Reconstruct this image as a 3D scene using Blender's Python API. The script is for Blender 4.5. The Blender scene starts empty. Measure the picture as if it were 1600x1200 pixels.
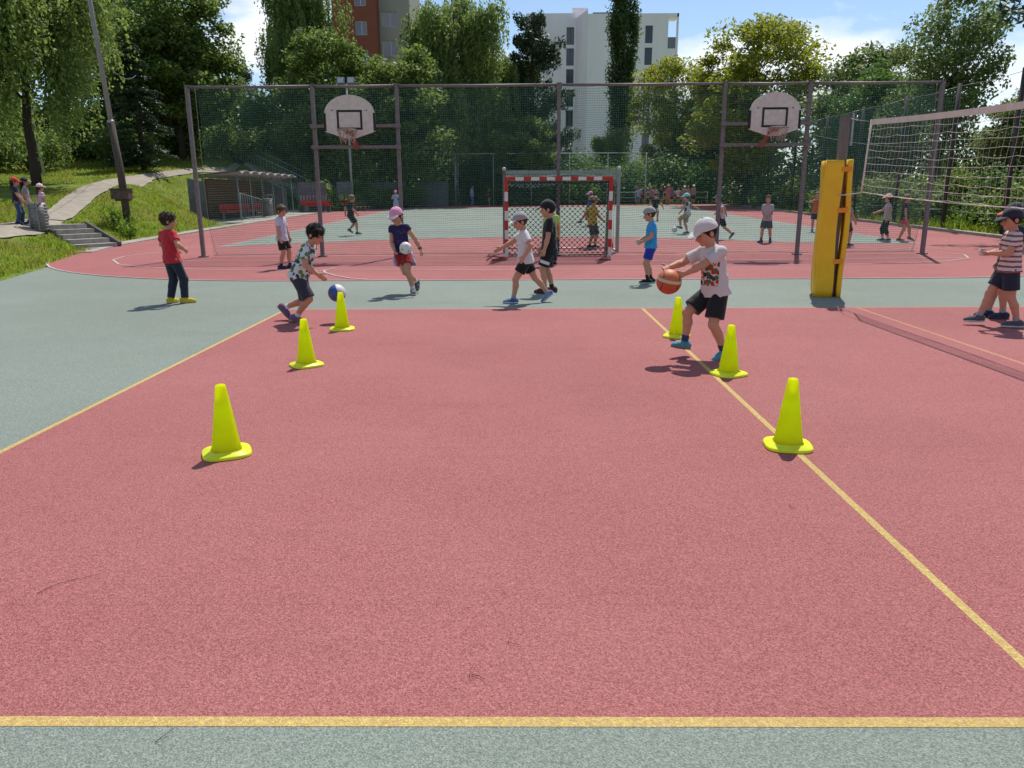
import bpy, bmesh, math, random
import numpy as np
from mathutils import Vector, Matrix

R_ = math.radians
scene = bpy.context.scene
COL = scene.collection

# ------------------------------------------------------------------ camera
CAM_H = 1.60
FPX = 1200.0                                   # focal length in pixels of the 1600 px wide frame
pitch = math.atan(298.0 / FPX)
yaw = math.atan(12.0 / FPX * math.cos(pitch))
roll = R_(0.3)
fw = Vector((-math.sin(yaw) * math.cos(pitch), math.cos(yaw) * math.cos(pitch), -math.sin(pitch)))
r0 = Vector((math.cos(yaw), math.sin(yaw), 0))
u0 = r0.cross(fw)
rt = r0 * math.cos(roll) - u0 * math.sin(roll)
up = rt.cross(fw)
cam_data = bpy.data.cameras.new('camera')
cam_data.sensor_width = 36.0
cam_data.lens = 36.0 * FPX / 1600.0
cam_data.clip_start = 0.05
cam_data.clip_end = 3000.0
cam = bpy.data.objects.new('camera', cam_data)
m = Matrix((rt, up, -fw)).transposed().to_4x4()
m.translation = (0, 0, CAM_H)
cam.matrix_world = m
COL.objects.link(cam)
scene.camera = cam

# ------------------------------------------------------------------ sky, sun, exposure
SUN = Vector((0.20, 0.57, 1.0)).normalized()   # direction towards the sun: ahead and a little right
sun_el = math.asin(SUN.z)
sun_az = math.atan2(SUN.x, SUN.y)
world = bpy.data.worlds.new('World')
scene.world = world
world.use_nodes = True
wn, wl = world.node_tree.nodes, world.node_tree.links
wn.clear()
w_out = wn.new('ShaderNodeOutputWorld')
w_bg = wn.new('ShaderNodeBackground')
w_bg.inputs['Strength'].default_value = 0.125
w_sky = wn.new('ShaderNodeTexSky')
w_sky.sky_type = 'NISHITA'
w_sky.sun_disc = False
w_sky.sun_elevation = sun_el
w_sky.sun_rotation = sun_az
w_sky.altitude = 300
w_sky.air_density = 1.0
w_sky.dust_density = 0.35
w_sky.ozone_density = 2.4
# scattered fair-weather cumulus over the whole dome
w_tc = wn.new('ShaderNodeTexCoord')
w_map = wn.new('ShaderNodeMapping')
w_map.inputs['Scale'].default_value = (1.0, 1.0, 2.2)
w_map.inputs['Location'].default_value = (11.85, 4.14, 12.2)
wl.new(w_tc.outputs['Generated'], w_map.inputs['Vector'])
w_no = wn.new('ShaderNodeTexNoise')
w_no.inputs['Scale'].default_value = 2.6
w_no.inputs['Detail'].default_value = 9
w_no.inputs['Roughness'].default_value = 0.56
wl.new(w_map.outputs['Vector'], w_no.inputs['Vector'])
w_rm = wn.new('ShaderNodeValToRGB')
w_rm.color_ramp.elements[0].position = 0.53
w_rm.color_ramp.elements[1].position = 0.64
wl.new(w_no.outputs['Fac'], w_rm.inputs['Fac'])
w_mix = wn.new('ShaderNodeMixRGB')
w_mix.inputs['Color2'].default_value = (8.8, 9.0, 9.4, 1)
wl.new(w_rm.outputs['Color'], w_mix.inputs['Fac'])
wl.new(w_sky.outputs['Color'], w_mix.inputs['Color1'])
wl.new(w_mix.outputs['Color'], w_bg.inputs['Color'])
wl.new(w_bg.outputs['Background'], w_out.inputs['Surface'])

sun_data = bpy.data.lights.new('sun', 'SUN')
sun_data.energy = 4.7
sun_data.angle = R_(0.53)
sun_data.color = (1.0, 0.955, 0.88)
sun = bpy.data.objects.new('sun', sun_data)
sun.rotation_euler = SUN.to_track_quat('Z', 'Y').to_euler()
sun.location = (30, 80, 120)
COL.objects.link(sun)

scene.view_settings.view_transform = 'Standard'
scene.view_settings.look = 'None'
scene.view_settings.exposure = 0.05
scene.view_settings.gamma = 1.0
scene.view_settings.use_curve_mapping = False
scene.render.engine = 'CYCLES'
scene.cycles.max_bounces = 8
scene.cycles.transparent_max_bounces = 8
scene.cycles.use_denoising = True

# ------------------------------------------------------------------ helpers: tags, meshes, materials
def tag(o, label=None, cat=None, group=None, kind=None):
    if label: o['label'] = label
    if cat: o['category'] = cat
    if group: o['group'] = group
    if kind: o['kind'] = kind
    return o

def empty(name, loc=(0, 0, 0), rz=0.0, label=None, cat=None, group=None):
    o = bpy.data.objects.new(name, None)
    o.empty_display_size = 0.2
    o.location = loc
    o.rotation_euler = (0, 0, rz)
    COL.objects.link(o)
    return tag(o, label, cat, group)

def mesh_arrays(name, verts, polys, smooth=False):
    """polys: list of (n,k) int arrays"""
    me = bpy.data.meshes.new(name)
    verts = np.asarray(verts, np.float32).reshape(-1, 3)
    me.vertices.add(len(verts))
    me.vertices.foreach_set('co', verts.ravel())
    polys = [np.asarray(p, np.int32) for p in polys if len(p)]
    tot = np.concatenate([np.full(len(p), p.shape[1], np.int32) for p in polys])
    loops = np.concatenate([p.ravel() for p in polys])
    start = np.concatenate([[0], np.cumsum(tot)[:-1]]).astype(np.int32)
    me.loops.add(len(loops))
    me.loops.foreach_set('vertex_index', loops)
    me.polygons.add(len(tot))
    me.polygons.foreach_set('loop_start', start)
    if smooth is True:
        me.polygons.foreach_set('use_smooth', np.ones(len(tot), bool))
    elif smooth is False:
        me.polygons.foreach_set('use_smooth', np.zeros(len(tot), bool))
    else:
        me.polygons.foreach_set('use_smooth', np.asarray(smooth, bool))
    me.update(calc_edges=True)
    return me

def link(name, me, mat=None, parent=None, loc=None):
    o = bpy.data.objects.new(name, me)
    COL.objects.link(o)
    if mat is not None and len(me.materials) == 0:
        me.materials.append(mat)
    if parent is not None:
        o.parent = parent
    if loc is not None:
        o.location = loc
    return o

def unit(v):
    v = np.asarray(v, float)
    n = np.linalg.norm(v)
    return v / n if n > 1e-9 else v

class MB:
    """collects shapes, then links them as ONE mesh object"""
    def __init__(self):
        self.v = []; self.f = {}; self.n = 0; self.order = []
    def add(self, v, f, smooth=False):
        v = np.asarray(v, float).reshape(-1, 3)
        self.v.append(v)
        for p in (f if isinstance(f, list) else [f]):
            p = np.asarray(p, int)
            self.order.append((p + self.n, smooth))
        self.n += len(v)
        return self
    def box(self, c, s, rz=0.0, M=None):
        x, y, z = np.asarray(s, float) / 2
        v = np.array([(-x, -y, -z), (x, -y, -z), (x, y, -z), (-x, y, -z), (-x, -y, z), (x, -y, z), (x, y, z), (-x, y, z)])
        if M is not None:
            v = v @ np.asarray(M).T
        if rz:
            c_, s_ = math.cos(rz), math.sin(rz)
            v = v @ np.array([[c_, s_, 0], [-s_, c_, 0], [0, 0, 1]])
        return self.add(v + np.asarray(c, float), np.array([(0, 3, 2, 1), (4, 5, 6, 7), (0, 1, 5, 4), (1, 2, 6, 5), (2, 3, 7, 6), (3, 0, 4, 7)]))
    def bar(self, a, b, w, h, upv=(0, 0, 1)):
        """square bar from a to b"""
        a = np.asarray(a, float); b = np.asarray(b, float)
        d = unit(b - a)
        s = np.cross(d, upv)
        if np.linalg.norm(s) < 1e-4: s = np.cross(d, (0, 1, 0))
        s = unit(s); t = np.cross(s, d)
        v = []
        for p in (a, b):
            for i, j in ((-1, -1), (1, -1), (1, 1), (-1, 1)):
                v.append(p + s * i * w / 2 + t * j * h / 2)
        return self.add(v, np.array([(0, 1, 2, 3), (7, 6, 5, 4), (0, 4, 5, 1), (1, 5, 6, 2), (2, 6, 7, 3), (3, 7, 4, 0)]))
    def tube(self, pts, r, n=8, cap=True, smooth=True):
        pts = np.asarray(pts, float)
        k = len(pts)
        r = np.broadcast_to(np.asarray(r, float), (k,))
        d = np.gradient(pts, axis=0)
        d /= np.maximum(np.linalg.norm(d, axis=1, keepdims=True), 1e-9)
        ref = np.array([0, 0, 1.0]) if abs(d[0][2]) < 0.9 else np.array([1.0, 0, 0])
        s = np.cross(d, ref); 
        bad = np.linalg.norm(s, axis=1) < 1e-3
        if bad.any(): s[bad] = np.cross(d[bad], (0.3, 1.0, 0.2))
        s /= np.linalg.norm(s, axis=1, keepdims=True)
        t = np.cross(s, d)
        a = np.arange(n) * 2 * math.pi / n
        v = pts[:, None] + r[:, None, None] * (np.cos(a)[None, :, None] * s[:, None] + np.sin(a)[None, :, None] * t[:, None])
        v = v.reshape(-1, 3)
        i = np.arange(k - 1)[:, None] * n; j = np.arange(n)[None]
        jn = (j + 1) % n
        q = np.stack([i + j, i + n + j, i + n + jn, i + jn], -1).reshape(-1, 4)
        self.add(v, q, smooth)
        if cap:
            base = self.n - len(v)
            self.order.append((np.array([[base + x for x in range(n)]]), False))
            self.order.append((np.array([[base + (k - 1) * n + x for x in range(n)][::-1]]), False))
        return self
    def lathe(self, prof, n=20, c=(0, 0, 0), smooth=True):
        """prof: (r,z) pairs"""
        k = len(prof); a = np.arange(n) * 2 * math.pi / n
        v = np.array([[(r * math.cos(x), r * math.sin(x), z) for x in a] for r, z in prof]).reshape(-1, 3) + np.asarray(c, float)
        i = np.arange(k - 1)[:, None] * n; j = np.arange(n)[None]; jn = (j + 1) % n
        q = np.stack([i + j, i + jn, i + n + jn, i + n + j], -1).reshape(-1, 4)
        return self.add(v, q, smooth)
    def prism(self, poly, a, b, axis='z'):
        """extrude a 2D polygon between a and b along axis"""
        n = len(poly)
        def P(u, w, t):
            return (u, w, t) if axis == 'z' else (u, t, w) if axis == 'y' else (t, u, w)
        v = [P(u, w, a) for u, w in poly] + [P(u, w, b) for u, w in poly]
        self.add(v, [np.array([list(range(n))[::-1]]), np.array([list(range(n, 2 * n))]),
                     np.array([(i, (i + 1) % n, n + (i + 1) % n, n + i) for i in range(n)])])
        return self
    def ball(self, c, r, n=12, m=8):
        prof = [(max(1e-4, math.cos(x)), math.sin(x)) for x in np.linspace(-math.pi / 2, math.pi / 2, m + 1)]
        r = np.broadcast_to(np.asarray(r, float), (3,))
        k = len(prof); a = np.arange(n) * 2 * math.pi / n
        v = np.array([[(q * math.cos(x) * r[0], q * math.sin(x) * r[1], z * r[2]) for x in a] for q, z in prof]).reshape(-1, 3) + np.asarray(c, float)
        i = np.arange(k - 1)[:, None] * n; j = np.arange(n)[None]; jn = (j + 1) % n
        return self.add(v, np.stack([i + j, i + jn, i + n + jn, i + n + j], -1).reshape(-1, 4), True)
    def mesh(self, name):
        polys = [p for p, s in self.order]
        sm_ = np.concatenate([np.full(len(p), s, bool) for p, s in self.order])
        return mesh_arrays(name, np.concatenate(self.v), polys, sm_)
    def build(self, name, mat, parent=None, loc=None):
        return link(name, self.mesh(name), mat, parent, loc)

MATS = {}
def mat(name, col, rough=0.7, var=0.0, scale=8.0, metal=0.0, bump=0.0, bscale=None, col2=None, spec=0.3, detail=6, stretch=None, trans=0.0, sheen=0.0, island=0.0):
    """procedural principled material: noise colour variation between col and col2, optional noise bump"""
    if name in MATS: return MATS[name]
    M = bpy.data.materials.new(name); M.use_nodes = True
    nt = M.node_tree; N, L = nt.nodes, nt.links
    b = N['Principled BSDF']
    b.inputs['Roughness'].default_value = rough
    b.inputs['Metallic'].default_value = metal
    b.inputs['Specular IOR Level'].default_value = spec
    b.inputs['Sheen Weight'].default_value = sheen
    c1 = (*col, 1)
    if col2 is None: col2 = tuple(min(1, max(0, x * (1 - var))) for x in col)
    if var or bump or island:
        tc = N.new('ShaderNodeTexCoord'); mp = N.new('ShaderNodeMapping')
        L.new(tc.outputs['Object'], mp.inputs['Vector'])
        if stretch: mp.inputs['Scale'].default_value = stretch
    out = None
    if var:
        no = N.new('ShaderNodeTexNoise'); no.inputs['Scale'].default_value = scale; no.inputs['Detail'].default_value = detail
        no.inputs['Roughness'].default_value = 0.62
        L.new(mp.outputs['Vector'], no.inputs['Vector'])
        rm = N.new('ShaderNodeValToRGB'); rm.color_ramp.elements[0].position = 0.34; rm.color_ramp.elements[1].position = 0.66
        L.new(no.outputs['Fac'], rm.inputs['Fac'])
        mx = N.new('ShaderNodeMixRGB'); mx.inputs['Color1'].default_value = c1; mx.inputs['Color2'].default_value = (*col2, 1)
        L.new(rm.outputs['Color'], mx.inputs['Fac'])
        out = mx.outputs['Color']
    if island:
        ge = N.new('ShaderNodeNewGeometry')
        hs = N.new('ShaderNodeHueSaturation')
        mr = N.new('ShaderNodeMapRange'); mr.inputs['To Min'].default_value = 1 - island; mr.inputs['To Max'].default_value = 1 + island
        L.new(ge.outputs['Random Per Island'], mr.inputs['Value']); L.new(mr.outputs['Result'], hs.inputs['Value'])
        if out is not None: L.new(out, hs.inputs['Color'])
        else: hs.inputs['Color'].default_value = c1
        out = hs.outputs['Color']
    if out is not None: L.new(out, b.inputs['Base Color'])
    else: b.inputs['Base Color'].default_value = c1
    if bump:
        nb = N.new('ShaderNodeTexNoise'); nb.inputs['Scale'].default_value = bscale or scale * 3; nb.inputs['Detail'].default_value = 5
        L.new(mp.outputs['Vector'], nb.inputs['Vector'])
        bp = N.new('ShaderNodeBump'); bp.inputs['Strength'].default_value = bump; bp.inputs['Distance'].default_value = 0.02
        L.new(nb.outputs['Fac'], bp.inputs['Height']); L.new(bp.outputs['Normal'], b.inputs['Normal'])
    if trans:
        tr = N.new('ShaderNodeBsdfTranslucent'); ms = N.new('ShaderNodeMixShader'); ms.inputs['Fac'].default_value = trans
        if out is not None: L.new(out, tr.inputs['Color'])
        else: tr.inputs['Color'].default_value = c1
        L.new(b.outputs['BSDF'], ms.inputs[1]); L.new(tr.outputs['BSDF'], ms.inputs[2])
        L.new(ms.outputs['Shader'], N['Material Output'].inputs['Surface'])
    MATS[name] = M
    return M

def copy_tree(o, parent=None):
    c = o.copy(); COL.objects.link(c)
    if parent is not None: c.parent = parent
    for ch in list(o.children): copy_tree(ch, c)
    return c

# ------------------------------------------------------------------ the lie of the land
def sstep(t):
    t = np.clip(t, 0, 1); return t * t * (3 - 2 * t)
def gz(y):
    return 0.0135 * np.clip(np.asarray(y, float) - 18, 0, 52)
def edgeL(y):
    return np.interp(y, [-50, 12, 14.7, 21, 23.8, 30, 70], [-9, -9.2, -10, -11.8, -12.4, -12.7, -12.8])
def bank_edge(y):
    return np.interp(y, [-50, 12, 14.7, 21, 23.8, 30, 34, 37.5, 39.3, 57, 62, 70, 90], [-9, -9.2, -10, -11.8, -12.4, -12.7, -12.9, -13.8, -16.3, -16.5, -14, -14, -20])
def terr(x, y):
    x = np.asarray(x, float); y = np.asarray(y, float)
    g = gz(y); d = np.maximum(bank_edge(y) - 0.25 - x, 0)
    zb = np.interp(y, [0, 14, 20, 24, 30, 38, 45, 60, 90, 200, 400], [.5, .55, .66, .78, 1.25, 2.1, 2.8, 4.3, 8.5, 22, 40])
    w = np.interp(y, [0, 14, 20, 24, 32, 38, 45], [3, 3, 2.7, 2.6, 4.5, 4.5, 5.5])
    return g + (zb - g) * sstep(d / w) + 0.02 * np.clip(d - w, 0, 40)
# ------------------------------------------------------------------ ground materials
def tartan(name, col, dark, light, wear, worn=0.0, seams=False):
    """poured rubber granulate: fine grains, faint mottling and scuffs"""
    M = bpy.data.materials.new(name); M.use_nodes = True
    N, L = M.node_tree.nodes, M.node_tree.links
    b = N['Principled BSDF']; b.inputs['Roughness'].default_value = 0.88; b.inputs['Specular IOR Level'].default_value = 0.25
    tc = N.new('ShaderNodeTexCoord')
    def noise(scale, detail, rough=0.6, st=None):
        n = N.new('ShaderNodeTexNoise'); n.inputs['Scale'].default_value = scale; n.inputs['Detail'].default_value = detail; n.inputs['Roughness'].default_value = rough
        if st:
            mp = N.new('ShaderNodeMapping'); mp.inputs['Scale'].default_value = st
            L.new(tc.outputs['Object'], mp.inputs['Vector']); L.new(mp.outputs['Vector'], n.inputs['Vector'])
        else: L.new(tc.outputs['Object'], n.inputs['Vector'])
        return n.outputs['Fac']
    def ramp(f, a, b_):
        r = N.new('ShaderNodeValToRGB'); r.color_ramp.elements[0].position = a; r.color_ramp.elements[1].position = b_
        L.new(f, r.inputs['Fac']); return r.outputs['Color']
    def mix(f, a, c, t='MIX', k=None):
        m_ = N.new('ShaderNodeMixRGB'); m_.blend_type = t
        if f is None: m_.inputs['Fac'].default_value = k
        else: L.new(f, m_.inputs['Fac'])
        for s, v in (('Color1', a), ('Color2', c)):
            if isinstance(v, tuple): m_.inputs[s].default_value = (*v, 1)
            else: L.new(v, m_.inputs[s])
        return m_.outputs['Color']
    vo = N.new('ShaderNodeTexVoronoi'); vo.inputs['Scale'].default_value = 210.0
    L.new(tc.outputs['Object'], vo.inputs['Vector'])
    sep = N.new('ShaderNodeSeparateColor'); L.new(vo.outputs['Color'], sep.inputs['Color'])
    c = mix(ramp(sep.outputs['Red'], 0.05, 0.95), dark, light)
    c = mix(None, c, col, k=0.22)
    c = mix(ramp(noise(70, 3), 0.36, 0.64), c, mix(None, c, (0.62, 0.6, 0.6), 'MULTIPLY', 0.6))
    big = ramp(noise(0.55, 5, 0.65), 0.3, 0.7)
    c = mix(big, c, mix(None, c, wear, 'MIX', 0.16))
    c = mix(ramp(noise(1.7, 6, 0.7, (0.35, 1.6, 1)), 0.56, 0.75), c, mix(None, c, (0.72, 0.7, 0.7), 'MULTIPLY', 0.40))
    # scuffs and dark foot-worn spots with outlines of their own
    c = mix(ramp(noise(5.5, 8, 0.75), 0.60, 0.70), c, mix(None, c, (0.60, 0.58, 0.58), 'MULTIPLY', 0.55))
    c = mix(ramp(noise(0.23, 4, 0.6), 0.42, 0.62), c, mix(None, c, (0.86, 0.84, 0.84), 'MULTIPLY', 0.7))
    c = mix(ramp(noise(11, 4, 0.7, (0.22, 2.2, 1)), 0.66, 0.72), c, mix(None, c, wear, 'MIX', 0.35))
    if seams:
        sx = N.new('ShaderNodeSeparateXYZ'); L.new(tc.outputs['Object'], sx.inputs[0])
        nz = N.new('ShaderNodeMath'); nz.operation = 'MULTIPLY_ADD'; nz.inputs[1].default_value = 0.02; L.new(noise(0.8, 2), nz.inputs[0]); L.new(sx.outputs[1], nz.inputs[2])
        dv = N.new('ShaderNodeMath'); dv.operation = 'MULTIPLY_ADD'; dv.inputs[1].default_value = 1 / 1.96; dv.inputs[2].default_value = -0.42; L.new(nz.outputs[0], dv.inputs[0])
        pp = N.new('ShaderNodeMath'); pp.operation = 'PINGPONG'; pp.inputs[1].default_value = 0.5; L.new(dv.outputs[0], pp.inputs[0])
        lt = N.new('ShaderNodeMath'); lt.operation = 'LESS_THAN'; lt.inputs[1].default_value = 0.0035; L.new(pp.outputs[0], lt.inputs[0])
        c = mix(lt.outputs[0], c, mix(None, c, (0.75, 0.73, 0.73), 'MULTIPLY', 0.3))
    if worn:      # the red below shows through chipped paint
        c = mix(ramp(noise(38, 6, 0.75), 0.50 - worn * 0.1, 0.62), c, mix(None, c, wear, 'MIX', 0.8))
    L.new(c, b.inputs['Base Color'])
    bp = N.new('ShaderNodeBump'); bp.inputs['Strength'].default_value = 0.7; bp.inputs['Distance'].default_value = 0.004
    L.new(vo.outputs['Distance'], bp.inputs['Height']); L.new(bp.outputs['Normal'], b.inputs['Normal'])
    return M
M_RED = tartan('red_rubber', (0.385, 0.118, 0.115), (0.20, 0.052, 0.052), (0.54, 0.205, 0.198), (0.45, 0.23, 0.20), 0, True)
M_GRN = tartan('green_rubber', (0.225, 0.275, 0.235), (0.125, 0.165, 0.135), (0.34, 0.39, 0.34), (0.29, 0.29, 0.245))
M_YEL = tartan('yellow_line_rubber', (0.62, 0.49, 0.12), (0.46, 0.32, 0.08), (0.74, 0.62, 0.24), (0.45, 0.25, 0.13), 0.5)
M_ORL = tartan('faded_orange_line_rubber', (0.55, 0.31, 0.15), (0.44, 0.19, 0.11), (0.66, 0.42, 0.22), (0.42, 0.14, 0.12), 1.0)
M_WHT = tartan('white_line_rubber', (0.60, 0.50, 0.47), (0.48, 0.33, 0.31), (0.70, 0.62, 0.6), (0.5, 0.25, 0.24))
M_CONC = mat('concrete', (0.40, 0.37, 0.32), 0.9, 0.35, 5, bump=0.4, bscale=30)
M_PATH = mat('worn_paving', (0.36, 0.31, 0.25), 0.95, 0.3, 3, bump=0.4, bscale=40)

def grass_ground():
    M = bpy.data.materials.new('grass_ground'); M.use_nodes = True
    N, L = M.node_tree.nodes, M.node_tree.links
    b = N['Principled BSDF']; b.inputs['Roughness'].default_value = 0.95; b.inputs['Specular IOR Level'].default_value = 0.1
    tc = N.new('ShaderNodeTexCoord')
    def noise(s, d):
        n = N.new('ShaderNodeTexNoise'); n.inputs['Scale'].default_value = s; n.inputs['Detail'].default_value = d
        L.new(tc.outputs['Object'], n.inputs['Vector'])
        r = N.new('ShaderNodeValToRGB'); r.color_ramp.elements[0].position = 0.35; r.color_ramp.elements[1].position = 0.65
        L.new(n.outputs['Fac'], r.inputs['Fac']); return r.outputs['Color']
    m1 = N.new('ShaderNodeMixRGB'); m1.inputs['Color1'].default_value = (0.13, 0.19, 0.025, 1); m1.inputs['Color2'].default_value = (0.22, 0.25, 0.05, 1)
    L.new(noise(0.9, 6), m1.inputs['Fac'])
    m2 = N.new('ShaderNodeMixRGB'); m2.blend_type = 'MULTIPLY'; m2.inputs['Color2'].default_value = (0.45, 0.5, 0.4, 1)
    L.new(m1.outputs['Color'], m2.inputs['Color1']); L.new(noise(22, 5), m2.inputs['Fac'])
    L.new(m2.outputs['Color'], b.inputs['Base Color'])
    return M
M_GG = grass_ground()

def struct(name, me, material):
    o = link(name, me, material); o['kind'] = 'structure'; return o

# ------------------------------------------------------------------ the terrain sheet
def axis(parts):
    out = []
    for a, b, s in parts: out.append(np.arange(a, b, s))
    return np.concatenate(out + [[parts[-1][1]]])
gx = axis([(-600, -120, 60), (-120, -40, 5), (-40, -22, 1.0), (-22, -8, 0.2), (-8, 24, 2.0), (24, 120, 12), (120, 600, 60)])
gy = axis([(-120, -10, 20), (-10, 10, 2), (10, 62, 0.4), (62, 120, 3), (120, 900, 60)])
GX, GY = np.meshgrid(gx, gy)
GZ = terr(GX, GY)
inside = (GX > bank_edge(GY) - 0.1)
GZ = np.where(inside, gz(GY) - 0.05, GZ)
rng = np.random.default_rng(4)
GZ = GZ + np.where(inside | (np.abs(GX) > 60), 0, 0.02 * rng.standard_normal(GZ.shape))
nx_, ny_ = len(gx), len(gy)
ii = (np.arange(ny_ - 1)[:, None] * nx_ + np.arange(nx_ - 1)[None]).ravel()
struct('ground', mesh_arrays('ground', np.stack([GX, GY, GZ], -1), [np.stack([ii, ii + 1, ii + nx_ + 1, ii + nx_], -1)], True), M_GG)

# ------------------------------------------------------------------ flat painted sheets on the court
def sheet_mesh(name, polys, dz):
    bm = bmesh.new()
    for poly in polys:
        vs = [bm.verts.new((x, y, 0)) for x, y in poly]
        bm.faces.new(vs)
    for yy in (18.0, 70.0):
        bmesh.ops.bisect_plane(bm, geom=bm.verts[:] + bm.edges[:] + bm.faces[:], plane_co=(0, yy, 0), plane_no=(0, 1, 0))
    bmesh.ops.triangulate(bm, faces=bm.faces[:])
    for v in bm.verts: v.co.z = float(gz(v.co.y)) + dz
    bmesh.ops.recalc_face_normals(bm, faces=bm.faces[:])
    for f in bm.faces:
        if f.normal.z < 0: f.normal_flip()
    me = bpy.data.meshes.new(name); bm.to_mesh(me); bm.free()
    return me

def line_poly(pts, w):
    """polyline -> list of quads of width w"""
    pts = [np.asarray(p, float) for p in pts]; out = []
    n = len(pts); off = []
    for i in range(n):
        d = pts[min(i + 1, n - 1)] - pts[max(i - 1, 0)]; d /= np.linalg.norm(d)
        off.append(np.array([-d[1], d[0]]) * w / 2)
    for i in range(n - 1):
        out.append([tuple(pts[i] - off[i]), tuple(pts[i + 1] - off[i + 1]), tuple(pts[i + 1] + off[i + 1]), tuple(pts[i] + off[i])])
    return out

def arc(cx, cy, r, a0, a1, n=24):
    return [(cx + r * math.cos(R_(a)), cy + r * math.sin(R_(a))) for a in np.linspace(a0, a1, n)]

# green base sheet of the whole ground
left_edge = [(float(edgeL(y)), y) for y in (24, 22, 20, 18, 16, 14, 12, 8, 2, -6)]
struct('court_surface', sheet_mesh('court_surface', [left_edge + [(20, -6), (20, 18), (17, 24)]], 0.0), M_GRN)
# red running-track loop round the far field
x0, x1, y0, y1, rr = -12.45, 15.45, 14.62, 64.5, 7.9
outer = arc(x0 + rr, y0 + rr, rr, 180, 270) + arc(x1 - rr, y0 + rr, rr, 270, 360) + [(x1 + 0.4, 40), (x1 + 1.6, y1), (x0 - 0.2, y1), (x0 - 0.3, 40)]
struct('red_track', sheet_mesh('red_track', [outer], 0.004), M_RED)
field = [(-9, 23.2), (-8.1, 24.0), (-6.5, 25.0), (-5, 25.8), (-2.5, 26.7), (1, 27), (4, 26.6), (6.5, 25.3), (8.4, 24.2), (10, 23.6), (12, 23.4), (12, 61.5), (-8.9, 57.5)]
struct('green_field', sheet_mesh('green_field', [field], 0.008), M_GRN)
# red volleyball court
vl, vr, vn, vf = -3.34, 13.0, 2.07, 10.9
struct('volleyball_court', sheet_mesh('volleyball_court', [[(vl, vn), (vr, vn), (vr, vf), (vl, vf)]], 0.0006), M_RED)
def lines(name, polys, dz, material):
    return struct(name, sheet_mesh(name, polys, dz), material)
lines('near_side_line', line_poly([(vl, vn), (vr, vn)], 0.046), 0.0012, M_YEL)
lines('far_side_line', line_poly([(vl, vf), (vr, vf)], 0.05), 0.0012, M_ORL)
lines('end_line', line_poly([(vl, vn + 0.03), (vl, vf - 0.025)], 0.042), 0.0012, M_YEL)
lines('attack_line', line_poly([(1.757, vn + 0.03), (1.757, vf - 0.025)], 0.042), 0.0012, M_YEL)
lines('centre_line', line_poly([(4.80, vn + 0.03), (4.80, vf - 0.025)], 0.05), 0.0012, M_ORL)
trk = arc(x0 + rr, y0 + rr, rr - 0.02, 170, 270) + arc(x1 - rr, y0 + rr, rr - 0.02, 270, 372)
lines('track_border_line', line_poly(trk, 0.05), 0.012, M_WHT)
lines('field_border_line', line_poly(field[:-2], 0.05) + line_poly([(12, 23.4), (12, 61)], 0.05) + line_poly([(-9, 23.2), (-8.9, 57)], 0.05), 0.012, M_WHT)
lines('lane_line', line_poly([(-10.0, 21.6), (-10.4, 20.4), (-10.2, 19.4), (-9.5, 18.3), (-8.4, 17.5), (-7.2, 17.0), (-5.8, 16.7), (-4.3, 16.6), (4, 16.6)], 0.05), 0.012, M_WHT)
lines('lane_line.001', line_poly([(10.3, 21.8), (11.0, 20.8), (11.3, 19.8), (10.9, 18.9), (10.0, 18.2), (8.6, 17.7), (7, 17.5), (4.4, 17.45)], 0.05), 0.012, M_WHT)
lines('free_throw_arc', line_poly([(-4.05, 17.1), (-4.2, 16.6), (-4.05, 16.1), (-3.7, 15.5), (-3.3, 15.0), (-2.9, 14.75)], 0.05), 0.016, M_WHT)
lines('goal_area_line', line_poly([(-9.0, 19.0), (2.0, 18.4), (10.8, 19.0)], 0.045), 0.016, M_WHT)

# pale kerb strip and pavement along the left edge of the track
def strip(name, left, right, dz, material, thick=0.12):
    L_ = [(x, y) for x, y in left]; R2 = [(x, y) for x, y in right]; n = len(L_)
    top = [(x, y, float(gz(y)) + dz) for x, y in L_] + [(x, y, float(gz(y)) + dz) for x, y in R2]
    bot = [(x, y, z - thick) for x, y, z in top]
    f = []
    for i in range(n - 1):
        f += [(i, n + i, n + i + 1, i + 1), (2 * n + n + i, 3 * n + i + 1, n + i + 1, n + i), (2 * n + i, i, i + 1, 2 * n + i + 1)]
    f += [(0, 2 * n, 3 * n, n), (n - 1, 2 * n - 1, 4 * n - 1, 3 * n - 1)]
    return struct(name, mesh_arrays(name, top + bot, [np.array(f)]), material)
ky = [21.6, 22.5, 24, 26, 28, 31, 34, 38]
strip('left_kerb', [(float(edgeL(y)) - 0.55, y) for y in ky], [(float(edgeL(y)) - 0.02 if y > 23 else float(edgeL(y)) + 0.02, y) for y in ky], 0.03, M_CONC)
strip('shelter_pavement', [(-16.2, y) for y in (38, 46, 56)], [(-12.8, y) for y in (38, 46, 56)], 0.025, M_CONC)
rk = [19, 22, 26, 32, 40, 50, 64]
rx = [16.2, 15.55, 15.6, 15.75, 15.95, 16.4, 17.1]
strip('right_kerb', [(a - 0.03, y) for a, y in zip(rx, rk)], [(a + 0.22, y) for a, y in zip(rx, rk)], 0.10, M_CONC, 0.2)

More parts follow.
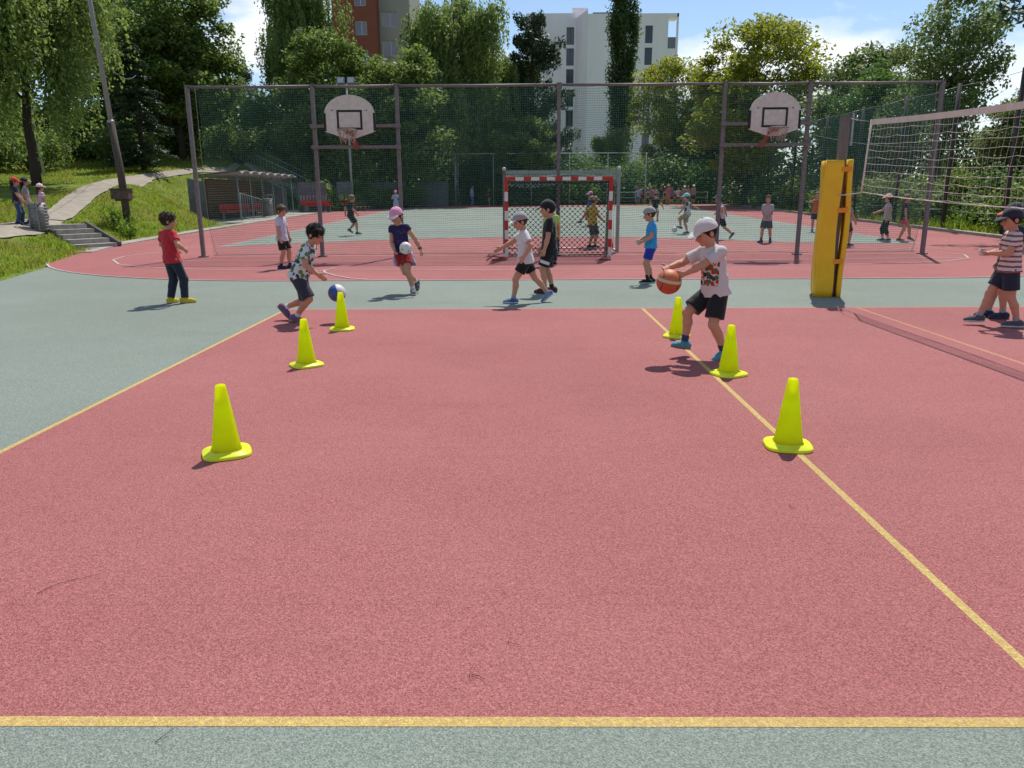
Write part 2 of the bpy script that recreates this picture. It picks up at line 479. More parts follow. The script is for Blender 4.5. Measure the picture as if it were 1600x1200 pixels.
# worn footpath climbing the bank on the left
def draped(name, left, right, dz, material, nx=6, ny=60):
    left = np.asarray(left, float); right = np.asarray(right, float)
    t = np.linspace(0, len(left) - 1, ny); k = np.arange(len(left))
    Lx, Ly = np.interp(t, k, left[:, 0]), np.interp(t, k, left[:, 1]); Rx, Ry = np.interp(t, k, right[:, 0]), np.interp(t, k, right[:, 1])
    s = np.linspace(0, 1, nx)[None]
    jit = 0.025 * rng.standard_normal((ny, nx)) * (np.abs(s - 0.5) > 0.45)
    X = Lx[:, None] * (1 - s) + Rx[:, None] * s + jit; Y = Ly[:, None] * (1 - s) + Ry[:, None] * s
    Z = terr(X, Y) + dz
    i = (np.arange(ny - 1)[:, None] * nx + np.arange(nx - 1)[None]).ravel()
    return struct(name, mesh_arrays(name, np.stack([X, Y, Z], -1), [np.stack([i, i + 1, i + nx + 1, i + nx], -1)], True), material)
PL = [(-19, 15.5), (-15.5, 20.6), (-15.36, 23.08), (-15.58, 24.66), (-16.6, 27.6), (-18.55, 32.1), (-20.1, 36.3), (-21.2, 40.6), (-21.47, 45.84), (-21.3, 51.7), (-20.83, 57.5), (-20.3, 61)]
PR = [(-17, 14.3), (-13.6, 20.2), (-14.0, 23.0), (-14.75, 25.3), (-15.7, 27.96), (-17.5, 32.6), (-18.7, 36.5), (-19.8, 41), (-20.79, 45.1), (-20.85, 50.6), (-20.44, 57.64), (-20.0, 61)]
draped('footpath', PL, PR, 0.045, M_PATH, 6, 90)
# concrete steps from the track up to the path
st = empty('steps', (-12.9, 23.4, 0)); st['kind'] = 'structure'
dirv = np.array([-0.85, 0.53]); perp = np.array([0.53, 0.85])
for k in range(5):
    c = np.array([-12.75, 23.25]) + dirv * 0.36 * k
    zt = 0.17 + 0.135 * k
    mb = MB(); mb.box((c[0] + 12.9, c[1] - 23.4, zt / 2 - 0.1 + 0.03), (0.40, 1.25 - 0.03 * k, zt + 0.2), rz=math.atan2(dirv[1], dirv[0]))
    mb.build('step', M_CONC, st)
c0 = np.array([-12.6, 23.2]) + 0.70 * perp
mb = MB(); mb.bar((c0[0] + 12.9, c0[1] - 23.4, 0.12), (c0[0] + 12.9 + dirv[0] * 1.75, c0[1] - 23.4 + dirv[1] * 1.75, 0.72), 0.08, 0.2)
mb.build('side_kerb', mat('dark_concrete', (0.13, 0.12, 0.11), 0.9, 0.3, 8), st)  # kerb coloured a darker grey than the steps
# ------------------------------------------------------------------ tall net fence behind the near court
M_POST = mat('mauve_painted_steel', (0.20, 0.17, 0.175), 0.55, 0.3, 14, bump=0.15, metal=0.2)
M_NETG = mat('green_twine', (0.14, 0.33, 0.29), 0.7, 0.3, 20)
M_ROPE = mat('pale_rope', (0.30, 0.31, 0.30), 0.8, 0.2, 30)
M_GALV = mat('galvanised_steel', (0.36, 0.37, 0.37), 0.45, 0.3, 12, metal=0.6)
M_DARK = mat('dark_rubber', (0.02, 0.02, 0.022), 0.7)

def strings(mb, paths, r, n=3):
    """many thin threads; paths: (k,m,3)"""
    P = np.asarray(paths, float); k, m_, _ = P.shape
    d = np.gradient(P, axis=1); d /= np.maximum(np.linalg.norm(d, axis=2, keepdims=True), 1e-9)
    ref = np.where(np.abs(d[..., 2:3]) < 0.8, np.array([0, 0, 1.0]), np.array([0.2, 1.0, 0]))
    s = np.cross(d, ref); s /= np.linalg.norm(s, axis=2, keepdims=True); t = np.cross(s, d)
    a = np.arange(n) * 2 * math.pi / n + 0.5
    V = P[:, :, None] + r * (np.cos(a)[None, None, :, None] * s[:, :, None] + np.sin(a)[None, None, :, None] * t[:, :, None])
    idx = np.arange(k * m_ * n).reshape(k, m_, n)
    q = np.stack([idx[:, :-1], idx[:, 1:], np.roll(idx, -1, 2)[:, 1:], np.roll(idx, -1, 2)[:, :-1]], -1).reshape(-1, 4)
    mb.add(V.reshape(-1, 3), q, True)

rs = np.random.default_rng(11)
FY = 20.05
fz = float(gz(FY))
post_x = [-8.17, -5.08, -3.0, 1.0, 5.07, 7.15, 10.36]
fence = empty('net_fence', (0, FY, fz), label='tall green net fence on mauve steel posts across the court', cat='fence')
for i, x in enumerate(post_x):
    mb = MB(); mb.box((x, 0, 2.09), (0.088, 0.088, 4.18)); mb.box((x, 0, 0.02), (0.2, 0.2, 0.03)); mb.box((x, 0, 4.19), (0.11, 0.11, 0.015))
    mb.build('post', M_POST, fence)
for a, b in zip(post_x[:-1], post_x[1:]):
    mb = MB(); mb.tube([(a + 0.052, 0.0, 4.15), ((a + b) / 2, 0, 4.14), (b - 0.052, 0.0, 4.15)], 0.034, 10)
    mb.build('top_rail', M_POST, fence)
def fence_net(xa, xb, ztop, zbot, pitch, amp, seed):
    r_ = np.random.default_rng(seed)
    nx = int((xb - xa) / pitch); nz = int((ztop - zbot) / pitch)
    U = np.linspace(xa, xb, nx + 1)
    def defx(x, z):
        return 0.012 * np.sin(x * 3.1 + z * 1.7) + 0.008 * np.sin(x * 7.7 - z * 2.3)
    def defy(x, z):
        return 0.10 + 0.07 * np.sin(x * 0.8 + 0.4 * z) * (1 - ((z - 2) / 2.2) ** 2) + 0.02 * np.sin(4 * x + z)
    def defz(x, z):
        s = (ztop - z) / (ztop - zbot)
        return -amp * s * np.abs(np.sin((x - xa) * 0.78)) * 0.6 + 0.012 * np.sin(x * 2.7 + z * 5) + 0.006 * np.sin(x * 9 + z * 11)
    mb = MB()
    Z = np.linspace(zbot, ztop, nz + 1)
    xs = np.linspace(xa, xb, 150)
    X2, Z2 = np.meshgrid(xs, Z); 
    strings(mb, np.stack([X2, defy(X2, Z2), Z2 + defz(X2, Z2)], -1), 0.0036)
    zs = np.linspace(zbot, ztop, 26)
    Z3, X3 = np.meshgrid(zs, U)
    strings(mb, np.stack([X3 + defx(X3, Z3), defy(X3, Z3), Z3 + defz(X3, Z3)], -1), 0.0019)
    return mb
nb = fence_net(-7.95, 10.22, 4.12, 0.06, 0.054, 0.05, 3).build('net', M_NETG, fence); nb['kind'] = 'stuff'
mb = MB()
for xe, s in ((-7.95, -1), (10.22, 1)):
    zz = np.linspace(0.06, 4.12, 30)
    mb.tube(np.stack([xe + s * (0.12 - 0.35 * np.exp(-zz * 2.2) * (zz < 4)) * 0.5, 0.1 + 0 * zz, zz], -1), 0.006, 5)
xs = np.linspace(-7.95, 10.22, 60)
mb.tube(np.stack([xs, 0.1 + 0 * xs, 0.05 + 0.02 * np.abs(np.sin(xs * 0.8))], -1), 0.008, 5)
mb.build('edge_rope', M_ROPE, fence)
mb = MB()
ts = np.linspace(0, 1, 12)
mb.tube(np.stack([7.15 + ts * 3.2, 0.05 + 0 * ts, 2.98 - 0.35 * ts - 0.25 * np.sin(ts * 3.14) * 0.4], -1), 0.005, 4)
mb.build('slack_cord', M_ROPE, fence)

# ------------------------------------------------------------------ basketball hoops carried on cross bars between the posts
M_BOARD = mat('weathered_white_board', (0.66, 0.58, 0.54), 0.6, 0.14, 9, col2=(0.56, 0.47, 0.42))
M_BLACKP = mat('black_paint', (0.018, 0.014, 0.016), 0.5)
M_RIM = mat('rusty_red_steel', (0.36, 0.09, 0.075), 0.5, 0.5, 30)
M_RIMW = mat('faded_rim_steel', (0.42, 0.33, 0.28), 0.5, 0.5, 30)
M_HNET = mat('frayed_red_white_cord', (0.40, 0.20, 0.16), 0.85, 0.7, 18, col2=(0.5, 0.42, 0.36))
def hoop(cx, xa, xb, lean, label):
    h = empty('basketball_hoop', (cx, FY - 0.05, fz), label=label, cat='hoop', group='hoops on the net fence')
    for z in (2.71, 3.21):
        mb = MB(); mb.box(((xa + xb) / 2 - cx, -0.06, z), (xb - xa + 0.16, 0.05, 0.075)); mb.box((xa - cx, -0.02, z), (0.13, 0.14, 0.10)); mb.box((xb - cx, -0.02, z), (0.13, 0.14, 0.10))
        mb.build('cross_bar', M_POST, h)
    yb = -0.30
    top, w = 3.90, 0.62
    pts = [(-w, 3.06)] + [(-w, 3.48)] + [(w * math.cos(R_(a)) * 1.0, 3.44 + 0.47 * math.sin(R_(a))) for a in np.linspace(168, 12, 18)] + [(w, 3.48), (w, 3.06), (0.13, 2.90), (-0.13, 2.90)]
    mb = MB(); mb.prism(pts, yb, yb + 0.035, 'y'); bd = mb.build('backboard', M_BOARD, h)
    mb = MB()
    x_, z0_, z1_, t = 0.31, 3.10, 3.56, 0.05
    for c, s in (((0, z1_ - t / 2), (2 * x_, t)), ((0, z0_ + t / 2), (2 * x_, t)), ((-x_ + t / 2, (z0_ + z1_) / 2), (t, z1_ - z0_ - 2 * t)), ((x_ - t / 2, (z0_ + z1_) / 2), (t, z1_ - z0_ - 2 * t))):
        mb.box((c[0], yb - 0.003, c[1]), (s[0], 0.006, s[1]))
    mb.build('target_square', M_BLACKP, bd)
    for s in (-1, 1):
        mb = MB(); mb.box((s * (w - 0.02), yb - 0.004, 3.28), (0.045, 0.008, 0.42)); mb.box((s * (w + 0.006), yb + 0.016, 3.28), (0.012, 0.046, 0.42)); mb.build('side_stripe', M_BLACKP, bd)
        for z in (2.71, 3.21):
            mb = MB(); mb.box((s * 0.42, -0.175, 3.21), (0.05, 0.20, 0.05)); 
        mb.build('standoff', M_POST, h)
    for sx, sz in ((-0.42, 3.55), (0.42, 3.55)):
        mb = MB(); mb.lathe([(0.0001, 0), (0.016, 0), (0.016, 0.01), (0.0001, 0.012)], 8); o = mb.build('bolt', M_DARK, bd); o.rotation_euler = (R_(90), 0, 0); o.location = (sx, yb - 0.001, sz)
    # brace: angled red arm from the lower bar up to the rim plate
    mb = MB(); mb.bar((lean * 0.9, -0.10, 2.66), (lean * 0.25, yb - 0.04, 3.05), 0.10, 0.05); mb.box((0, yb - 0.03, 3.06), (0.2, 0.05, 0.12)); mb.build('brace', M_RIM, h)
    mb = MB(); mb.tube([(0.235 * math.cos(a), yb - 0.05 - 0.30 + 0.235 * math.sin(a), 3.07) for a in np.linspace(0, 2 * math.pi, 29)], 0.012, 8, cap=False)
    for s in (-1, 1): mb.tube([(s * 0.08, yb - 0.03, 3.06), (s * 0.13, yb - 0.14, 3.066)], 0.009, 6)
    mb.build('rim', M_RIMW, h)
    mb = MB(); rr_ = np.random.default_rng(int(abs(cx) * 10))
    for k in range(12):
        a = k * math.pi / 6
        for s in (1, -1):
            zb_ = 0.34 * (0.5 + 0.5 * rr_.random())
            t = np.linspace(0, 1, 6)
            rad = 0.235 - 0.09 * t; aa = a + s * t * 0.5
            mb.tube(np.stack([rad * np.cos(aa), yb - 0.35 + rad * np.sin(aa), 3.065 - zb_ * t], -1), 0.006, 4)
    mb.build('net', M_HNET, h)
    return h
hoop(-4.12, -5.08, -3.0, 0.12, 'basketball hoop with fan shaped backboard nearer the roofed shelter, white pole end below it')
hoop(6.22, 5.07, 7.15, -0.26, 'basketball hoop with fan shaped backboard nearer the yellow padded volleyball post')

# ------------------------------------------------------------------ handball goals
M_GR = mat('red_goal_paint', (0.50, 0.028, 0.02), 0.42, 0.2, 20)
M_GW = mat('white_goal_paint', (0.72, 0.68, 0.62), 0.45, 0.12, 20)
M_GNET = mat('dark_green_cord', (0.012, 0.05, 0.045), 0.8)
M_GNETW = mat('pale_green_cord', (0.30, 0.42, 0.37), 0.8)
def diamond(mb, P, nu, nv, r, knot=0.0):
    """diamond netting; P(u,v)->xyz on the unit square (arrays)"""
    mseg = 2 * nu
    for s in (1, -1):
        paths = []
        for k in range(-nv, nu + 1) if s == 1 else range(0, nu + nv + 1):
            t = np.linspace(0, 1, nv * 2 + 1)
            u = (k + s * t * nv) / nu
            okm = (u >= -1e-6) & (u <= 1 + 1e-6)
            if okm.sum() < 2: continue
            uu, vv = u[okm], t[okm]
            mb.tube(P(uu, vv), r, 3, cap=False)
    if knot:
        kv = []; 
        for j in range(2 * nv + 1):
            for i in range(nu + 1):
                u = (i + (0.5 if (j + nv) % 2 else 0.0)) / nu; v = j / (2 * nv)
                if u <= 1: kv.append((u, v))
        kv = np.array(kv); C = P(kv[:, 0], kv[:, 1])
        o = np.array([(1, 0, 0), (-1, 0, 0), (0, 1, 0), (0, -1, 0), (0, 0, 1), (0, 0, -1)]) * knot
        V = (C[:, None] + o[None]).reshape(-1, 3); b = np.arange(len(C))[:, None, None] * 6
        F_ = np.array([(0, 2, 4), (2, 1, 4), (1, 3, 4), (3, 0, 4), (2, 0, 5), (1, 2, 5), (3, 1, 5), (0, 3, 5)])[None]
        mb.add(V, (b + F_).reshape(-1, 3), True)

def striped_goal():
    W, Hh, t = 2.52, 1.96, 0.08
    gl = empty('handball_goal', (0.96, 19.05, float(gz(19.05))), label='red and white striped handball goal in front of the net fence', cat='goal')
    def post(x, name):
        mb = MB(); mb.box((x, 0, Hh / 2), (t, t, Hh)); p = mb.build(name, M_GW, gl)
        segs = [(0.30, 0.50), (0.72, 0.95), (1.17, 1.40), (1.62, Hh)]
        for a, b in segs:
            mb = MB(); mb.box((x, 0, (a + b) / 2), (t + 0.006, t + 0.006, b - a)); mb.build('red_band', M_GR, p)
        return p
    post(-W / 2, 'goal_post'); post(W / 2, 'goal_post')
    mb = MB(); mb.box((0, 0, Hh - t / 2), (W - t - 0.004, t, t)); c = mb.build('cross_bar', M_GW, gl)
    n = 13; step = (W - t) / n
    for k in range(0, n, 2):
        xa = -W / 2 + t / 2 + k * step
        mb = MB(); mb.box((xa + step / 2, 0, Hh - t / 2), (step - 0.01, t + 0.006, t + 0.006)); mb.build('red_band', M_GR, c)
    # bent red foot stays in front, grey ground frame and rear stays
    for s in (-1, 1):
        mb = MB(); mb.tube([(s * W / 2, -0.05, 0.06), (s * (W / 2 + (0.35 if s < 0 else -0.02)) * 1.0, -0.38, 0.03), (s * (W / 2 + (0.1 if s < 0 else -0.28)), -0.42, 0.03), (s * W / 2 - s * 0.1, -0.05, 0.10)], 0.02, 6); mb.build('foot_stay', M_RIM, gl)
        mb = MB(); mb.tube([(s * (W / 2), 0.05, Hh - 0.15), (s * (W / 2 - 0.02), 0.62, 1.0), (s * (W / 2 - 0.02), 0.9, 0.05), (s * W / 2, 0.05, 0.04)], 0.017, 6); mb.build('side_stay', M_GALV, gl)
    mb = MB(); mb.tube([(-W / 2, 0.9, 0.05), (W / 2, 0.9, 0.05)], 0.017, 6); mb.build('ground_bar', M_GALV, gl)
    mb = MB(); mb.tube([(-W / 2, -0.3, 0.06), (-W / 2 - 0.32, -0.45, 0.12), (-W / 2 - 0.48, -0.5, 0.03)], 0.018, 6); mb.build('folding_stay', M_RIM, gl)
    mb = MB()
    def back(u, v): return np.stack([-W / 2 + u * W, 0.75 + 0.12 * v - 0.06 * np.sin(u * 9) * np.sin(v * 3), Hh - 0.12 - v * (Hh - 0.16)], -1)
    def roof(u, v): return np.stack([-W / 2 + u * W, 0.04 + 0.71 * v, Hh - 0.03 - 0.09 * v - 0.05 * np.sin(v * 3.14)], -1)
    diamond(mb, back, 19, 14, 0.0055, 0.022)
    diamond(mb, roof, 20, 5, 0.006, 0.018)
    for s in (-1, 1):
        def side(u, v, s=s): return np.stack([s * W / 2 + 0 * u, 0.04 + u * (0.71 + 0.12 * v), Hh - 0.06 - v * (Hh - 0.1)], -1)
        diamond(mb, side, 5, 14, 0.0055, 0.02)
    o = mb.build('net', M_GNET, gl); o['kind'] = 'stuff'
striped_goal()

def grey_goal():
    W, Hh, t = 3.02, 2.14, 0.085
    gl = empty('handball_goal', (1.13, 20.95, float(gz(20.95))), label='grey steel goal with pale netting just behind the net fence', cat='goal')
    for s in (-1, 1):
        mb = MB(); mb.box((s * W / 2, 0, Hh / 2), (t, t, Hh)); p = mb.build('goal_post', M_GALV if s > 0 else mat('worn_grey_goal_paint', (0.22, 0.21, 0.21), 0.5, 0.4, 12), gl)
        mb = MB(); mb.ball((s * W / 2, -0.01, Hh + 0.04), 0.05); mb.build('corner_cap', M_GW, p)
        mb = MB(); mb.tube([(s * W / 2, 0.05, Hh - 0.05), (s * W / 2, 0.75, Hh - 0.12), (s * W / 2, 1.0, 0.05), (s * W / 2, 0.05, 0.04)], 0.02, 6); mb.build('side_frame', M_GALV, gl)
    mb = MB(); mb.box((0, 0, Hh - t / 2), (W - t, t, t)); mb.build('cross_bar', M_GALV, gl)
    mb = MB(); mb.tube([(-W / 2, 1.0, 0.05), (W / 2, 1.0, 0.05)], 0.02, 6); mb.build('ground_bar', M_GALV, gl)
    mb = MB()
    def roof(u, v): return np.stack([-W / 2 + u * W, 0.04 + 0.72 * v, Hh - 0.03 - 0.07 * v - 0.16 * np.sin(v * 3.14) * (0.6 + 0.4 * np.sin(u * 8))], -1)
    def flap(u, v): return np.stack([-W / 2 + u * W, -0.02 - 0.02 * np.sin(u * 14 + v), Hh - 0.06 - v * 0.38 * (0.8 + 0.2 * np.sin(u * 7))], -1)
    diamond(mb, roof, 30, 8, 0.005, 0.012); diamond(mb, flap, 30, 4, 0.005, 0.014)
    o = mb.build('net', M_GNETW, gl); o['kind'] = 'stuff'
grey_goal()

# ------------------------------------------------------------------ volleyball post, pad and net
M_WOODG = mat('grey_post', (0.20, 0.17, 0.15), 0.6, 0.35, 10, stretch=(6, 6, 0.6))
M_PAD = mat('yellow_vinyl', (0.86, 0.50, 0.012), 0.42, 0.12, 4, col2=(0.80, 0.42, 0.01), bump=0.25, bscale=5, spec=0.4)
M_PADB = mat('orange_strap', (0.80, 0.27, 0.02), 0.5)
vp = empty('volleyball_post', (4.86, 12.15, 0), label='grey volleyball post standing inside a yellow pad', cat='post')
mb = MB(); mb.box((0.03, 0.0, 1.34), (0.115, 0.11, 2.68)); mb.box((0.03, 0, 2.686), (0.125, 0.12, 0.012)); mb.build('pole', M_WOODG, vp)
mb = MB(); mb.box((0.125, -0.05, 2.50), (0.03, 0.04, 0.46)); mb.tube([(0.14, -0.07, 2.66), (0.17, -0.09, 2.69), (0.15, -0.12, 2.62)], 0.01, 6); mb.build('net_slider', M_GALV, vp)
pad = empty('post_pad', (4.86, 12.15, 0.0), rz=R_(-14), label='yellow vinyl protective pad wrapped round the volleyball post', cat='pad')
def pad_panel(x0_, x1_, y0_, y1_, z1, seed):
    """padded upright slab with rounded edges and slightly puffed faces"""
    r_ = np.random.default_rng(seed); nz = 22
    cx, cy, hx, hy = (x0_ + x1_) / 2, (y0_ + y1_) / 2, (x1_ - x0_) / 2, (y1_ - y0_) / 2
    ring = []
    for a in np.linspace(0, 2 * math.pi, 29)[:-1]:
        c, s = math.cos(a), math.sin(a); e = 0.22
        ring.append((math.copysign(abs(c) ** e, c), math.copysign(abs(s) ** e, s)))
    ring = np.array(ring); V = []
    for k in range(nz):
        z = z1 * k / (nz - 1); sc = 1.0 if 0 < k < nz - 1 else 0.93
        puff = 1 + 0.02 * math.sin(k * 0.9 + seed) + 0.012 * r_.standard_normal()
        bend = 0.014 * math.sin(k * 0.35 + seed)
        V.append(np.stack([cx + bend + ring[:, 0] * hx * sc, cy + ring[:, 1] * hy * sc * puff, np.full(len(ring), z)], -1))
    n = len(ring); V = np.concatenate(V); i = np.arange(nz - 1)[:, None] * n; j = np.arange(n)[None]; jn = (j + 1) % n
    q = np.stack([i + j, i + jn, i + n + jn, i + n + j], -1).reshape(-1, 4)
    mb = MB(); mb.add(V, [q], True); mb.order.append((np.array([list(range(n))[::-1]]), False)); mb.order.append((np.array([[(nz - 1) * n + x for x in range(n)]]), False))
    return mb
pad_panel(-0.22, 0.045, -0.17, -0.085, 2.06, 1).build('front_panel', M_PAD, pad)
pad_panel(-0.225, -0.14, -0.082, 0.20, 2.055, 2).build('side_panel', M_PAD, pad)
pad_panel(-0.22, 0.14, 0.203, 0.275, 2.06, 3).build('back_panel', M_PAD, pad)
mb = pad_panel(0.125, 0.205, -0.12, 0.20, 2.07, 4); mb.build('side_flap', M_PAD, pad)
for z in (1.92, 1.32, 0.55):
    mb = MB(); mb.bar((0.02, -0.172, z), (0.17, -0.122, z + 0.01), 0.012, 0.07); mb.build('strap', M_PADB, pad)

M_VN = mat('white_net_cord', (0.62, 0.55, 0.47), 0.8)
M_TAPE = mat('white_net_tape', (0.74, 0.62, 0.53), 0.7, 0.15, 6)
vnet = empty('volleyball_net', (4.85, 0, 0), label='white volleyball net with pale top tape beside the yellow pad', cat='net')
ya, yb_ = 11.15, 2.2
def vtop(y):
    t = (ya - y) / (ya - yb_); return 2.53 - 0.50 * t + 0.42 * t * t
def vbot(y):
    t = (ya - y) / (ya - yb_); return 1.60 - 0.60 * t + 0.52 * t * t
def vx(y, s):          # the lower edge of the net is pulled in towards the post
    return 0.02 * np.sin(y * 2 + s * 3) * s
ys = np.linspace(ya, yb_, 40)
mb = MB()
V = np.concatenate([np.stack([dx + 0 * ys, ys, vtop(ys) + dz], -1) for dx, dz in ((-0.006, 0.03), (0.006, 0.03), (0.006, -0.04), (-0.006, -0.04))])
n = len(ys); i = np.arange(n - 1)
mb.add(V, [np.concatenate([np.stack([i + a * n, i + 1 + a * n, i + 1 + ((a + 1) % 4) * n, i + ((a + 1) % 4) * n], -1) for a in range(4)])])
mb.build('top_tape', M_TAPE, vnet)
mb = MB()
nr = 10; paths = []
yy = np.linspace(ya, yb_, 260)
for k in range(1, nr + 1):
    s = k / nr
    ystart = ya - 0.0 + 0.06 * s
    yq = np.linspace(ystart, yb_, 260)
    z = vtop(yq) * (1 - s) + vbot(yq) * s - 0.012 * np.abs(np.sin(yq * 5.2 + k * 1.3)) * (k % 3 + 1) * 0.55 + 0.007 * np.sin(yq * 1.9 + k)
    paths.append(np.stack([vx(yq, s), yq, z], -1))
strings(mb, paths, 0.0026, 4)
paths = []
for yv in np.arange(ya - 0.1, yb_, -0.10):
    s = np.linspace(0.02, 1, 16); paths.append(np.stack([vx(yv, s), yv + 0.06 * s + 0.012 * np.sin(s * 9 + yv * 5), vtop(yv) * (1 - s) + vbot(yv) * s], -1))
strings(mb, paths, 0.0016, 4)
o = mb.build('mesh', M_VN, vnet); o['kind'] = 'stuff'
mb = MB(); mb.tube([(0, ya, vtop(ya) + 0.03), (0, ya + 0.06, 1.9), (0.0, ya + 0.1, 1.58)], 0.012, 6); mb.build('side_tape', M_TAPE, vnet)
mb = MB(); mb.tube(np.stack([0 * yy, yy + 0.06, vbot(yy) - 0.01], -1), 0.006, 5); mb.tube([(0, ya + 0.1, 1.58), (-0.02, 11.8, 1.55), (-0.02, 12.03, 1.55)], 0.008, 5); mb.build('bottom_cord', M_VN, vnet)
mb = MB(); mb.tube([(0, ya, vtop(ya)), (0.02, 11.7, 2.60), (0.1, 12.1, 2.66)], 0.005, 5); mb.build('top_cord', M_ROPE, vnet)

# ------------------------------------------------------------------ neon cones
M_CONE = mat('neon_yellow_plastic', (0.90, 1.0, 0.0), 0.42, 0.10, 5, trans=0.74, spec=0.35, col2=(0.86, 0.88, 0.01))
M_CONEB = mat('neon_yellow_base', (0.90, 1.0, 0.02), 0.42, 0.10, 5, trans=0.12, spec=0.35, col2=(0.80, 0.86, 0.03))
def cone_mesh():
    mb = MB()
    prof = [(0.094, 0.03), (0.0905, 0.038), (0.088, 0.05), (0.034, 0.425), (0.031, 0.444), (0.025, 0.449), (0.0205, 0.446), (0.0225, 0.43), (0.080, 0.035)]
    mb.lathe(prof, 32)
    return mb
def cone_base():
    ring = []
    for a in np.linspace(0, 2 * math.pi, 41)[:-1]:
        c, s = math.cos(a), math.sin(a); e = 0.62
        ring.append((math.copysign(abs(c) ** e, c) * 0.148, math.copysign(abs(s) ** e, s) * 0.148))
    ring = np.array(ring); n = len(ring)
    lay = [(1.0, 0.0), (1.0, 0.012), (0.975, 0.019), (0.66, 0.023), (0.62, 0.033)]
    V = np.concatenate([np.concatenate([ring * s, np.full((n, 1), z)], 1) for s, z in lay])
    i = np.arange(len(lay) - 1)[:, None] * n; j = np.arange(n)[None]; jn = (j + 1) % n
    mb = MB(); mb.add(V, [np.stack([i + j, i + jn, i + n + jn, i + n + j], -1).reshape(-1, 4)], True)
    return mb
cbody, cbase = cone_mesh().mesh('cone_body'), cone_base().mesh('cone_base')
cones = [((-1.86, 4.62), 24, 'near left neon yellow cone, largest of the left row'), ((-2.045, 7.20), 40, 'middle neon yellow cone of the left row, before the crouching boy'),
         ((-2.15, 9.21), 12, 'far neon yellow cone of the left row, beside the blue and white ball'), ((1.735, 4.74), -8, 'near right neon yellow cone standing on the yellow line, largest of the right row'),
         ((1.89, 6.77), 30, 'middle neon yellow cone of the right row, in front of the running boy'), ((1.80, 8.66), -22, 'far neon yellow cone of the right row, under the orange basketball')]
for (x, y), a, lab in cones:
    c = empty('training_cone', (x, y, 0.005), rz=R_(a), label=lab, cat='cone', group='neon cones on the red court')
    link('cone_body', cbody, M_CONE, c); link('base_plate', cbase, M_CONEB, c)
# ------------------------------------------------------------------ foliage
def leaf_mat(name, col, col2, trans=0.45, rough=0.5, patch=None):
    M = bpy.data.materials.new(name); M.use_nodes = True
    N, L = M.node_tree.nodes, M.node_tree.links
    b = N['Principled BSDF']; b.inputs['Roughness'].default_value = rough; b.inputs['Specular IOR Level'].default_value = 0.25
    ge = N.new('ShaderNodeNewGeometry'); mx = N.new('ShaderNodeMixRGB')
    mx.inputs['Color1'].default_value = (*col, 1); mx.inputs['Color2'].default_value = (*col2, 1)
    L.new(ge.outputs['Random Per Island'], mx.inputs['Fac'])
    if patch:      # dry straw-coloured patches
        tc = N.new('ShaderNodeTexCoord'); no = N.new('ShaderNodeTexNoise'); no.inputs['Scale'].default_value = 0.7; no.inputs['Detail'].default_value = 5; L.new(tc.outputs['Object'], no.inputs['Vector'])
        rp = N.new('ShaderNodeValToRGB'); rp.color_ramp.elements[0].position = 0.42; rp.color_ramp.elements[1].position = 0.72; L.new(no.outputs['Fac'], rp.inputs['Fac'])
        m0 = mx; mx = N.new('ShaderNodeMixRGB'); L.new(rp.outputs['Color'], mx.inputs['Fac']); L.new(m0.outputs['Color'], mx.inputs['Color1']); mx.inputs['Color2'].default_value = (*patch, 1)
    L.new(mx.outputs['Color'], b.inputs['Base Color'])
    hs = N.new('ShaderNodeHueSaturation'); hs.inputs['Saturation'].default_value = 1.1; hs.inputs['Value'].default_value = 1.5; hs.inputs['Hue'].default_value = 0.487
    L.new(mx.outputs['Color'], hs.inputs['Color'])
    tr = N.new('ShaderNodeBsdfTranslucent'); L.new(hs.outputs['Color'], tr.inputs['Color'])
    ms = N.new('ShaderNodeMixShader'); ms.inputs['Fac'].default_value = trans
    L.new(b.outputs['BSDF'], ms.inputs[1]); L.new(tr.outputs['BSDF'], ms.inputs[2]); L.new(ms.outputs['Shader'], N['Material Output'].inputs['Surface'])
    return M
LM = {
    'maple': leaf_mat('maple_leaf', (0.094, 0.149, 0.041), (0.172, 0.247, 0.063)),
    'dark': leaf_mat('dark_leaf', (0.055, 0.124, 0.035), (0.124, 0.213, 0.050), 0.35),
    'birch': leaf_mat('birch_leaf', (0.127, 0.194, 0.056), (0.230, 0.310, 0.092), 0.45),
    'bright': leaf_mat('bright_leaf', (0.140, 0.180, 0.028), (0.265, 0.295, 0.055), 0.5),
    'ash': leaf_mat('ash_leaf', (0.086, 0.132, 0.044), (0.165, 0.226, 0.077), 0.45),
    'poplar': leaf_mat('poplar_leaf', (0.040, 0.075, 0.026), (0.083, 0.133, 0.041), 0.35),
    'pine': leaf_mat('pine_needle', (0.031, 0.061, 0.031), (0.061, 0.101, 0.049), 0.15),
    'grass': leaf_mat('grass_blade', (0.141, 0.233, 0.033), (0.283, 0.367, 0.059), 0.5, patch=(0.30, 0.25, 0.08)),
    'weed': leaf_mat('weed_leaf', (0.096, 0.191, 0.029), (0.191, 0.271, 0.047), 0.5),
}
M_BARK = mat('brown_bark', (0.075, 0.055, 0.042), 0.95, 0.5, 9, bump=0.7, bscale=14, stretch=(4, 4, 0.7))
M_BIRCHB = mat('birch_bark', (0.50, 0.48, 0.44), 0.85, 0.7, 5, col2=(0.06, 0.055, 0.05), stretch=(1, 1, 3.5))

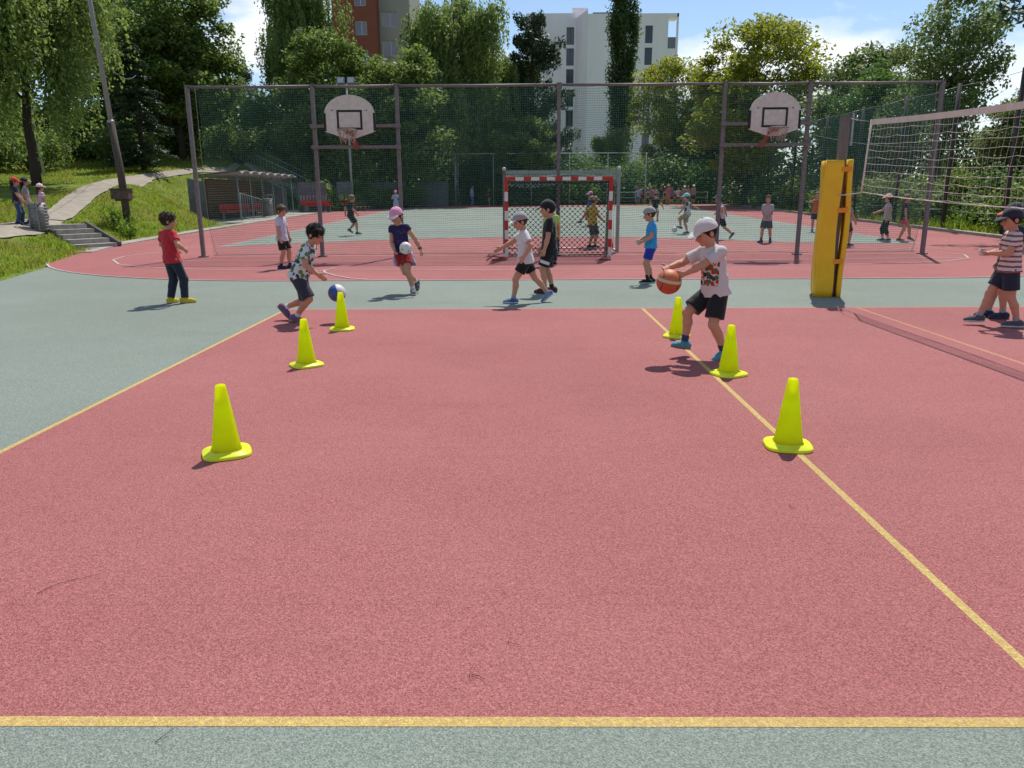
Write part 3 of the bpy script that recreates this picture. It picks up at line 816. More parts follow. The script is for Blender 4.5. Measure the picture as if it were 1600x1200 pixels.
def leaf_quads(C, size, rg, upb=0.5, aspect=0.55, D=None):
    """one small folded leaf (rhombus) at each centre; D = optional long-axis direction"""
    n = len(C)
    nrm = rg.standard_normal((n, 3)); nrm[:, 2] = np.abs(nrm[:, 2]) + upb
    nrm /= np.linalg.norm(nrm, axis=1, keepdims=True)
    if D is None: D = rg.standard_normal((n, 3))
    D = D - (D * nrm).sum(1, keepdims=True) * nrm
    D /= np.maximum(np.linalg.norm(D, axis=1, keepdims=True), 1e-6)
    S = np.cross(nrm, D)
    sz = size * (0.7 + 0.6 * rg.random((n, 1)))
    V = np.stack([C - D * sz * 0.5, C + S * sz * aspect * 0.5 + nrm * sz * 0.08, C + D * sz * 0.5, C - S * sz * aspect * 0.5 + nrm * sz * 0.08], 1)
    return V.reshape(-1, 3), np.arange(4 * n).reshape(n, 4)

def limb(mb, a, b, ra, rb, rg, n=6, wob=0.06, k=6):
    a = np.asarray(a, float); b = np.asarray(b, float); t = np.linspace(0, 1, k)[:, None]
    L_ = np.linalg.norm(b - a)
    P = a + (b - a) * t + np.concatenate([[np.zeros(3)], rg.standard_normal((k - 2, 3)) * wob * L_ * 0.5, [np.zeros(3)]])
    mb.tube(P, np.linspace(ra, rb, k), n)

def broad_tree(seed, height, rad, trunk_h, n_clump, per, leaf, squash=0.9, lowest=0.18, tr=0.25, shape=1.0, gap=0.0):
    """deciduous: limbs to leaf clumps scattered through an uneven crown"""
    rg = np.random.default_rng(seed); wood = MB()
    cz = trunk_h + (height - trunk_h) * 0.5; hz = (height - trunk_h) * 0.5
    limb(wood, (0, 0, -0.3), (0.02 * height * rg.standard_normal(), 0.02 * height * rg.standard_normal(), height * 0.72), tr, tr * 0.25, rg, 8, 0.02, 9)
    cl = []
    lob = [(rg.random() * 6.28, rg.uniform(-0.7, 0.8), rg.uniform(0.75, 1.12)) for _ in range(9)]
    while len(cl) < n_clump:
        d = rg.standard_normal(3); d /= np.linalg.norm(d)
        q = rg.random() ** 0.36
        az = math.atan2(d[1], d[0]); k = 1.0
        for la, le, ls in lob:
            w = max(0, math.cos(az - la)) ** 3 * max(0, 1 - abs(d[2] - le) * 1.3)
            k += (ls - 1) * w * 1.2
        prof = (1 - max(0, d[2] * q) ** 2 * (1 - shape) * 0.7)
        p = np.array([d[0] * rad * q * k * prof, d[1] * rad * q * k * prof, cz + d[2] * hz * q * (0.92 + 0.16 * rg.random())])
        if p[2] < trunk_h * 0.75 or rg.random() < gap * (1 - q): continue
        cl.append(p)
    cl = np.array(cl)
    for p in cl[rg.permutation(len(cl))[:min(46, len(cl))]]:
        z0 = max(trunk_h * 0.6, min(height * 0.68, p[2] - np.hypot(p[0], p[1]) * rg.uniform(0.5, 1.0)))
        limb(wood, (0, 0, z0), p, tr * 0.3 * (1.1 - z0 / height), 0.015, rg, 5, 0.08, 5)
    cr = (rad * hz * hz) ** (1 / 3.) * 0.24
    n = n_clump * per
    base = np.repeat(cl, per, 0); csz = np.repeat(rg.uniform(0.65, 1.35, n_clump), per)[:, None]
    o = rg.standard_normal((n, 3)); o /= np.linalg.norm(o, axis=1, keepdims=True); o *= (rg.random((n, 1)) ** 0.45) * cr * csz
    o[:, 2] *= 0.62
    V, F_ = leaf_quads(base + o, leaf, rg, 0.5)
    return wood, (V, F_)

def weeping_tree(seed, height, rad, n_strand, per, leaf, tr=0.22):
    """birch: upswept limbs with long hanging strands of small leaves"""
    rg = np.random.default_rng(seed); wood = MB()
    limb(wood, (0, 0, -0.3), (0.3, 0.1, height * 0.9), tr, 0.03, rg, 8, 0.015, 9)
    br = []
    for k in range(30):
        z0 = height * rg.uniform(0.25, 0.8); a = rg.random() * 6.28
        r_ = rad * rg.uniform(0.35, 1.0) * (1.15 - 0.55 * z0 / height)
        tip = np.array([r_ * math.cos(a), r_ * math.sin(a), min(height * 0.98, z0 + r_ * rg.uniform(0.4, 1.0))])
        limb(wood, (0, 0, z0), tip, tr * 0.28, 0.015, rg, 5, 0.06, 6); br.append((np.array([0, 0, z0]), tip))
    C = []; D = []
    for k in range(n_strand):
        a, b = br[rg.integers(len(br))]; t = rg.uniform(0.35, 1.05)
        p = a + (b - a) * t + rg.standard_normal(3) * 0.35
        ln = rg.uniform(0.8, 3.6) * min(1.0, height / 12); s = np.sort(rg.random(per))[:, None]
        out = np.array([p[0], p[1], 0]); out /= (np.linalg.norm(out) + 1e-6)
        ph = rg.random() * 6
        C.append(p + out * s * 0.35 + np.array([0, 0, -1.0]) * s * ln + rg.standard_normal((per, 3)) * 0.07 + 0.06 * np.sin(s * 5 + ph))
        D.append(np.tile([0.1, 0.1, -1.0], (per, 1)) + rg.standard_normal((per, 3)) * 0.35)
    C = np.concatenate(C); keep = C[:, 2] > 0.8
    V, F_ = leaf_quads(C[keep], leaf, rg, 0.0, 0.6, np.concatenate(D)[keep])
    return wood, (V, F_)

def column_tree(seed, height, rad, n, leaf):
    """Lombardy poplar: narrow, steep branches"""
    rg = np.random.default_rng(seed); wood = MB()
    limb(wood, (0, 0, -0.3), (0, 0, height * 0.97), 0.32, 0.03, rg, 8, 0.004, 9)
    cl = []
    for k in range(150):
        z = height * rg.uniform(0.06, 0.98); a = rg.random() * 6.28
        r_ = rad * (0.35 + 0.65 * rg.random()) * min(1, 0.55 + z / height) * (1.0 if z < height * 0.72 else max(0.12, (height - z) / (height * 0.28)))
        p = np.array([r_ * math.cos(a), r_ * math.sin(a), z]); cl.append(p)
        if k < 70: limb(wood, (0, 0, max(0.5, z - 2.4)), p, 0.05, 0.012, rg, 4, 0.04, 4)
    cl = np.array(cl); idx = rg.integers(len(cl), size=n)
    o = rg.standard_normal((n, 3)) * np.array([0.28, 0.28, 0.75])
    V, F_ = leaf_quads(cl[idx] + o, leaf, rg, 0.3)
    return wood, (V, F_)

def pine_tree(seed, height, rad, n, bare=0.15, spruce=False):
    rg = np.random.default_rng(seed); wood = MB()
    limb(wood, (0, 0, -0.3), (0, 0, height * 0.98), 0.22, 0.03, rg, 8, 0.006, 9)
    C = []; D = []
    nb = 120 if spruce else 80
    for k in range(nb):
        f = rg.uniform(bare, 0.98); z = height * f; a = rg.random() * 6.28
        env = (1 - f) ** 0.75 if spruce else (1 - max(0, f - 0.45) / 0.58) ** 0.6 * rg.uniform(0.55, 1.0)
        r_ = rad * env * rg.uniform(0.75, 1.05) + 0.15
        d = np.array([math.cos(a), math.sin(a), 0])
        tip = d * r_ + np.array([0, 0, z + (-0.25 if spruce else 0.35) * r_])
        limb(wood, (0, 0, z), tip, 0.04, 0.01, rg, 4, 0.04, 5)
        m_ = max(4, int(n / nb * (0.3 + r_ / rad)))
        t = rg.uniform(0.25, 1.05, (m_, 1)); side = np.array([-d[1], d[0], 0])
        P = np.array([0, 0, z]) + (tip - np.array([0, 0, z])) * t + side * rg.standard_normal((m_, 1)) * 0.28 * r_ * (1.15 - t) + np.array([0, 0, 1.0]) * rg.standard_normal((m_, 1)) * (0.07 if spruce else 0.2)
        C.append(P); D.append(d * 0.8 + np.array([0, 0, -0.35 if spruce else 0.9]) + rg.standard_normal((m_, 3)) * 0.5)
    C = np.concatenate(C); V, F_ = leaf_quads(C, 0.34 if spruce else 0.30, rg, 0.2, 0.32, np.concatenate(D))
    return wood, (V, F_)

def bush(seed, w, h, n, leaf):
    rg = np.random.default_rng(seed); wood = MB(); cl = []
    for k in range(26):
        a = rg.random() * 6.28; q = rg.random() ** 0.5
        p = np.array([w * q * math.cos(a), w * q * math.sin(a), h * rg.uniform(0.12, 1.0) * (1 - 0.45 * q * q)]); cl.append(p)
        limb(wood, (p[0] * 0.2, p[1] * 0.2, -0.1), p, 0.03, 0.008, rg, 4, 0.06, 4)
    cl = np.array(cl); idx = rg.integers(len(cl), size=n)
    o = rg.standard_normal((n, 3)) * np.array([0.2 * w, 0.2 * w, 0.13 * h])
    P = cl[idx] + o; P[:, 2] = np.abs(P[:, 2]) + 0.03
    V, F_ = leaf_quads(P, leaf, rg, 0.5)
    return wood, (V, F_)

PROTO = {}
def proto(key, made, leaf, bark):
    wood, (V, F_) = made
    PROTO[key] = (wood.mesh(key + '_trunk'), mesh_arrays(key + '_crown', V, [F_], True), leaf, bark)
proto('maple_a', broad_tree(1, 12.0, 4.6, 2.2, 150, 260, 0.30), LM['maple'], M_BARK)
proto('maple_b', broad_tree(2, 9.5, 3.6, 1.6, 120, 240, 0.26, shape=0.6), LM['maple'], M_BARK)
proto('dark_a', broad_tree(3, 13.0, 4.4, 2.0, 140, 220, 0.30), LM['dark'], M_BARK)
proto('bright_a', broad_tree(4, 11.5, 4.3, 1.2, 130, 230, 0.26, gap=0.3), LM['bright'], M_BARK)
proto('ash_a', broad_tree(5, 11.0, 3.6, 2.0, 90, 170, 0.24, shape=0.5, gap=0.6, tr=0.16), LM['ash'], M_BARK)
proto('ash_b', broad_tree(15, 9.0, 3.8, 1.0, 110, 200, 0.24, shape=0.9, gap=0.3, tr=0.16), LM['ash'], M_BARK)
proto('birch_a', weeping_tree(6, 15.0, 4.4, 2900, 26, 0.19), LM['birch'], M_BIRCHB)
proto('birch_b', weeping_tree(7, 12.5, 5.4, 3200, 26, 0.17), LM['birch'], M_BARK)
proto('poplar', column_tree(8, 21.0, 1.55, 26000, 0.26), LM['poplar'], M_BARK)
proto('pine', pine_tree(9, 13.0, 3.2, 17000), LM['pine'], M_BARK)
proto('high_pine', pine_tree(19, 13.0, 3.9, 11000, 0.50), LM['pine'], M_BARK)
proto('spruce', pine_tree(10, 15.0, 3.2, 19000, 0.06, True), LM['pine'], M_BARK)
proto('bush_a', bush(12, 1.7, 2.6, 5200, 0.17), LM['dark'], M_BARK)
proto('bush_b', bush(13, 1.5, 1.8, 4200, 0.15), LM['maple'], M_BARK)
proto('bush_c', bush(14, 1.3, 1.2, 3400, 0.13), LM['weed'], M_BARK)

def plant(name, key, x, y, s=1.0, rz=0.0, label=None, cat='tree', group=None, sx=1.0, dz=0.0):
    tm, cm, leaf, bark = PROTO[key]
    t = empty(name, (x, y, float(terr(x, y)) + dz), rz=rz, label=label, cat=cat, group=group)
    t.scale = (s * sx, s * sx, s)
    a, b = ('trunk', 'crown') if cat == 'tree' else ('stems', 'foliage')
    link(a, tm, bark, t); link(b, cm, leaf, t)
    return t
# ------------------------------------------------------------------ trees round the ground
TG = 'trees round the sports ground'
plant('birch_tree', 'birch_b', -22.6, 37.0, 1.12, 0.3, 'big drooping birch with dark trunk at the left edge beside the path', group=TG)
plant('spruce_tree', 'spruce', -30.5, 61.5, 1.05, 0.9, 'tall black green spruce rising between the left birch and the round maple', group=TG)
plant('birch_tree', 'birch_b', -35.0, 50, 1.2, 1.9, 'birch thicket at the far left, behind the thin grey light pole', group=TG)
plant('spruce_tree', 'spruce', -22.4, 47.5, 0.50, 2.1, 'small olive spruce with low spread branches right of the tall lamp post', group=TG, sx=1.5)
plant('maple_tree', 'maple_a', -24.0, 57.0, 0.99, 0.0, 'big round maple with a full crown left of the net fence', group=TG, sx=1.08)
plant('maple_tree', 'dark_a', -30.5, 68, 0.95, 2.4, 'dark broadleaf tree just behind the big round maple', group=TG)
plant('pine_tree', 'pine', -31.0, 92, 0.55, 0.5, 'small distant pine standing before the white cloud', group=TG)
plant('birch_tree', 'birch_a', -18.6, 68, 1.22, 0.5, 'pale weeping birch just left of the brown tower block', group=TG, sx=0.82)
plant('maple_tree', 'maple_b', -14.1, 60.5, 1.32, 1.2, 'bright maple in front of the brown tower block, above the left hoop', group=TG, sx=0.92)
plant('maple_tree', 'maple_b', -8.9, 61.5, 1.22, 3.4, 'rounded maple below the grey wing of the tower block', group=TG, sx=0.95)
plant('birch_tree', 'birch_a', -5.0, 67, 1.25, 2.2, 'tallest weeping birch, in the middle, hiding the tower block edge', group=TG, sx=0.88)
plant('birch_tree', 'birch_a', -1.3, 72, 0.98, 4.0, 'slimmer weeping birch between the tallest birch and the dark pine', group=TG)
plant('pine_tree', 'pine', 1.2, 70, 1.2, 0.2, 'dark pine standing against the white apartment block', group=TG, sx=1.12)
plant('maple_tree', 'maple_b', 0.4, 66.5, 0.78, 5.0, 'low maple at the foot of the dark pine', group=TG)
plant('poplar_tree', 'poplar', 10.75, 85, 1.18, 0.0, 'narrow columnar poplar in front of the white apartment block', group=TG, sx=0.80)
plant('birch_tree', 'birch_a', 8.9, 80, 0.52, 1.0, 'small pale weeping birch at the foot of the poplar', group=TG)
plant('robinia_tree', 'bright_a', 15.5, 80, 1.2, 0.7, 'yellow green tree just right of the poplar', group=TG, sx=0.85)
plant('robinia_tree', 'bright_a', 17.2, 60, 1.16, 2.9, 'broad yellow green tree with a high dome above the right hoop', group=TG, sx=1.02)
plant('robinia_tree', 'bright_a', 18.7, 78, 0.9, 4.4, 'small yellow green tree low between the poplar and the right hoop', group=TG)
plant('ash_tree', 'ash_b', 22.4, 51, 1.10, 0.4, 'rounded ash between the yellow green dome and the tall feathery ash', group=TG)
plant('ash_tree', 'ash_b', 27.0, 62, 1.12, 2.0, 'far ash filling the skyline behind the rounded ash', group=TG)
plant('ash_tree', 'ash_a', 22.0, 42, 1.03, 1.4, 'tall feathery ash with open twigs against the sky at right', group=TG, sx=0.8)
plant('ash_tree', 'ash_b', 21.5, 33.5, 0.62, 0.8, 'low ash thicket behind the volleyball net', group=TG)
plant('ash_tree', 'ash_b', 20.5, 27.0, 0.50, 2.6, 'low ash thicket at the right edge behind the striped boy', group=TG)
plant('ash_tree', 'ash_b', 26.0, 36.0, 0.50, 4.6, 'low round tree at the right edge under the cloud', group=TG)
plant('maple_tree', 'dark_a', -12.0, 75, 0.88, 0.7, 'shaded tree deep behind the left hoop', group=TG)
plant('maple_tree', 'dark_a', -3.6, 78, 0.80, 1.9, 'shaded tree deep behind the tallest birch', group=TG)
plant('maple_tree', 'dark_a', 19.5, 74, 0.82, 3.1, 'shaded tree deep behind the yellow green dome', group=TG)
plant('maple_tree', 'dark_a', 20.6, 47, 0.62, 5.1, 'dark broadleaf tree behind the right hoop post', group=TG)
plant('maple_tree', 'dark_a', -36, 72, 1.1, 4.1, 'dark tree closing the gap at the far left', group=TG)
plant('maple_tree', 'dark_a', -45, 60, 1.1, 0.2, 'dark tree at the far left edge behind the birch thicket', group=TG)
# overhanging pine bough at the upper right comes from a pine standing outside the frame
plant('pine_tree', 'high_pine', 16.95, 25.6, 0.98, 2.3, 'near pine whose bough hangs into the upper right corner', group=TG, sx=1.1)

# shrubs: the shaded hedge behind the far end, and looser ones along both sides
BG = 'shrubs round the sports ground'
rb_ = np.random.default_rng(5)
end_pos = ['straight behind the left hoop post', 'behind the pink capped far runner', 'left of the adult in pale blue', 'behind the adult in pale blue', 'behind the dark clad child at the far end',
           'behind the left post of the striped goal', 'behind the middle of the striped goal', 'behind the right post of the striped goal', 'behind the left end of the far crowd', 'behind the right end of the far crowd',
           'right of the far crowd', 'behind the ball kicking boy', 'behind the fence post right of the crowd']
for k, lab in enumerate(end_pos):
    x = -14.5 + k * 2.62
    plant('shrub', 'bush_a', x + rb_.uniform(-0.4, 0.4), 70.5 + rb_.uniform(-1, 1.5), rb_.uniform(1.2, 1.9), rb_.random() * 6, 'dark shrub in the far hedge ' + lab, 'shrub', BG, sx=1.1)
for k, (x, y, key, s, lab) in enumerate([
        (-6.0, 66.6, 'bush_b', 0.9, 'green shrub at the far end left of the tall grass frame'), (-1.4, 66.8, 'bush_b', 1.15, 'bright shrub behind the left goal post, far end'), (2.4, 67.3, 'bush_c', 1.3, 'bright low shrub seen through the striped goal'),
        (5.2, 67.6, 'bush_c', 1.25, 'bright low shrub seen through the right half of the goal'), (-17.6, 57.2, 'bush_c', 1.2, 'leafy shrub at the foot of the stair railing'), (-12.6, 54.6, 'bush_c', 1.1, 'weedy shrub between the two red benches'),
        (-10.4, 58.6, 'bush_b', 0.85, 'shrub before the concrete panel past the red benches'), (-8.3, 60.2, 'bush_b', 0.9, 'low shrub right of the concrete panels'),
        (-27.8, 45.5, 'bush_b', 1.25, 'yellow green shrub beside the birch trunk'), (-24.8, 50.5, 'bush_b', 1.35, 'shrub under the small olive spruce'), (-31.0, 44.0, 'bush_a', 1.1, 'dark shrub at the foot of the thin grey light pole'),
        (-20.6, 58.5, 'bush_b', 1.3, 'shrub under the big round maple, by the end of the path'), (-25.8, 60.5, 'bush_a', 1.4, 'dark shrub under the left side of the big round maple'), (-33.0, 40.0, 'bush_b', 1.2, 'shrub at the left edge above the girls'),
        (17.9, 44.0, 'bush_b', 1.0, 'shrub right of the red vest child'), (18.2, 39.0, 'bush_b', 1.1, 'shrub behind the yellow pad'), (18.6, 34.5, 'bush_b', 1.2, 'shrub behind the two girls'), (18.9, 30.2, 'bush_a', 0.9, 'dark shrub behind the right end post of the fence'),
        (18.0, 27.4, 'bush_b', 1.0, 'shrub at the second tall dark post'), (18.6, 24.0, 'bush_b', 1.1, 'shrub at the right edge behind the red capped boy'), (18.2, 49.5, 'bush_b', 1.2, 'shrub behind the boy with the dark shorts'),
        (18.5, 55.0, 'bush_a', 1.1, 'dark shrub left of the red vest child'), (18.3, 61.0, 'bush_a', 1.3, 'dark shrub at the far right corner of the field')]):
    plant('shrub', key, x, y, s, rb_.random() * 6, lab, 'shrub', BG)

for k, (x, y, key, s, lab) in enumerate([
        (-38, 52, 'bush_a', 1.7, 'dark shrub at the far left edge beneath the birch thicket'), (-34, 57, 'bush_a', 1.7, 'dark shrub behind the thin grey light pole'), (-29.5, 56, 'bush_a', 1.5, 'dark shrub right of the birch trunk, in the shade'), (-27.5, 64.5, 'bush_a', 1.8, 'dark shrub behind the small olive spruce'),
        (-21.5, 66, 'bush_a', 1.7, 'dark shrub above the end of the path'), (-17.0, 65, 'bush_a', 1.6, 'dark shrub right of the stair railings'), (-42, 47, 'bush_b', 1.9, 'light green shrub at the very left edge'), (-24.0, 70, 'bush_a', 2.2, 'tall dark shrub in the gap behind the round maple'),
        (22.5, 24.5, 'bush_a', 1.6, 'dark shrub deep behind the red capped boy'), (23.5, 29.5, 'bush_a', 1.7, 'dark shrub deep behind the volleyball net'), (22.5, 37.5, 'bush_a', 1.7, 'dark shrub deep behind the two girls'), (21.5, 44, 'bush_a', 1.6, 'dark shrub deep behind the yellow pad'), (20.5, 53, 'bush_a', 1.7, 'dark shrub deep behind the red vest child'), (19.6, 22.0, 'bush_a', 1.35, 'dark shrub at the far right edge')]):
    plant('shrub', key, x, y, s, rb_.random() * 6, lab, 'shrub', BG)

# ------------------------------------------------------------------ grass on the bank
def grass_patch(n, xr, yr, hmin, hmax, seed, cond, w=0.012):
    rg = np.random.default_rng(seed)
    X = rg.uniform(*xr, n); Y = rg.uniform(*yr, n); ok = cond(X, Y); X, Y = X[ok], Y[ok]; n = len(X)
    clump = 0.55 + 0.75 * (np.sin(X * 2.3 + np.sin(Y * 1.9)) * np.sin(Y * 2.9 + 1.3) * 0.5 + 0.5)
    Hh = rg.uniform(hmin, hmax, n) * clump; Z = np.where(X > 14, gz(Y) - 0.04, terr(X, Y)) - 0.01
    a = rg.random(n) * 6.28; dx, dy = np.cos(a), np.sin(a); b = rg.random(n) * 6.28; ln = Hh * rg.uniform(0.2, 0.7, n)
    ws = w * (0.7 + 0.6 * rg.random(n))
    B = np.stack([X, Y, Z], -1); S = np.stack([dx, dy, 0 * dx], -1) * ws[:, None]; T_ = B + np.stack([np.cos(b) * ln, np.sin(b) * ln, Hh], -1)
    Mi = B + np.stack([np.cos(b) * ln * 0.3, np.sin(b) * ln * 0.3, Hh * 0.6], -1)
    V = np.stack([B - S, B + S, Mi + S * 0.7, T_, Mi - S * 0.7], 1).reshape(-1, 3)
    return V, np.arange(5 * n).reshape(n, 5)
def on_path(X, Y):
    l = np.interp(Y, [q[1] for q in PL], [q[0] for q in PL]); r = np.interp(Y, [q[1] for q in PR], [q[0] for q in PR])
    sa = (X + 12.75) * dirv[0] + (Y - 23.25) * dirv[1]; sb_ = (X + 12.75) * perp[0] + (Y - 23.25) * perp[1]; steps = (np.abs(sb_) < 0.66) & (sa < 2.0) & (sa > -0.4)
    return ((X > l - 0.1) & (X < r + 0.1)) | steps
def left_ok(X, Y): return (X < bank_edge(Y) - 0.22 - 0.32 * (Y > 23)) & ~on_path(X, Y)
def right_ok(X, Y): return X > np.interp(Y, rk, rx) + 0.35
V1, F1 = grass_patch(90000, (-20, -9.4), (10.5, 38), 0.05, 0.15, 21, left_ok)
V2, F2 = grass_patch(30000, (-36, -13), (38, 62), 0.06, 0.16, 22, left_ok, 0.02)
V3, F3 = grass_patch(22000, (15.7, 20.5), (18, 62), 0.10, 0.42, 23, right_ok, 0.016)
me = mesh_arrays('grass', np.concatenate([V1, V2, V3]), [np.concatenate([F1, F2 + len(V1), F3 + len(V1) + len(V2)])], True)
tag(link('grass', me, LM['grass']), 'sunlit green grass covering the bank and the right verge', 'grass', kind='stuff')
# tall weeds round the foot of the lamp post and along the right verge
def weed(x, y, s, seed, label):
    rg = np.random.default_rng(seed); C = []; D = []; mb = MB()
    for k in range(26):
        a = rg.random() * 6.28; l = rg.uniform(0.3, 0.8) * s; p0 = np.array([0.22 * s * math.cos(a), 0.22 * s * math.sin(a), 0]) * rg.random(); tip = p0 + np.array([math.cos(a) * l * 0.4, math.sin(a) * l * 0.4, l])
        mb.tube([p0, (p0 + tip) / 2, tip], [0.005, 0.004, 0.002], 4)
        t = rg.uniform(0.15, 1, (14, 1)); C.append(p0 + (tip - p0) * t + rg.standard_normal((14, 3)) * 0.03); D.append(np.tile([math.cos(a), math.sin(a), 0.5], (14, 1)) + rg.standard_normal((14, 3)) * 0.6)
    V, F_ = leaf_quads(np.concatenate(C), 0.11, rg, 0.4, 0.4, np.concatenate(D))
    z = float(gz(y)) - 0.04 if x > 0 else float(terr(x, y))
    w_ = empty('weed_clump', (x, y, z), label=label, cat='weeds', group='tall weeds')
    mb.build('stems', LM['weed'], w_); link('leaves', mesh_arrays('leaves', V, [F_], True), LM['weed'], w_)
weed(-14.35, 27.6, 1.1, 1, 'tall weeds left of the lamp post foot')
weed(-13.75, 27.3, 1.25, 2, 'tall weeds right of the lamp post foot')
weed(-13.3, 26.5, 0.8, 3, 'lower weeds between the lamp post and the steps')
weed(16.6, 29.6, 1.0, 4, 'tall weeds behind the right end post of the fence')
weed(16.8, 25.8, 1.1, 5, 'tall weeds between the two tall dark posts')
weed(16.5, 33.5, 1.1, 6, 'tall weeds behind the pink shorts girl')

# ------------------------------------------------------------------ lamp posts and poles on the left
M_WPOLE = mat('weathered_dark_post', (0.11, 0.085, 0.07), 0.9, 0.45, 10, stretch=(5, 5, 0.5), bump=0.4)
M_GPOLE = mat('grey_pole_paint', (0.28, 0.28, 0.29), 0.55, 0.25, 10)
M_LPOLE = mat('pale_pole_paint', (0.40, 0.42, 0.42), 0.5, 0.25, 10)
lx, ly = -13.95, 27.8; lz = float(terr(lx, ly))
lp = empty('lamp_post', (lx, ly, lz), label='tall two part lamp post with a brown box on the grass bank', cat='lamp post')
mb = MB(); mb.tube([(0.05, 0, -0.2), (0.0, 0, 2.0), (-0.13, 0, 3.75)], [0.13, 0.125, 0.115], 10); mb.build('lower_shaft', M_WPOLE, lp)
mb = MB(); mb.tube([(-0.105, 0, 3.5), (-0.30, 0, 7.0), (-0.44, 0, 10.2)], [0.085, 0.075, 0.06], 10); up_ = mb.build('upper_shaft', M_GPOLE, lp)
mb = MB(); mb.lathe([(0.001, 3.77), (0.10, 3.77), (0.122, 3.74), (0.122, 3.68), (0.1, 3.66)], 12, (-0.125, 0, 0)); mb.build('collar', M_GALV, lp)
mb = MB(); mb.box((-0.01, -0.10, 1.28), (0.62, 0.34, 0.34)); mb.box((-0.01, -0.10, 1.465), (0.68, 0.40, 0.03)); mb.box((0.0, -0.05, 1.08), (0.5, 0.2, 0.06)); bx_ = mb.build('junction_box', mat('brown_box_paint', (0.13, 0.095, 0.075), 0.8, 0.5, 8), lp)
mb = MB(); mb.tube([(-0.44, 0, 10.2), (-0.40, -0.5, 10.6), (-0.36, -1.4, 10.7)], 0.04, 8); mb.build('lamp_arm', M_GPOLE, lp)
mb = MB(); mb.ball((-0.36, -1.7, 10.66), (0.16, 0.36, 0.08)); mb.build('lamp_head', M_GPOLE, lp)
t = np.linspace(0, 1, 14)
mb = MB(); mb.tube(np.stack([-0.22 - t * 9.8, t * 24.0, 5.75 - 0.6 * np.sin(t * 3.14) + 3.2 * t], -1), 0.009, 5); mb.build('wire', mat('pale_wire', (0.3, 0.3, 0.3), 0.6), lp)
lp2 = empty('light_pole', (-25.6, 42.6, float(terr(-25.6, 42.6))), label='thin grey light pole standing under the left birch', cat='lamp post')
mb = MB(); mb.tube([(0.1, 0, -0.2), (-0.1, 0, 3.0), (-0.25, 0, 6.5)], [0.075, 0.065, 0.05], 8); mb.build('shaft', M_LPOLE, lp2)
mb = MB(); mb.tube([(-0.25, 0, 6.5), (-0.2, -0.3, 6.7), (-0.15, -0.8, 6.75)], 0.03, 6); mb.ball((-0.15, -1.0, 6.73), (0.12, 0.28, 0.06)); mb.build('lamp_head', M_LPOLE, lp2)

# wire-mesh litter bin
M_BIN = mat('grey_bin_steel', (0.27, 0.27, 0.26), 0.5, 0.3, 16, metal=0.4)
def bin_(x, y, z, s, label, h=0.86, r=0.25):
    b = empty('litter_bin', (x, y, z), label=label, cat='bin')
    mb = MB(); mb.lathe([(0.001, 0.05), (r * 0.93, 0.05), (r * 0.95, h), (r * 0.9, h), (r * 0.88, 0.08), (0.001, 0.08)], 24); mb.build('drum', M_BIN, b)
    mb = MB()
    for k in range(9):
        zz = 0.1 + k * (h - 0.16) / 8
        mb.lathe([(r * 0.95, zz - 0.012), (r * 1.0, zz - 0.008), (r * 1.0, zz + 0.008), (r * 0.95, zz + 0.012)], 24)
    mb.build('ribs', M_BIN, b)
    mb = MB(); mb.lathe([(r * 0.86, h + 0.17), (r * 1.03, h + 0.17), (r * 1.03, h + 0.20), (r * 0.86, h + 0.20), (r * 0.86, h + 0.17)], 24)
    for k in range(4):
        a = k * 1.571 + 0.4; mb.bar((r * 0.94 * math.cos(a), r * 0.94 * math.sin(a), h - 0.05), (r * 0.94 * math.cos(a), r * 0.94 * math.sin(a), h + 0.18), 0.02, 0.02)
    mb.build('rim', mat('pinkish_rim_paint', (0.42, 0.30, 0.28), 0.6, 0.3, 10), b)
    for sgn in (-1, 1):
        mb = MB(); mb.box((sgn * 0.13, -r * 0.98, h * 0.5), (0.035, 0.03, h * 0.98)); mb.build('upright', M_BIN, b)
    return b
bin_(-14.22, 23.15, float(terr(-14.22, 23.15)) - 0.02, 1, 'round grey steel litter bin at the top of the steps')

# ------------------------------------------------------------------ roofed team shelter with red seats
M_SLAT = mat('brown_slat_wood', (0.15, 0.075, 0.045), 0.85, 0.5, 6, stretch=(8, 0.8, 8), island=0.25)
M_PANEL = mat('grey_concrete_panel', (0.15, 0.155, 0.165), 0.9, 0.3, 4, bump=0.3)
M_ROOF = mat('grey_roof_sheet', (0.30, 0.29, 0.28), 0.7, 0.35, 5)
M_SEAT = mat('red_plastic', (0.50, 0.02, 0.022), 0.4, 0.15, 6)
M_FRAME = mat('blue_grey_steel', (0.22, 0.27, 0.30), 0.5, 0.25, 10)
SX, SY0, SY1 = -14.35, 40.2, 49.7
sh = empty('team_shelter', (SX, SY0, float(gz(SY0)) + 0.03), label='roofed team shelter with wavy roof and brown slat back wall', cat='shelter')
Lh = SY1 - SY0
yy = np.linspace(-0.4, Lh + 0.2, 128); wv = 0.16 * np.abs(np.sin(yy * math.pi / 1.36)) ; top = []
V = np.concatenate([np.stack([np.full_like(yy, xx), yy, zz + wv + 0.012 * yy * 0], -1) for xx, zz in ((0.35, 2.32), (-1.9, 2.12), (-1.9, 2.08), (0.35, 2.28))])
n = len(yy); i = np.arange(n - 1)
me = mesh_arrays('roof', V, [np.concatenate([np.stack([i + a * n, i + ((a + 1) % 4) * n, i + 1 + ((a + 1) % 4) * n, i + 1 + a * n], -1) for a in range(4)])], True)
link('roof', me, M_ROOF, sh)
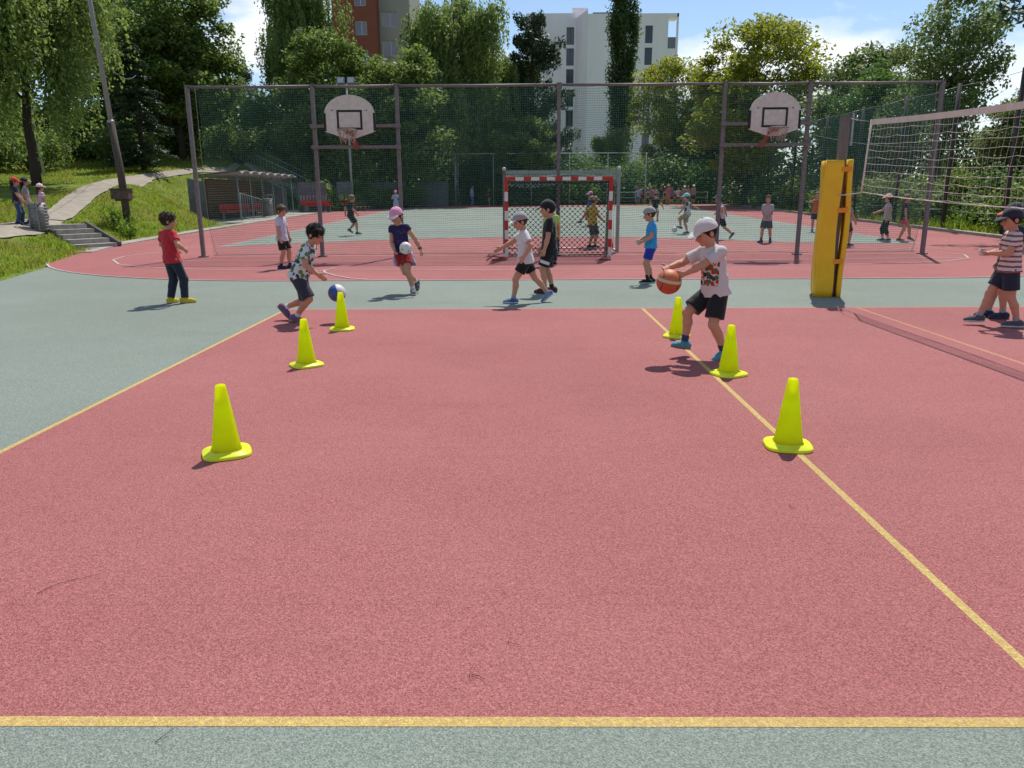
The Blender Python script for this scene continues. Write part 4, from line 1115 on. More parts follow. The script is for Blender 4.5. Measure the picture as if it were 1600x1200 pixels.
for k in range(6):
    y = k * Lh / 5
    mb = MB(); mb.tube([(0.1, y, 0), (0.08, y, 1.2), (0.05, y, 2.3)], 0.032, 8); mb.build('post', M_FRAME, sh)
    mb = MB(); mb.bar((-1.7, y, 0), (-1.7, y, 2.1), 0.08, 0.08); mb.build('rear_post', M_FRAME, sh)
for z in np.arange(0.12, 2.05, 0.17):
    for a, b in ((0.05, Lh * 0.42), (Lh * 0.42 + 0.02, Lh * 0.8), (Lh * 0.8 + 0.02, Lh)):
        mb = MB(); mb.box((-1.62, (a + b) / 2, z), (0.03, b - a, 0.166 if a < Lh * 0.7 else 0.085)); mb.build('slat', M_SLAT, sh)
mb = MB(); mb.prism([(-2.35, -0.1), (-1.5, -0.1), (-1.5, 1.9), (-2.35, 2.1)], -0.35, -0.27, 'y'); mb.build('end_panel', M_PANEL, sh)
mb = MB(); mb.prism([(-1.58, 0), (-0.3, 0), (-0.3, 1.6), (-1.58, 2.1)], Lh + 0.0, Lh + 0.06, 'y'); mb.build('end_panel', M_PANEL, sh)
seat_bm = MB()
seat_bm.box((0, 0, 0.0), (0.42, 0.44, 0.05)); seat_bm.box((-0.19, 0, 0.18), (0.05, 0.44, 0.34)); seat_bm.box((0.2, 0, -0.02), (0.04, 0.44, 0.07))
seat_me = seat_bm.mesh('seat')
bars = [(0.3, 3.2), (3.5, 5.2), (5.6, 9.2)]
for a, b in bars:
    mb = MB(); mb.box((-0.95, (a + b) / 2, 0.36), (0.08, b - a, 0.06)); 
    for yq in (a + 0.15, b - 0.15): mb.box((-0.95, yq, 0.17), (0.06, 0.06, 0.34))
    mb.build('seat_rail', M_FRAME, sh)
    for yq in np.arange(a + 0.25, b - 0.1, 0.48): link('seat', seat_me, M_SEAT, sh, (-0.92, yq, 0.44))
# front rail with bars at the near end
mb = MB(); mb.tube([(0.25, -0.3, 1.35), (0.25, 3.0, 1.0), (0.25, 3.0, 0.02)], 0.025, 6); mb.tube([(0.25, -0.3, 1.35), (0.25, -0.3, 0.0)], 0.025, 6)
for yq in np.arange(0.05, 3.0, 0.33): mb.tube([(0.25, yq, 0.04), (0.25, yq, 1.32 - 0.106 * (yq + 0.3))], 0.010, 5)
mb.tube([(0.25, -0.3, 0.12), (0.25, 3.0, 0.12)], 0.015, 5)
mb.build('guard_rail', M_FRAME, sh)
bin_(-14.0, 43.9, float(gz(44.9)) + 0.03, 1, 'dark grey litter bin standing in front of the shelter seats', 1.0, 0.28)
def bench(x, y, ln, label, rz):
    b = empty('bench', (x, y, float(gz(y)) + 0.03), rz, label=label, cat='bench', group='open red benches past the shelter')
    mb = MB(); mb.box((-1.0, ln / 2, 0.95), (0.08, ln, 1.9)); mb.build('back_panel', M_PANEL, b)
    for k in range(int(ln / 0.22)):
        mb = MB(); mb.box((-0.82, 0.1 + k * 0.22, 0.82), (0.03, 0.13, 0.5)); mb.build('back_slat', mat('grey_slat', (0.33, 0.31, 0.29), 0.8, 0.3, 9), b)
    mb = MB(); mb.box((-0.35, ln / 2, 0.47), (0.62, ln, 0.06)); mb.box((-0.06, ln / 2, 0.44), (0.04, ln, 0.11)); mb.build('seat', M_SEAT, b)
    mb = MB(); mb.box((-0.68, ln / 2, 0.60), (0.05, ln, 0.24)); mb.build('seat_back', M_SEAT, b)
    for yq in (0.2, ln - 0.2):
        mb = MB(); mb.box((-0.35, yq, 0.22), (0.5, 0.07, 0.44)); mb.build('leg', M_FRAME, b)
bench(-13.75, 50.7, 2.0, 'longer red bench with grey back just past the shelter', R_(-50))
bench(-11.75, 53.2, 1.1, 'shorter red bench farther from the shelter, beyond a gap of weeds', R_(-50))
# grey concrete panels further along
for k, (x, y, w_, lab) in enumerate([(-10.0, 60.5, 2.4, 'grey concrete panel wall beyond the shorter red bench'), (-6.8, 62.5, 2.2, 'second grey concrete panel wall, left of the far runner')]):
    p = empty('panel_wall', (x, y, float(gz(y))), label=lab, cat='wall', group='concrete panels at the far corner')
    for j in range(3):
        mb = MB(); mb.box(((j - 1) * w_ / 3, 0, 0.95), (w_ / 3 - 0.03, 0.1, 1.9)); mb.build('panel', M_PANEL, p)
    for s in (-1, 1):
        mb = MB(); mb.box((s * (w_ / 2 + 0.07), 0, 1.0), (0.12, 0.14, 2.0)); mb.build('post', M_PANEL, p)
# stair railings descending behind the shelter
M_RAIL = mat('pale_blue_rail', (0.36, 0.44, 0.46), 0.5, 0.2, 10)
stz = float(terr(-19.9, 59.0))
def railing(dx, dy, label):
    a = np.array([-20.3 + dx, 58.6 + dy, 3.95]); b = np.array([-14.6 + dx, 58.6 + dy, 1.25])
    r_ = empty('stair_railing', (0, 0, 0), label=label, cat='railing', group='railings of the bank stairs')
    r_.location = (a[0], a[1], a[2]); d = b - a
    mb = MB(); mb.tube([(0, 0, 0.95), d + np.array([0, 0, 0.95])], 0.032, 6); mb.build('hand_rail', M_RAIL, r_)
    mb = MB(); mb.tube([(0, 0, 0.15), d + np.array([0, 0, 0.15])], 0.022, 6); mb.build('lower_rail', M_RAIL, r_)
    for k in range(27):
        t_ = k / 26; p = d * t_; big = k % 13 == 0
        mb = MB(); mb.tube([p + np.array([0, 0, -0.2 if big else 0.15]), p + np.array([0, 0, 0.95])], 0.03 if big else 0.012, 5); mb.build('post' if big else 'baluster', M_RAIL, r_)
railing(0, 0, 'near pale blue stair railing sloping down behind the shelter')
railing(0.6, 1.6, 'rear pale blue stair railing parallel to the near one')
stairs = empty('bank_stairs', (-20.2, 59.4, 3.0)); stairs['kind'] = 'structure'
for k in range(17):
    mb = MB(); mb.box((0.1 + k * 0.34, 0, 0.42 - k * 0.162), (0.35, 1.4, 0.9)); mb.build('step', M_CONC, stairs)

# floodlight pole behind the left hoop
fl = empty('floodlight_pole', (-9.85, 47.5, float(gz(47.5))), label='slim pole with two square floodlights behind the left hoop', cat='floodlight')
fl.location.x = -11.6; fl.location.y = 55.0; fl.location.z = float(gz(55.0))
mb = MB(); mb.tube([(0, 0, 0), (0, 0, 4.5), (0, 0, 8.3)], [0.09, 0.08, 0.06], 8); mb.build('pole', M_LPOLE, fl)
mb = MB(); mb.bar((-0.5, 0, 8.25), (0.5, 0, 8.25), 0.06, 0.06); mb.build('cross_arm', M_LPOLE, fl)
for s in (-1, 1):
    mb = MB(); mb.prism([(-0.24, -0.23), (0.24, -0.23), (0.24, 0.23), (-0.24, 0.23)], -0.08, 0.12, 'y'); o = mb.build('lamp_case', M_GALV, fl); o.location = (s * 0.34, -0.1, 8.5); o.rotation_euler = (R_(-24), 0, 0)
    mb = MB(); mb.box((0, -0.085, 0), (0.38, 0.01, 0.36)); mb.build('lamp_glass', mat('lamp_glass', (0.5, 0.5, 0.5), 0.15, spec=0.6), o)

# ------------------------------------------------------------------ far end: white frame fence, hut, rails, tall side posts
M_WFR = mat('white_frame_paint', (0.55, 0.57, 0.56), 0.5, 0.15, 9)
ff = empty('frame_fence', (0, 65.2, float(gz(65.2))), label='thin white frame fence across the far end of the field', cat='fence')
for x in np.linspace(-8.3, 10.4, 7):
    mb = MB(); mb.tube([(x, 0, 0), (x, 0, 4.1)], 0.035, 6); mb.build('post', M_WFR, ff)
mb = MB(); mb.tube([(-8.3, 0, 4.1), (10.4, 0, 4.1)], 0.035, 6); mb.build('top_rail', M_WFR, ff)
mb = MB()
for z in np.arange(0.3, 4.1, 0.25): mb.tube([(-8.3, 0, z), (1, 0, z - 0.02), (10.4, 0, z)], 0.006, 4)
mb.build('wires', M_NETG, ff)
hut = empty('hut', (6.9, 76, 0.7), label='low hut with brown hipped roof behind the goal', cat='hut')
mb = MB(); mb.box((0, 0, 1.1), (5.4, 3.6, 2.2)); mb.build('wall', mat('hut_wall', (0.30, 0.27, 0.23), 0.9, 0.2, 4), hut)
mb = MB(); v = [(-3.2, -2.3, 2.1), (3.2, -2.3, 2.1), (3.2, 2.3, 2.1), (-3.2, 2.3, 2.1), (-0.4, 0, 3.75), (0.6, 0, 3.75)]
mb.add(v, [np.array([(0, 1, 5, 4), (2, 3, 4, 5)]), np.array([(1, 2, 5), (3, 0, 4)]), np.array([(3, 2, 1, 0)])]); mb.build('roof', mat('brown_roof_tile', (0.17, 0.115, 0.10), 0.85, 0.3, 6), hut)
mb = MB(); mb.box((-1.2, -1.805, 1.0), (0.9, 0.03, 2.0)); mb.build('door', mat('hut_door', (0.1, 0.07, 0.05), 0.7, 0.3, 8), hut)
mb = MB(); mb.box((1.2, -1.805, 1.3), (1.1, 0.03, 0.8)); mb.build('window', mat('dark_glass', (0.03, 0.035, 0.045), 0.1, spec=0.6), hut)
bar = empty('barrier_rail', (11.5, 67.6, float(gz(67.6))), label='low pale barrier rail behind the far crowd', cat='railing')
mb = MB(); mb.tube([(-4.6, 0, 0.95), (4.6, 0, 0.95)], 0.03, 6); mb.build('top_rail', M_WFR, bar)
mb = MB(); mb.tube([(-4.6, 0, 0.5), (4.6, 0, 0.5)], 0.02, 6); mb.build('middle_rail', M_WFR, bar)
for x in np.linspace(-4.6, 4.6, 7):
    mb = MB(); mb.tube([(x, 0, 0), (x, 0, 0.95)], 0.03, 6); mb.build('post', M_WFR, bar)
# tall dark posts of the side fence on the right
M_DPOST = mat('dark_fence_post', (0.055, 0.05, 0.05), 0.6, 0.3, 9)
sf = empty('side_fence', (0, 0, 0), label='tall dark post and wire fence along the right side of the field', cat='fence')
spx = [(15.75, 18.2), (15.95, 22.4), (16.15, 26.3), (16.35, 30.4), (16.55, 34.8), (16.75, 39.5), (16.95, 44.5), (17.2, 50), (17.5, 56), (17.8, 62)]
for k, (x, y) in enumerate(spx):
    g = float(gz(y)); mb = MB(); mb.tube([(x, y, g - 0.2), (x, y, g + 5.3)], 0.075, 10); mb.build('post', M_DPOST, sf)
mb = MB()
for (xa, y_a), (xb, y_b) in zip(spx[:-1], spx[1:]):
    for z in (5.2, 1.3, 0.75):
        mb.tube([(xa, y_a, float(gz(y_a)) + z), ((xa + xb) / 2, (y_a + y_b) / 2, float(gz((y_a + y_b) / 2)) + z - 0.06), (xb, y_b, float(gz(y_b)) + z)], 0.008, 4)
mb.build('wires', M_GALV, sf)
mb = MB()
Pz = np.arange(0.2, 5.2, 0.14)
strings(mb, np.stack([np.stack([np.linspace(16.35, 17.8, 40), np.linspace(30.4, 62, 40), gz(np.linspace(30.4, 62, 40)) + z + 0.03 * np.sin(np.arange(40) * 1.3)], -1) for z in Pz]), 0.004)
ts = np.linspace(0, 1, 180)
strings(mb, np.stack([np.stack([np.full(6, 16.35 + 1.45 * t_), np.full(6, 30.4 + 31.6 * t_), gz(30.4 + 31.6 * t_) + np.linspace(0.2, 5.2, 6)], -1) for t_ in ts]), 0.004)
o = mb.build('net', M_NETG, sf); o['kind'] = 'stuff'

# ------------------------------------------------------------------ tower blocks
M_WALLW = mat('white_render', (0.86, 0.81, 0.84), 0.9, 0.10, 0.35, stretch=(1, 1, 0.25))
M_GLASS = mat('window_glass', (0.035, 0.04, 0.055), 0.08, spec=0.7)
M_WFRAME = mat('window_frame', (0.10, 0.10, 0.12), 0.5)
M_BROWN = mat('brown_red_render', (0.235, 0.075, 0.05), 0.9, 0.08, 0.5)
M_GREYW = mat('grey_beige_render', (0.34, 0.31, 0.28), 0.9, 0.08, 0.5)
M_WHITEP = mat('white_frame', (0.6, 0.6, 0.62), 0.5)
def facade(parent, x0_, x1_, y_, z0_, z1_, opens, material, depth=0.35, frame=M_WFRAME, glass=M_GLASS):
    """front wall (facing -Y) pierced by openings (xa,xb,za,zb) that share columns; each window is recessed"""
    cols = sorted({(o_[0], o_[1]) for o_ in opens}); xs = x0_
    def piece(a, b, c, d):
        if b - a > 0.01 and d - c > 0.01:
            mb = MB(); mb.box(((a + b) / 2, y_ + depth / 2, (c + d) / 2), (b - a, depth, d - c)); mb.build('wall', material, parent)
    for a, b in cols:
        piece(xs, a, z0_, z1_); zc = z0_
        for o_ in sorted([q for q in opens if (q[0], q[1]) == (a, b)], key=lambda q: q[2]):
            piece(a, b, zc, o_[2]); zc = o_[3]
            mb = MB(); w_ = 0.07; yy_ = y_ + depth * 0.6
            mb.box(((a + b) / 2, yy_, o_[2] + w_ / 2), (b - a, 0.08, w_)); mb.box(((a + b) / 2, yy_, o_[3] - w_ / 2), (b - a, 0.08, w_))
            for xx in (a + w_ / 2, b - w_ / 2, a + (b - a) * 0.55): mb.box((xx, yy_, (o_[2] + o_[3]) / 2), (w_, 0.08, o_[3] - o_[2] - 2 * w_))
            wdw = mb.build('window', frame, parent)
            mb = MB(); mb.box(((a + b) / 2, yy_ + 0.03, (o_[2] + o_[3]) / 2), (b - a - 0.02, 0.02, o_[3] - o_[2] - 0.02)); mb.build('pane', glass, wdw)
        piece(a, b, zc, z1_); xs = b
    piece(xs, x1_, z0_, z1_)
wb = empty('apartment_building', (0, 0, 0), label='white apartment block with dark window columns behind the poplar', cat='building')
zt = [26.35 - 3.02 * k for k in range(8)]
facade(wb, 1.2, 8.85, 128, -1, 28.35, [(7.45, 8.62, z - 2.5, z) for z in zt], M_WALLW)
mb = MB(); mb.prism([(1.2, 128.36), (8.85, 128.36), (8.85, 140), (1.2, 140)], -1, 28.3, 'z'); mb.build('core', M_WALLW, wb)
mb = MB(); mb.prism([(8.85, 128.0), (10.2, 122.0), (10.2, 128.36), (8.86, 128.36)], -1, 27.6, 'z'); mb.build('wall', M_WALLW, wb)
zt2 = [25.35 - 3.0 * k for k in range(8)]
facade(wb, 10.202, 22.0, 122, -1, 27.0, [(18.65, 19.75, z - 2.4, z) for z in zt2], M_WALLW)
mb = MB(); mb.prism([(10.202, 122.36), (22.0, 122.36), (22.0, 136), (10.202, 136)], -1, 26.95, 'z'); mb.build('core', M_WALLW, wb)
mb = MB(); mb.box((22.75, 126, 10.6), (1.5, 8, 23.2)); mb.build('balcony_stack', M_WALLW, wb)
mb = MB(); mb.box((23.37, 122.2, 24.6), (0.26, 0.4, 4.8)); mb.build('balcony_column', M_WALLW, wb)
mb = MB(); mb.box((22.75, 123.5, 26.75), (1.5, 3.0, 0.48)); mb.build('balcony_roof', M_WALLW, wb)
mb = MB(); mb.box((22.6, 122.3, 23.0), (1.2, 0.08, 1.6)); mb.build('balcony_parapet', mat('balcony_glass', (0.16, 0.18, 0.2), 0.3, spec=0.5), wb)
mb = MB(); mb.box((9.6, 131, 28.6), (2.4, 3, 1.6)); mb.build('roof_house', M_WALLW, wb)
mb = MB(); mb.box((13.0, 126, 27.4), (3.6, 2, 0.8)); mb.build('roof_vent', M_WFRAME, wb)
mb = MB(); mb.tube([(4.0, 132, 28.3), (4.0, 132, 29.1)], 0.2, 8); mb.build('roof_pipe', M_GALV, wb)
bb = empty('tower_block', (0, 0, 0), label='brown red tower block with grey wing rising behind the maples', cat='building')
z0b = [29.9, 25.6, 22.2, 18.8, 15.4]
facade(bb, -24.6, -18.72, 110, 0, 36, [(-21.6, -20.05, z - 1.75, z) for z in (31.0, 27.4, 23.85, 20.3, 16.8)], M_BROWN, frame=M_WHITEP, glass=mat('blue_window_glass', (0.05, 0.075, 0.13), 0.06, spec=0.8))
mb = MB(); mb.prism([(-24.6, 110.36), (-18.72, 110.36), (-18.72, 124), (-24.6, 124)], 0, 35.9, 'z'); mb.build('core', M_BROWN, bb)
facade(bb, -18.7, -14.6, 112, 0, 36, [(-18.4, -16.3, z - 1.9, z) for z in (32.6, 29.0, 25.4, 21.8, 18.2)], M_GREYW, frame=M_WHITEP, glass=MATS['blue_window_glass'])
mb = MB(); mb.prism([(-18.7, 112.36), (-14.6, 112.36), (-14.6, 124), (-18.7, 124)], 0, 35.9, 'z'); mb.build('core', M_GREYW, bb)
# ------------------------------------------------------------------ people: one continuous skin grown from a posed skeleton, clothes grown over it
class Field:
    """signed distance grid; shapes are blended in, then meshed (surface nets)"""
    def __init__(self, lo, hi, h):
        self.h = h; self.o = np.asarray(lo, np.float32) - 3 * h
        self.n = tuple(int(x) for x in np.ceil((np.asarray(hi) - np.asarray(lo)) / h) + 7)
        self.F = np.full(self.n, 1.0, np.float32)
        self.ax = [self.o[i] + h * np.arange(self.n[i], dtype=np.float32) for i in range(3)]
    def region(self, lo, hi):
        s = []
        for i in range(3):
            a = max(0, int((lo[i] - self.o[i]) / self.h) - 2); b = min(self.n[i], int((hi[i] - self.o[i]) / self.h) + 4)
            if b <= a: return None, None
            s.append(slice(a, b))
        g = np.stack(np.meshgrid(self.ax[0][s[0]], self.ax[1][s[1]], self.ax[2][s[2]], indexing='ij'), -1)
        return tuple(s), g
    def put(self, s, d, k):
        a = self.F[s]
        if k > 0:
            hh = np.clip(0.5 + 0.5 * (a - d) / k, 0, 1)
            self.F[s] = a * (1 - hh) + d * hh - k * hh * (1 - hh)
        else: self.F[s] = np.minimum(a, d)
    def cone(self, a, b, ra, rb, k=0.015, cut=None):
        a = np.asarray(a, np.float32); b = np.asarray(b, np.float32); r = max(ra, rb) + k + 2 * self.h
        s, g = self.region(np.minimum(a, b) - r, np.maximum(a, b) + r)
        if s is None: return self
        ab = b - a; L2 = float(ab @ ab) + 1e-9
        t = np.clip(((g - a) @ ab) / L2, 0, 1)
        d = np.linalg.norm(g - a - t[..., None] * ab, axis=-1) - (ra + (rb - ra) * t)
        for c in (cut or []):
            d = np.maximum(d, (g - np.asarray(c[0], np.float32)) @ np.asarray(c[1], np.float32))
        self.put(s, d, k); return self
    def ell(self, c, M, r, k=0.015, cut=None, sub=False):
        """ellipsoid; M rows = axes"""
        c = np.asarray(c, np.float32); R = float(max(r)) + k + 2 * self.h
        s, g = self.region(c - R, c + R)
        if s is None: return self
        q = (g - c) @ np.asarray(M, np.float32).T; r = np.asarray(r, np.float32)
        k0 = np.linalg.norm(q / r, axis=-1); k1 = np.linalg.norm(q / (r * r), axis=-1) + 1e-6
        d = k0 * (k0 - 1) / k1
        for cc in (cut or []):
            d = np.maximum(d, (g - np.asarray(cc[0], np.float32)) @ np.asarray(cc[1], np.float32))
        if sub:
            a = self.F[s]; hh = np.clip(0.5 - 0.5 * (a + d) / k, 0, 1); self.F[s] = a * (1 - hh) - d * hh + k * hh * (1 - hh)
        else: self.put(s, d, k)
        return self
    def trunk(self, base, M, us, A, B, k=0.02, cut=None, fold=0.0):
        """elliptical sections A(u), B(u) stacked along the spine; M rows = (left, fwd, up)"""
        base = np.asarray(base, np.float32); us = np.asarray(us); A = np.asarray(A); B = np.asarray(B)
        M = np.asarray(M, np.float32); R = float(max(A.max(), B.max())) + k + 0.02
        p0 = base + M[2] * us[0]; p1 = base + M[2] * us[-1]
        s, g = self.region(np.minimum(p0, p1) - R, np.maximum(p0, p1) + R)
        if s is None: return self
        q = (g - base) @ M.T; u = q[..., 2]
        a = np.interp(u, us, A).astype(np.float32); b = np.interp(u, us, B).astype(np.float32)
        if fold:
            an = np.arctan2(q[..., 1], q[..., 0]); w = 1 + fold * (np.sin(an * 5 + u * 26) * np.sin(u * 19 + an * 2) + 0.3 * np.sin(an * 9 - u * 47 + 2 * np.sin(an * 2)) * np.clip(1.2 - u * 3.0, 0.25, 1))
            a = a * w; b = b * w
        d = (np.sqrt((q[..., 0] / a) ** 2 + (q[..., 1] / b) ** 2) - 1) * np.minimum(a, b)
        d = np.maximum(d, np.maximum(us[0] - u, u - us[-1]))
        for cc in (cut or []):
            d = np.maximum(d, (g - np.asarray(cc[0], np.float32)) @ np.asarray(cc[1], np.float32))
        self.put(s, d.astype(np.float32), k); return self
    def mesh(self):
        F = self.F; ins = F < 0
        cnt = np.zeros(tuple(x - 1 for x in self.n), np.int8)
        C8 = [(i, j, k) for i in (0, 1) for j in (0, 1) for k in (0, 1)]
        sl = lambda o, n: slice(o, n - 1 + o)
        for c in C8: cnt += ins[sl(c[0], self.n[0]), sl(c[1], self.n[1]), sl(c[2], self.n[2])]
        cells = np.argwhere((cnt > 0) & (cnt < 8))
        if len(cells) == 0: return np.zeros((0, 3)), np.zeros((0, 4), int)
        vals = np.stack([F[cells[:, 0] + c[0], cells[:, 1] + c[1], cells[:, 2] + c[2]] for c in C8], 1)
        acc = np.zeros((len(cells), 3)); num = np.zeros(len(cells))
        for a in range(8):
            for b in range(a + 1, 8):
                da = np.array(C8[b]) - np.array(C8[a])
                if np.abs(da).sum() != 1: continue
                m_ = (vals[:, a] < 0) != (vals[:, b] < 0)
                t = np.where(m_, vals[:, a] / np.where(m_, vals[:, a] - vals[:, b], 1), 0)
                acc += m_[:, None] * (np.array(C8[a]) + t[:, None] * da); num += m_
        V = self.o + self.h * (cells + acc / num[:, None])
        idx = -np.ones(cnt.shape, np.int32); idx[tuple(cells.T)] = np.arange(len(cells))
        Q = []
        for ax in range(3):
            o1, o2 = [x for x in range(3) if x != ax]
            A_ = np.take(ins, range(self.n[ax] - 1), ax); B_ = np.take(ins, range(1, self.n[ax]), ax)
            e = np.argwhere(A_ != B_); e = e[(e[:, o1] > 0) & (e[:, o2] > 0) & (e[:, o1] < self.n[o1] - 1) & (e[:, o2] < self.n[o2] - 1)]
            if len(e) == 0: continue
            q = []
            for d1, d2 in ((-1, -1), (0, -1), (0, 0), (-1, 0)):
                c = e.copy(); c[:, o1] += d1; c[:, o2] += d2; q.append(idx[tuple(c.T)])
            q = np.stack(q, 1); fl = A_[tuple(e.T)]
            if ax == 1: fl = ~fl
            q[~fl] = q[~fl][:, ::-1]; Q.append(q)
        return V, np.concatenate(Q)

def ik(a, b, l1, l2, pole):
    a = np.asarray(a, float); b = np.asarray(b, float); d = b - a; L_ = np.linalg.norm(d)
    if L_ > (l1 + l2) * 0.995: b = a + d / L_ * (l1 + l2) * 0.995; d = b - a; L_ = np.linalg.norm(d)
    x = (L_ * L_ + l1 * l1 - l2 * l2) / (2 * L_); hh = math.sqrt(max(0, l1 * l1 - x * x)); dn = d / L_
    p = np.asarray(pole, float); p = p - (p @ dn) * dn; p = unit(p)
    return a + dn * x + p * hh, b

def skin_material():
    M = bpy.data.materials.new('child_skin'); M.use_nodes = True; N, L = M.node_tree.nodes, M.node_tree.links
    b = N['Principled BSDF']; b.inputs['Roughness'].default_value = 0.62; b.inputs['Specular IOR Level'].default_value = 0.3
    at = N.new('ShaderNodeAttribute'); at.attribute_name = 'tone'; L.new(at.outputs['Color'], b.inputs['Base Color'])
    b.inputs['Subsurface Weight'].default_value = 0.12; b.inputs['Subsurface Radius'].default_value = (0.012, 0.004, 0.002); b.inputs['Subsurface Scale'].default_value = 1.0
    return M
M_SKIN = skin_material()
def cloth(name, col, var=0.12, col2=None): return mat('cloth_' + name, col, 0.85, var, 7, col2=col2, bump=0.75, bscale=11, sheen=0.15)
HAIR = {'brown': mat('brown_hair', (0.07, 0.038, 0.022), 0.7, 0.5, 40, stretch=(3, 3, 1), bump=0.6, bscale=60),
        'dark': mat('dark_hair', (0.02, 0.013, 0.010), 0.7, 0.5, 40, stretch=(3, 3, 1), bump=0.6, bscale=60),
        'blond': mat('blond_hair', (0.24, 0.155, 0.075), 0.5, 0.5, 40, stretch=(3, 3, 1), bump=0.6, bscale=60)}

def person(label, pos, H, face, wear, lean=(0, 0), twist=0.0, hip=(0, 0, 0), head=(0, 0, 0), hl=None, hr=None, fl=(0.0, 0.06, 0), fr=(0.0, -0.06, 0), pl=0.0, pr=0.0,
           toe=(0, 0), curl=(0.5, 0.5), el=None, er=None, h=0.0075, tone=(0.52, 0.252, 0.165), z=None, group=None, knee=None, cat='person'):
    X, Y = pos
    if z is None: z = float(gz(Y)) + 0.006 if X > bank_edge(Y) - 0.2 else float(terr(X, Y)) + 0.03
    root = empty('person', (X, Y, z), label=label, cat=cat, group=group)
    ph = R_(face); f = np.array([math.cos(ph), math.sin(ph), 0]); l = np.array([-math.sin(ph), math.cos(ph), 0]); u = np.array([0, 0, 1.0])
    loc = lambda q: f * q[0] * H + l * q[1] * H + u * q[2] * H
    pelvis = loc((hip[0], hip[1], 0.492 + hip[2]))
    a, b = R_(lean[0]), R_(lean[1])
    su = unit(u * math.cos(a) * math.cos(b) + f * math.sin(a) + l * math.sin(b))
    tw = R_(twist); sl0 = unit(l * math.cos(tw) + f * math.sin(tw)) if twist else l       # shoulder line turned by the twist (left shoulder forward > 0)
    sl = unit(sl0 - (sl0 @ su) * su); sf = np.cross(sl, su)
    sf = unit(sf) if sf @ f > 0 else -unit(sf)
    Mt = np.stack([sl, sf, su])
    neck = pelvis + su * 0.325 * H
    hy, hp, hr_ = R_(head[0]), R_(head[1]), R_(head[2])
    hf = unit(f * math.cos(hy) + l * math.sin(hy)); hlft = np.array([-hf[1], hf[0], 0])
    hu = unit(u * math.cos(hp) + hf * math.sin(hp)); hu = unit(hu * math.cos(hr_) + hlft * math.sin(hr_)); hlft = unit(hlft - (hlft @ hu) * hu); hf = unit(np.cross(hlft, hu)); 
    Mh = np.stack([hlft, hf, hu]); H0 = H
    hb = neck + unit(su * 0.7 + hu * 0.3) * 0.045 * H + hf * 0.006 * H
    HH = H * wear.get('head', 1.045); hc = hb + hu * 0.062 * HH + hf * 0.010 * H
    J = {}
    for sgn, nm, hand, foot, elb in ((1, 'L', hl, fl, el), (-1, 'R', hr, fr, er)):
        sh_ = neck - su * 0.038 * H + sl * sgn * 0.088 * H
        if hand is None: hand = (0.03, sgn * 0.14, 0.45)
        pole = loc(elb) if elb is not None else (-f * 0.8 + l * sgn * 0.6 - u * 0.3)
        e_, w_ = ik(sh_, loc(hand), 0.158 * H, 0.135 * H, pole)
        hj = pelvis + l * sgn * 0.048 * H - u * 0.005 * H
        ank = loc((foot[0], foot[1], 0.048 + foot[2]))
        kp = f + l * sgn * 0.12 if knee is None else loc(knee)
        k_, ank = ik(hj, ank, 0.232 * H, 0.222 * H, kp)
        J[nm] = dict(sh=sh_, el=e_, wr=w_, hip=hj, kn=k_, an=ank, s=sgn)
    for nm, pt, ty in (('L', pl, toe[0]), ('R', pr, toe[1])):
        td = R_(ty) + ph; d = np.array([math.cos(td), math.sin(td), 0]); p_ = R_(pt)
        fd = d * math.cos(p_) - u * math.sin(p_); fu = d * math.sin(p_) + u * math.cos(p_)
        J[nm].update(fd=fd, fu=fu, fs=np.cross(fu, fd))
    allp = np.array([v for q in J.values() for kk, v in q.items() if kk in ('sh', 'el', 'wr', 'kn', 'an')] + [pelvis, neck, hc])
    lo = allp.min(0) - 0.15 * H; hi = allp.max(0) + 0.15 * H
    fine = h < 0.012
    # ---- the body
    B = Field(lo, hi, h)
    us = np.array([-0.055, 0.0, 0.08, 0.16, 0.235, 0.29, 0.325, 0.345]) * H
    A_ = np.array([0.052, 0.074, 0.066, 0.066, 0.075, 0.074, 0.045, 0.03]) * H; B_ = np.array([0.045, 0.054, 0.049, 0.050, 0.054, 0.046, 0.034, 0.03]) * H
    B.trunk(pelvis, Mt, us, A_, B_, 0.02)
    B.cone(neck - su * 0.03 * H, hb + hu * 0.02 * H, 0.034 * H, 0.030 * H, 0.02)
    B.ell(hc + hu * 0.012 * HH - hf * 0.004 * HH, Mh, np.array([0.058, 0.070, 0.068]) * HH, 0.02)              # skull
    B.ell(hc - hu * 0.030 * HH + hf * 0.022 * HH, Mh, np.array([0.045, 0.046, 0.055]) * HH, 0.025)             # face and jaw
    B.ell(hc - hu * 0.070 * HH + hf * 0.048 * HH, Mh, np.array([0.018, 0.016, 0.014]) * HH, 0.02)              # chin
    if fine:
        for s in (1, -1):
            B.ell(hc + hlft * s * 0.024 * HH + hf * 0.070 * HH - hu * 0.008 * HH, Mh, np.array([0.014, 0.012, 0.010]) * HH, 0.012, sub=True)   # eye sockets
            B.ell(hc + hlft * s * 0.024 * HH + hf * 0.0585 * HH - hu * 0.008 * HH, Mh, np.array([0.010, 0.009, 0.008]) * HH, 0.004)
            B.ell(hc + hlft * s * 0.026 * HH + hf * 0.052 * HH - hu * 0.036 * HH, Mh, np.array([0.017, 0.015, 0.016]) * HH, 0.018)              # cheeks
            B.ell(hc + hlft * s * 0.060 * HH - hf * 0.006 * HH - hu * 0.015 * HH, Mh, np.array([0.009, 0.014, 0.021]) * HH, 0.006)              # ears
        B.cone(hc + hf * 0.064 * HH - hu * 0.010 * HH, hc + hf * 0.080 * HH - hu * 0.029 * HH, 0.007 * HH, 0.0105 * HH, 0.010)                    # nose
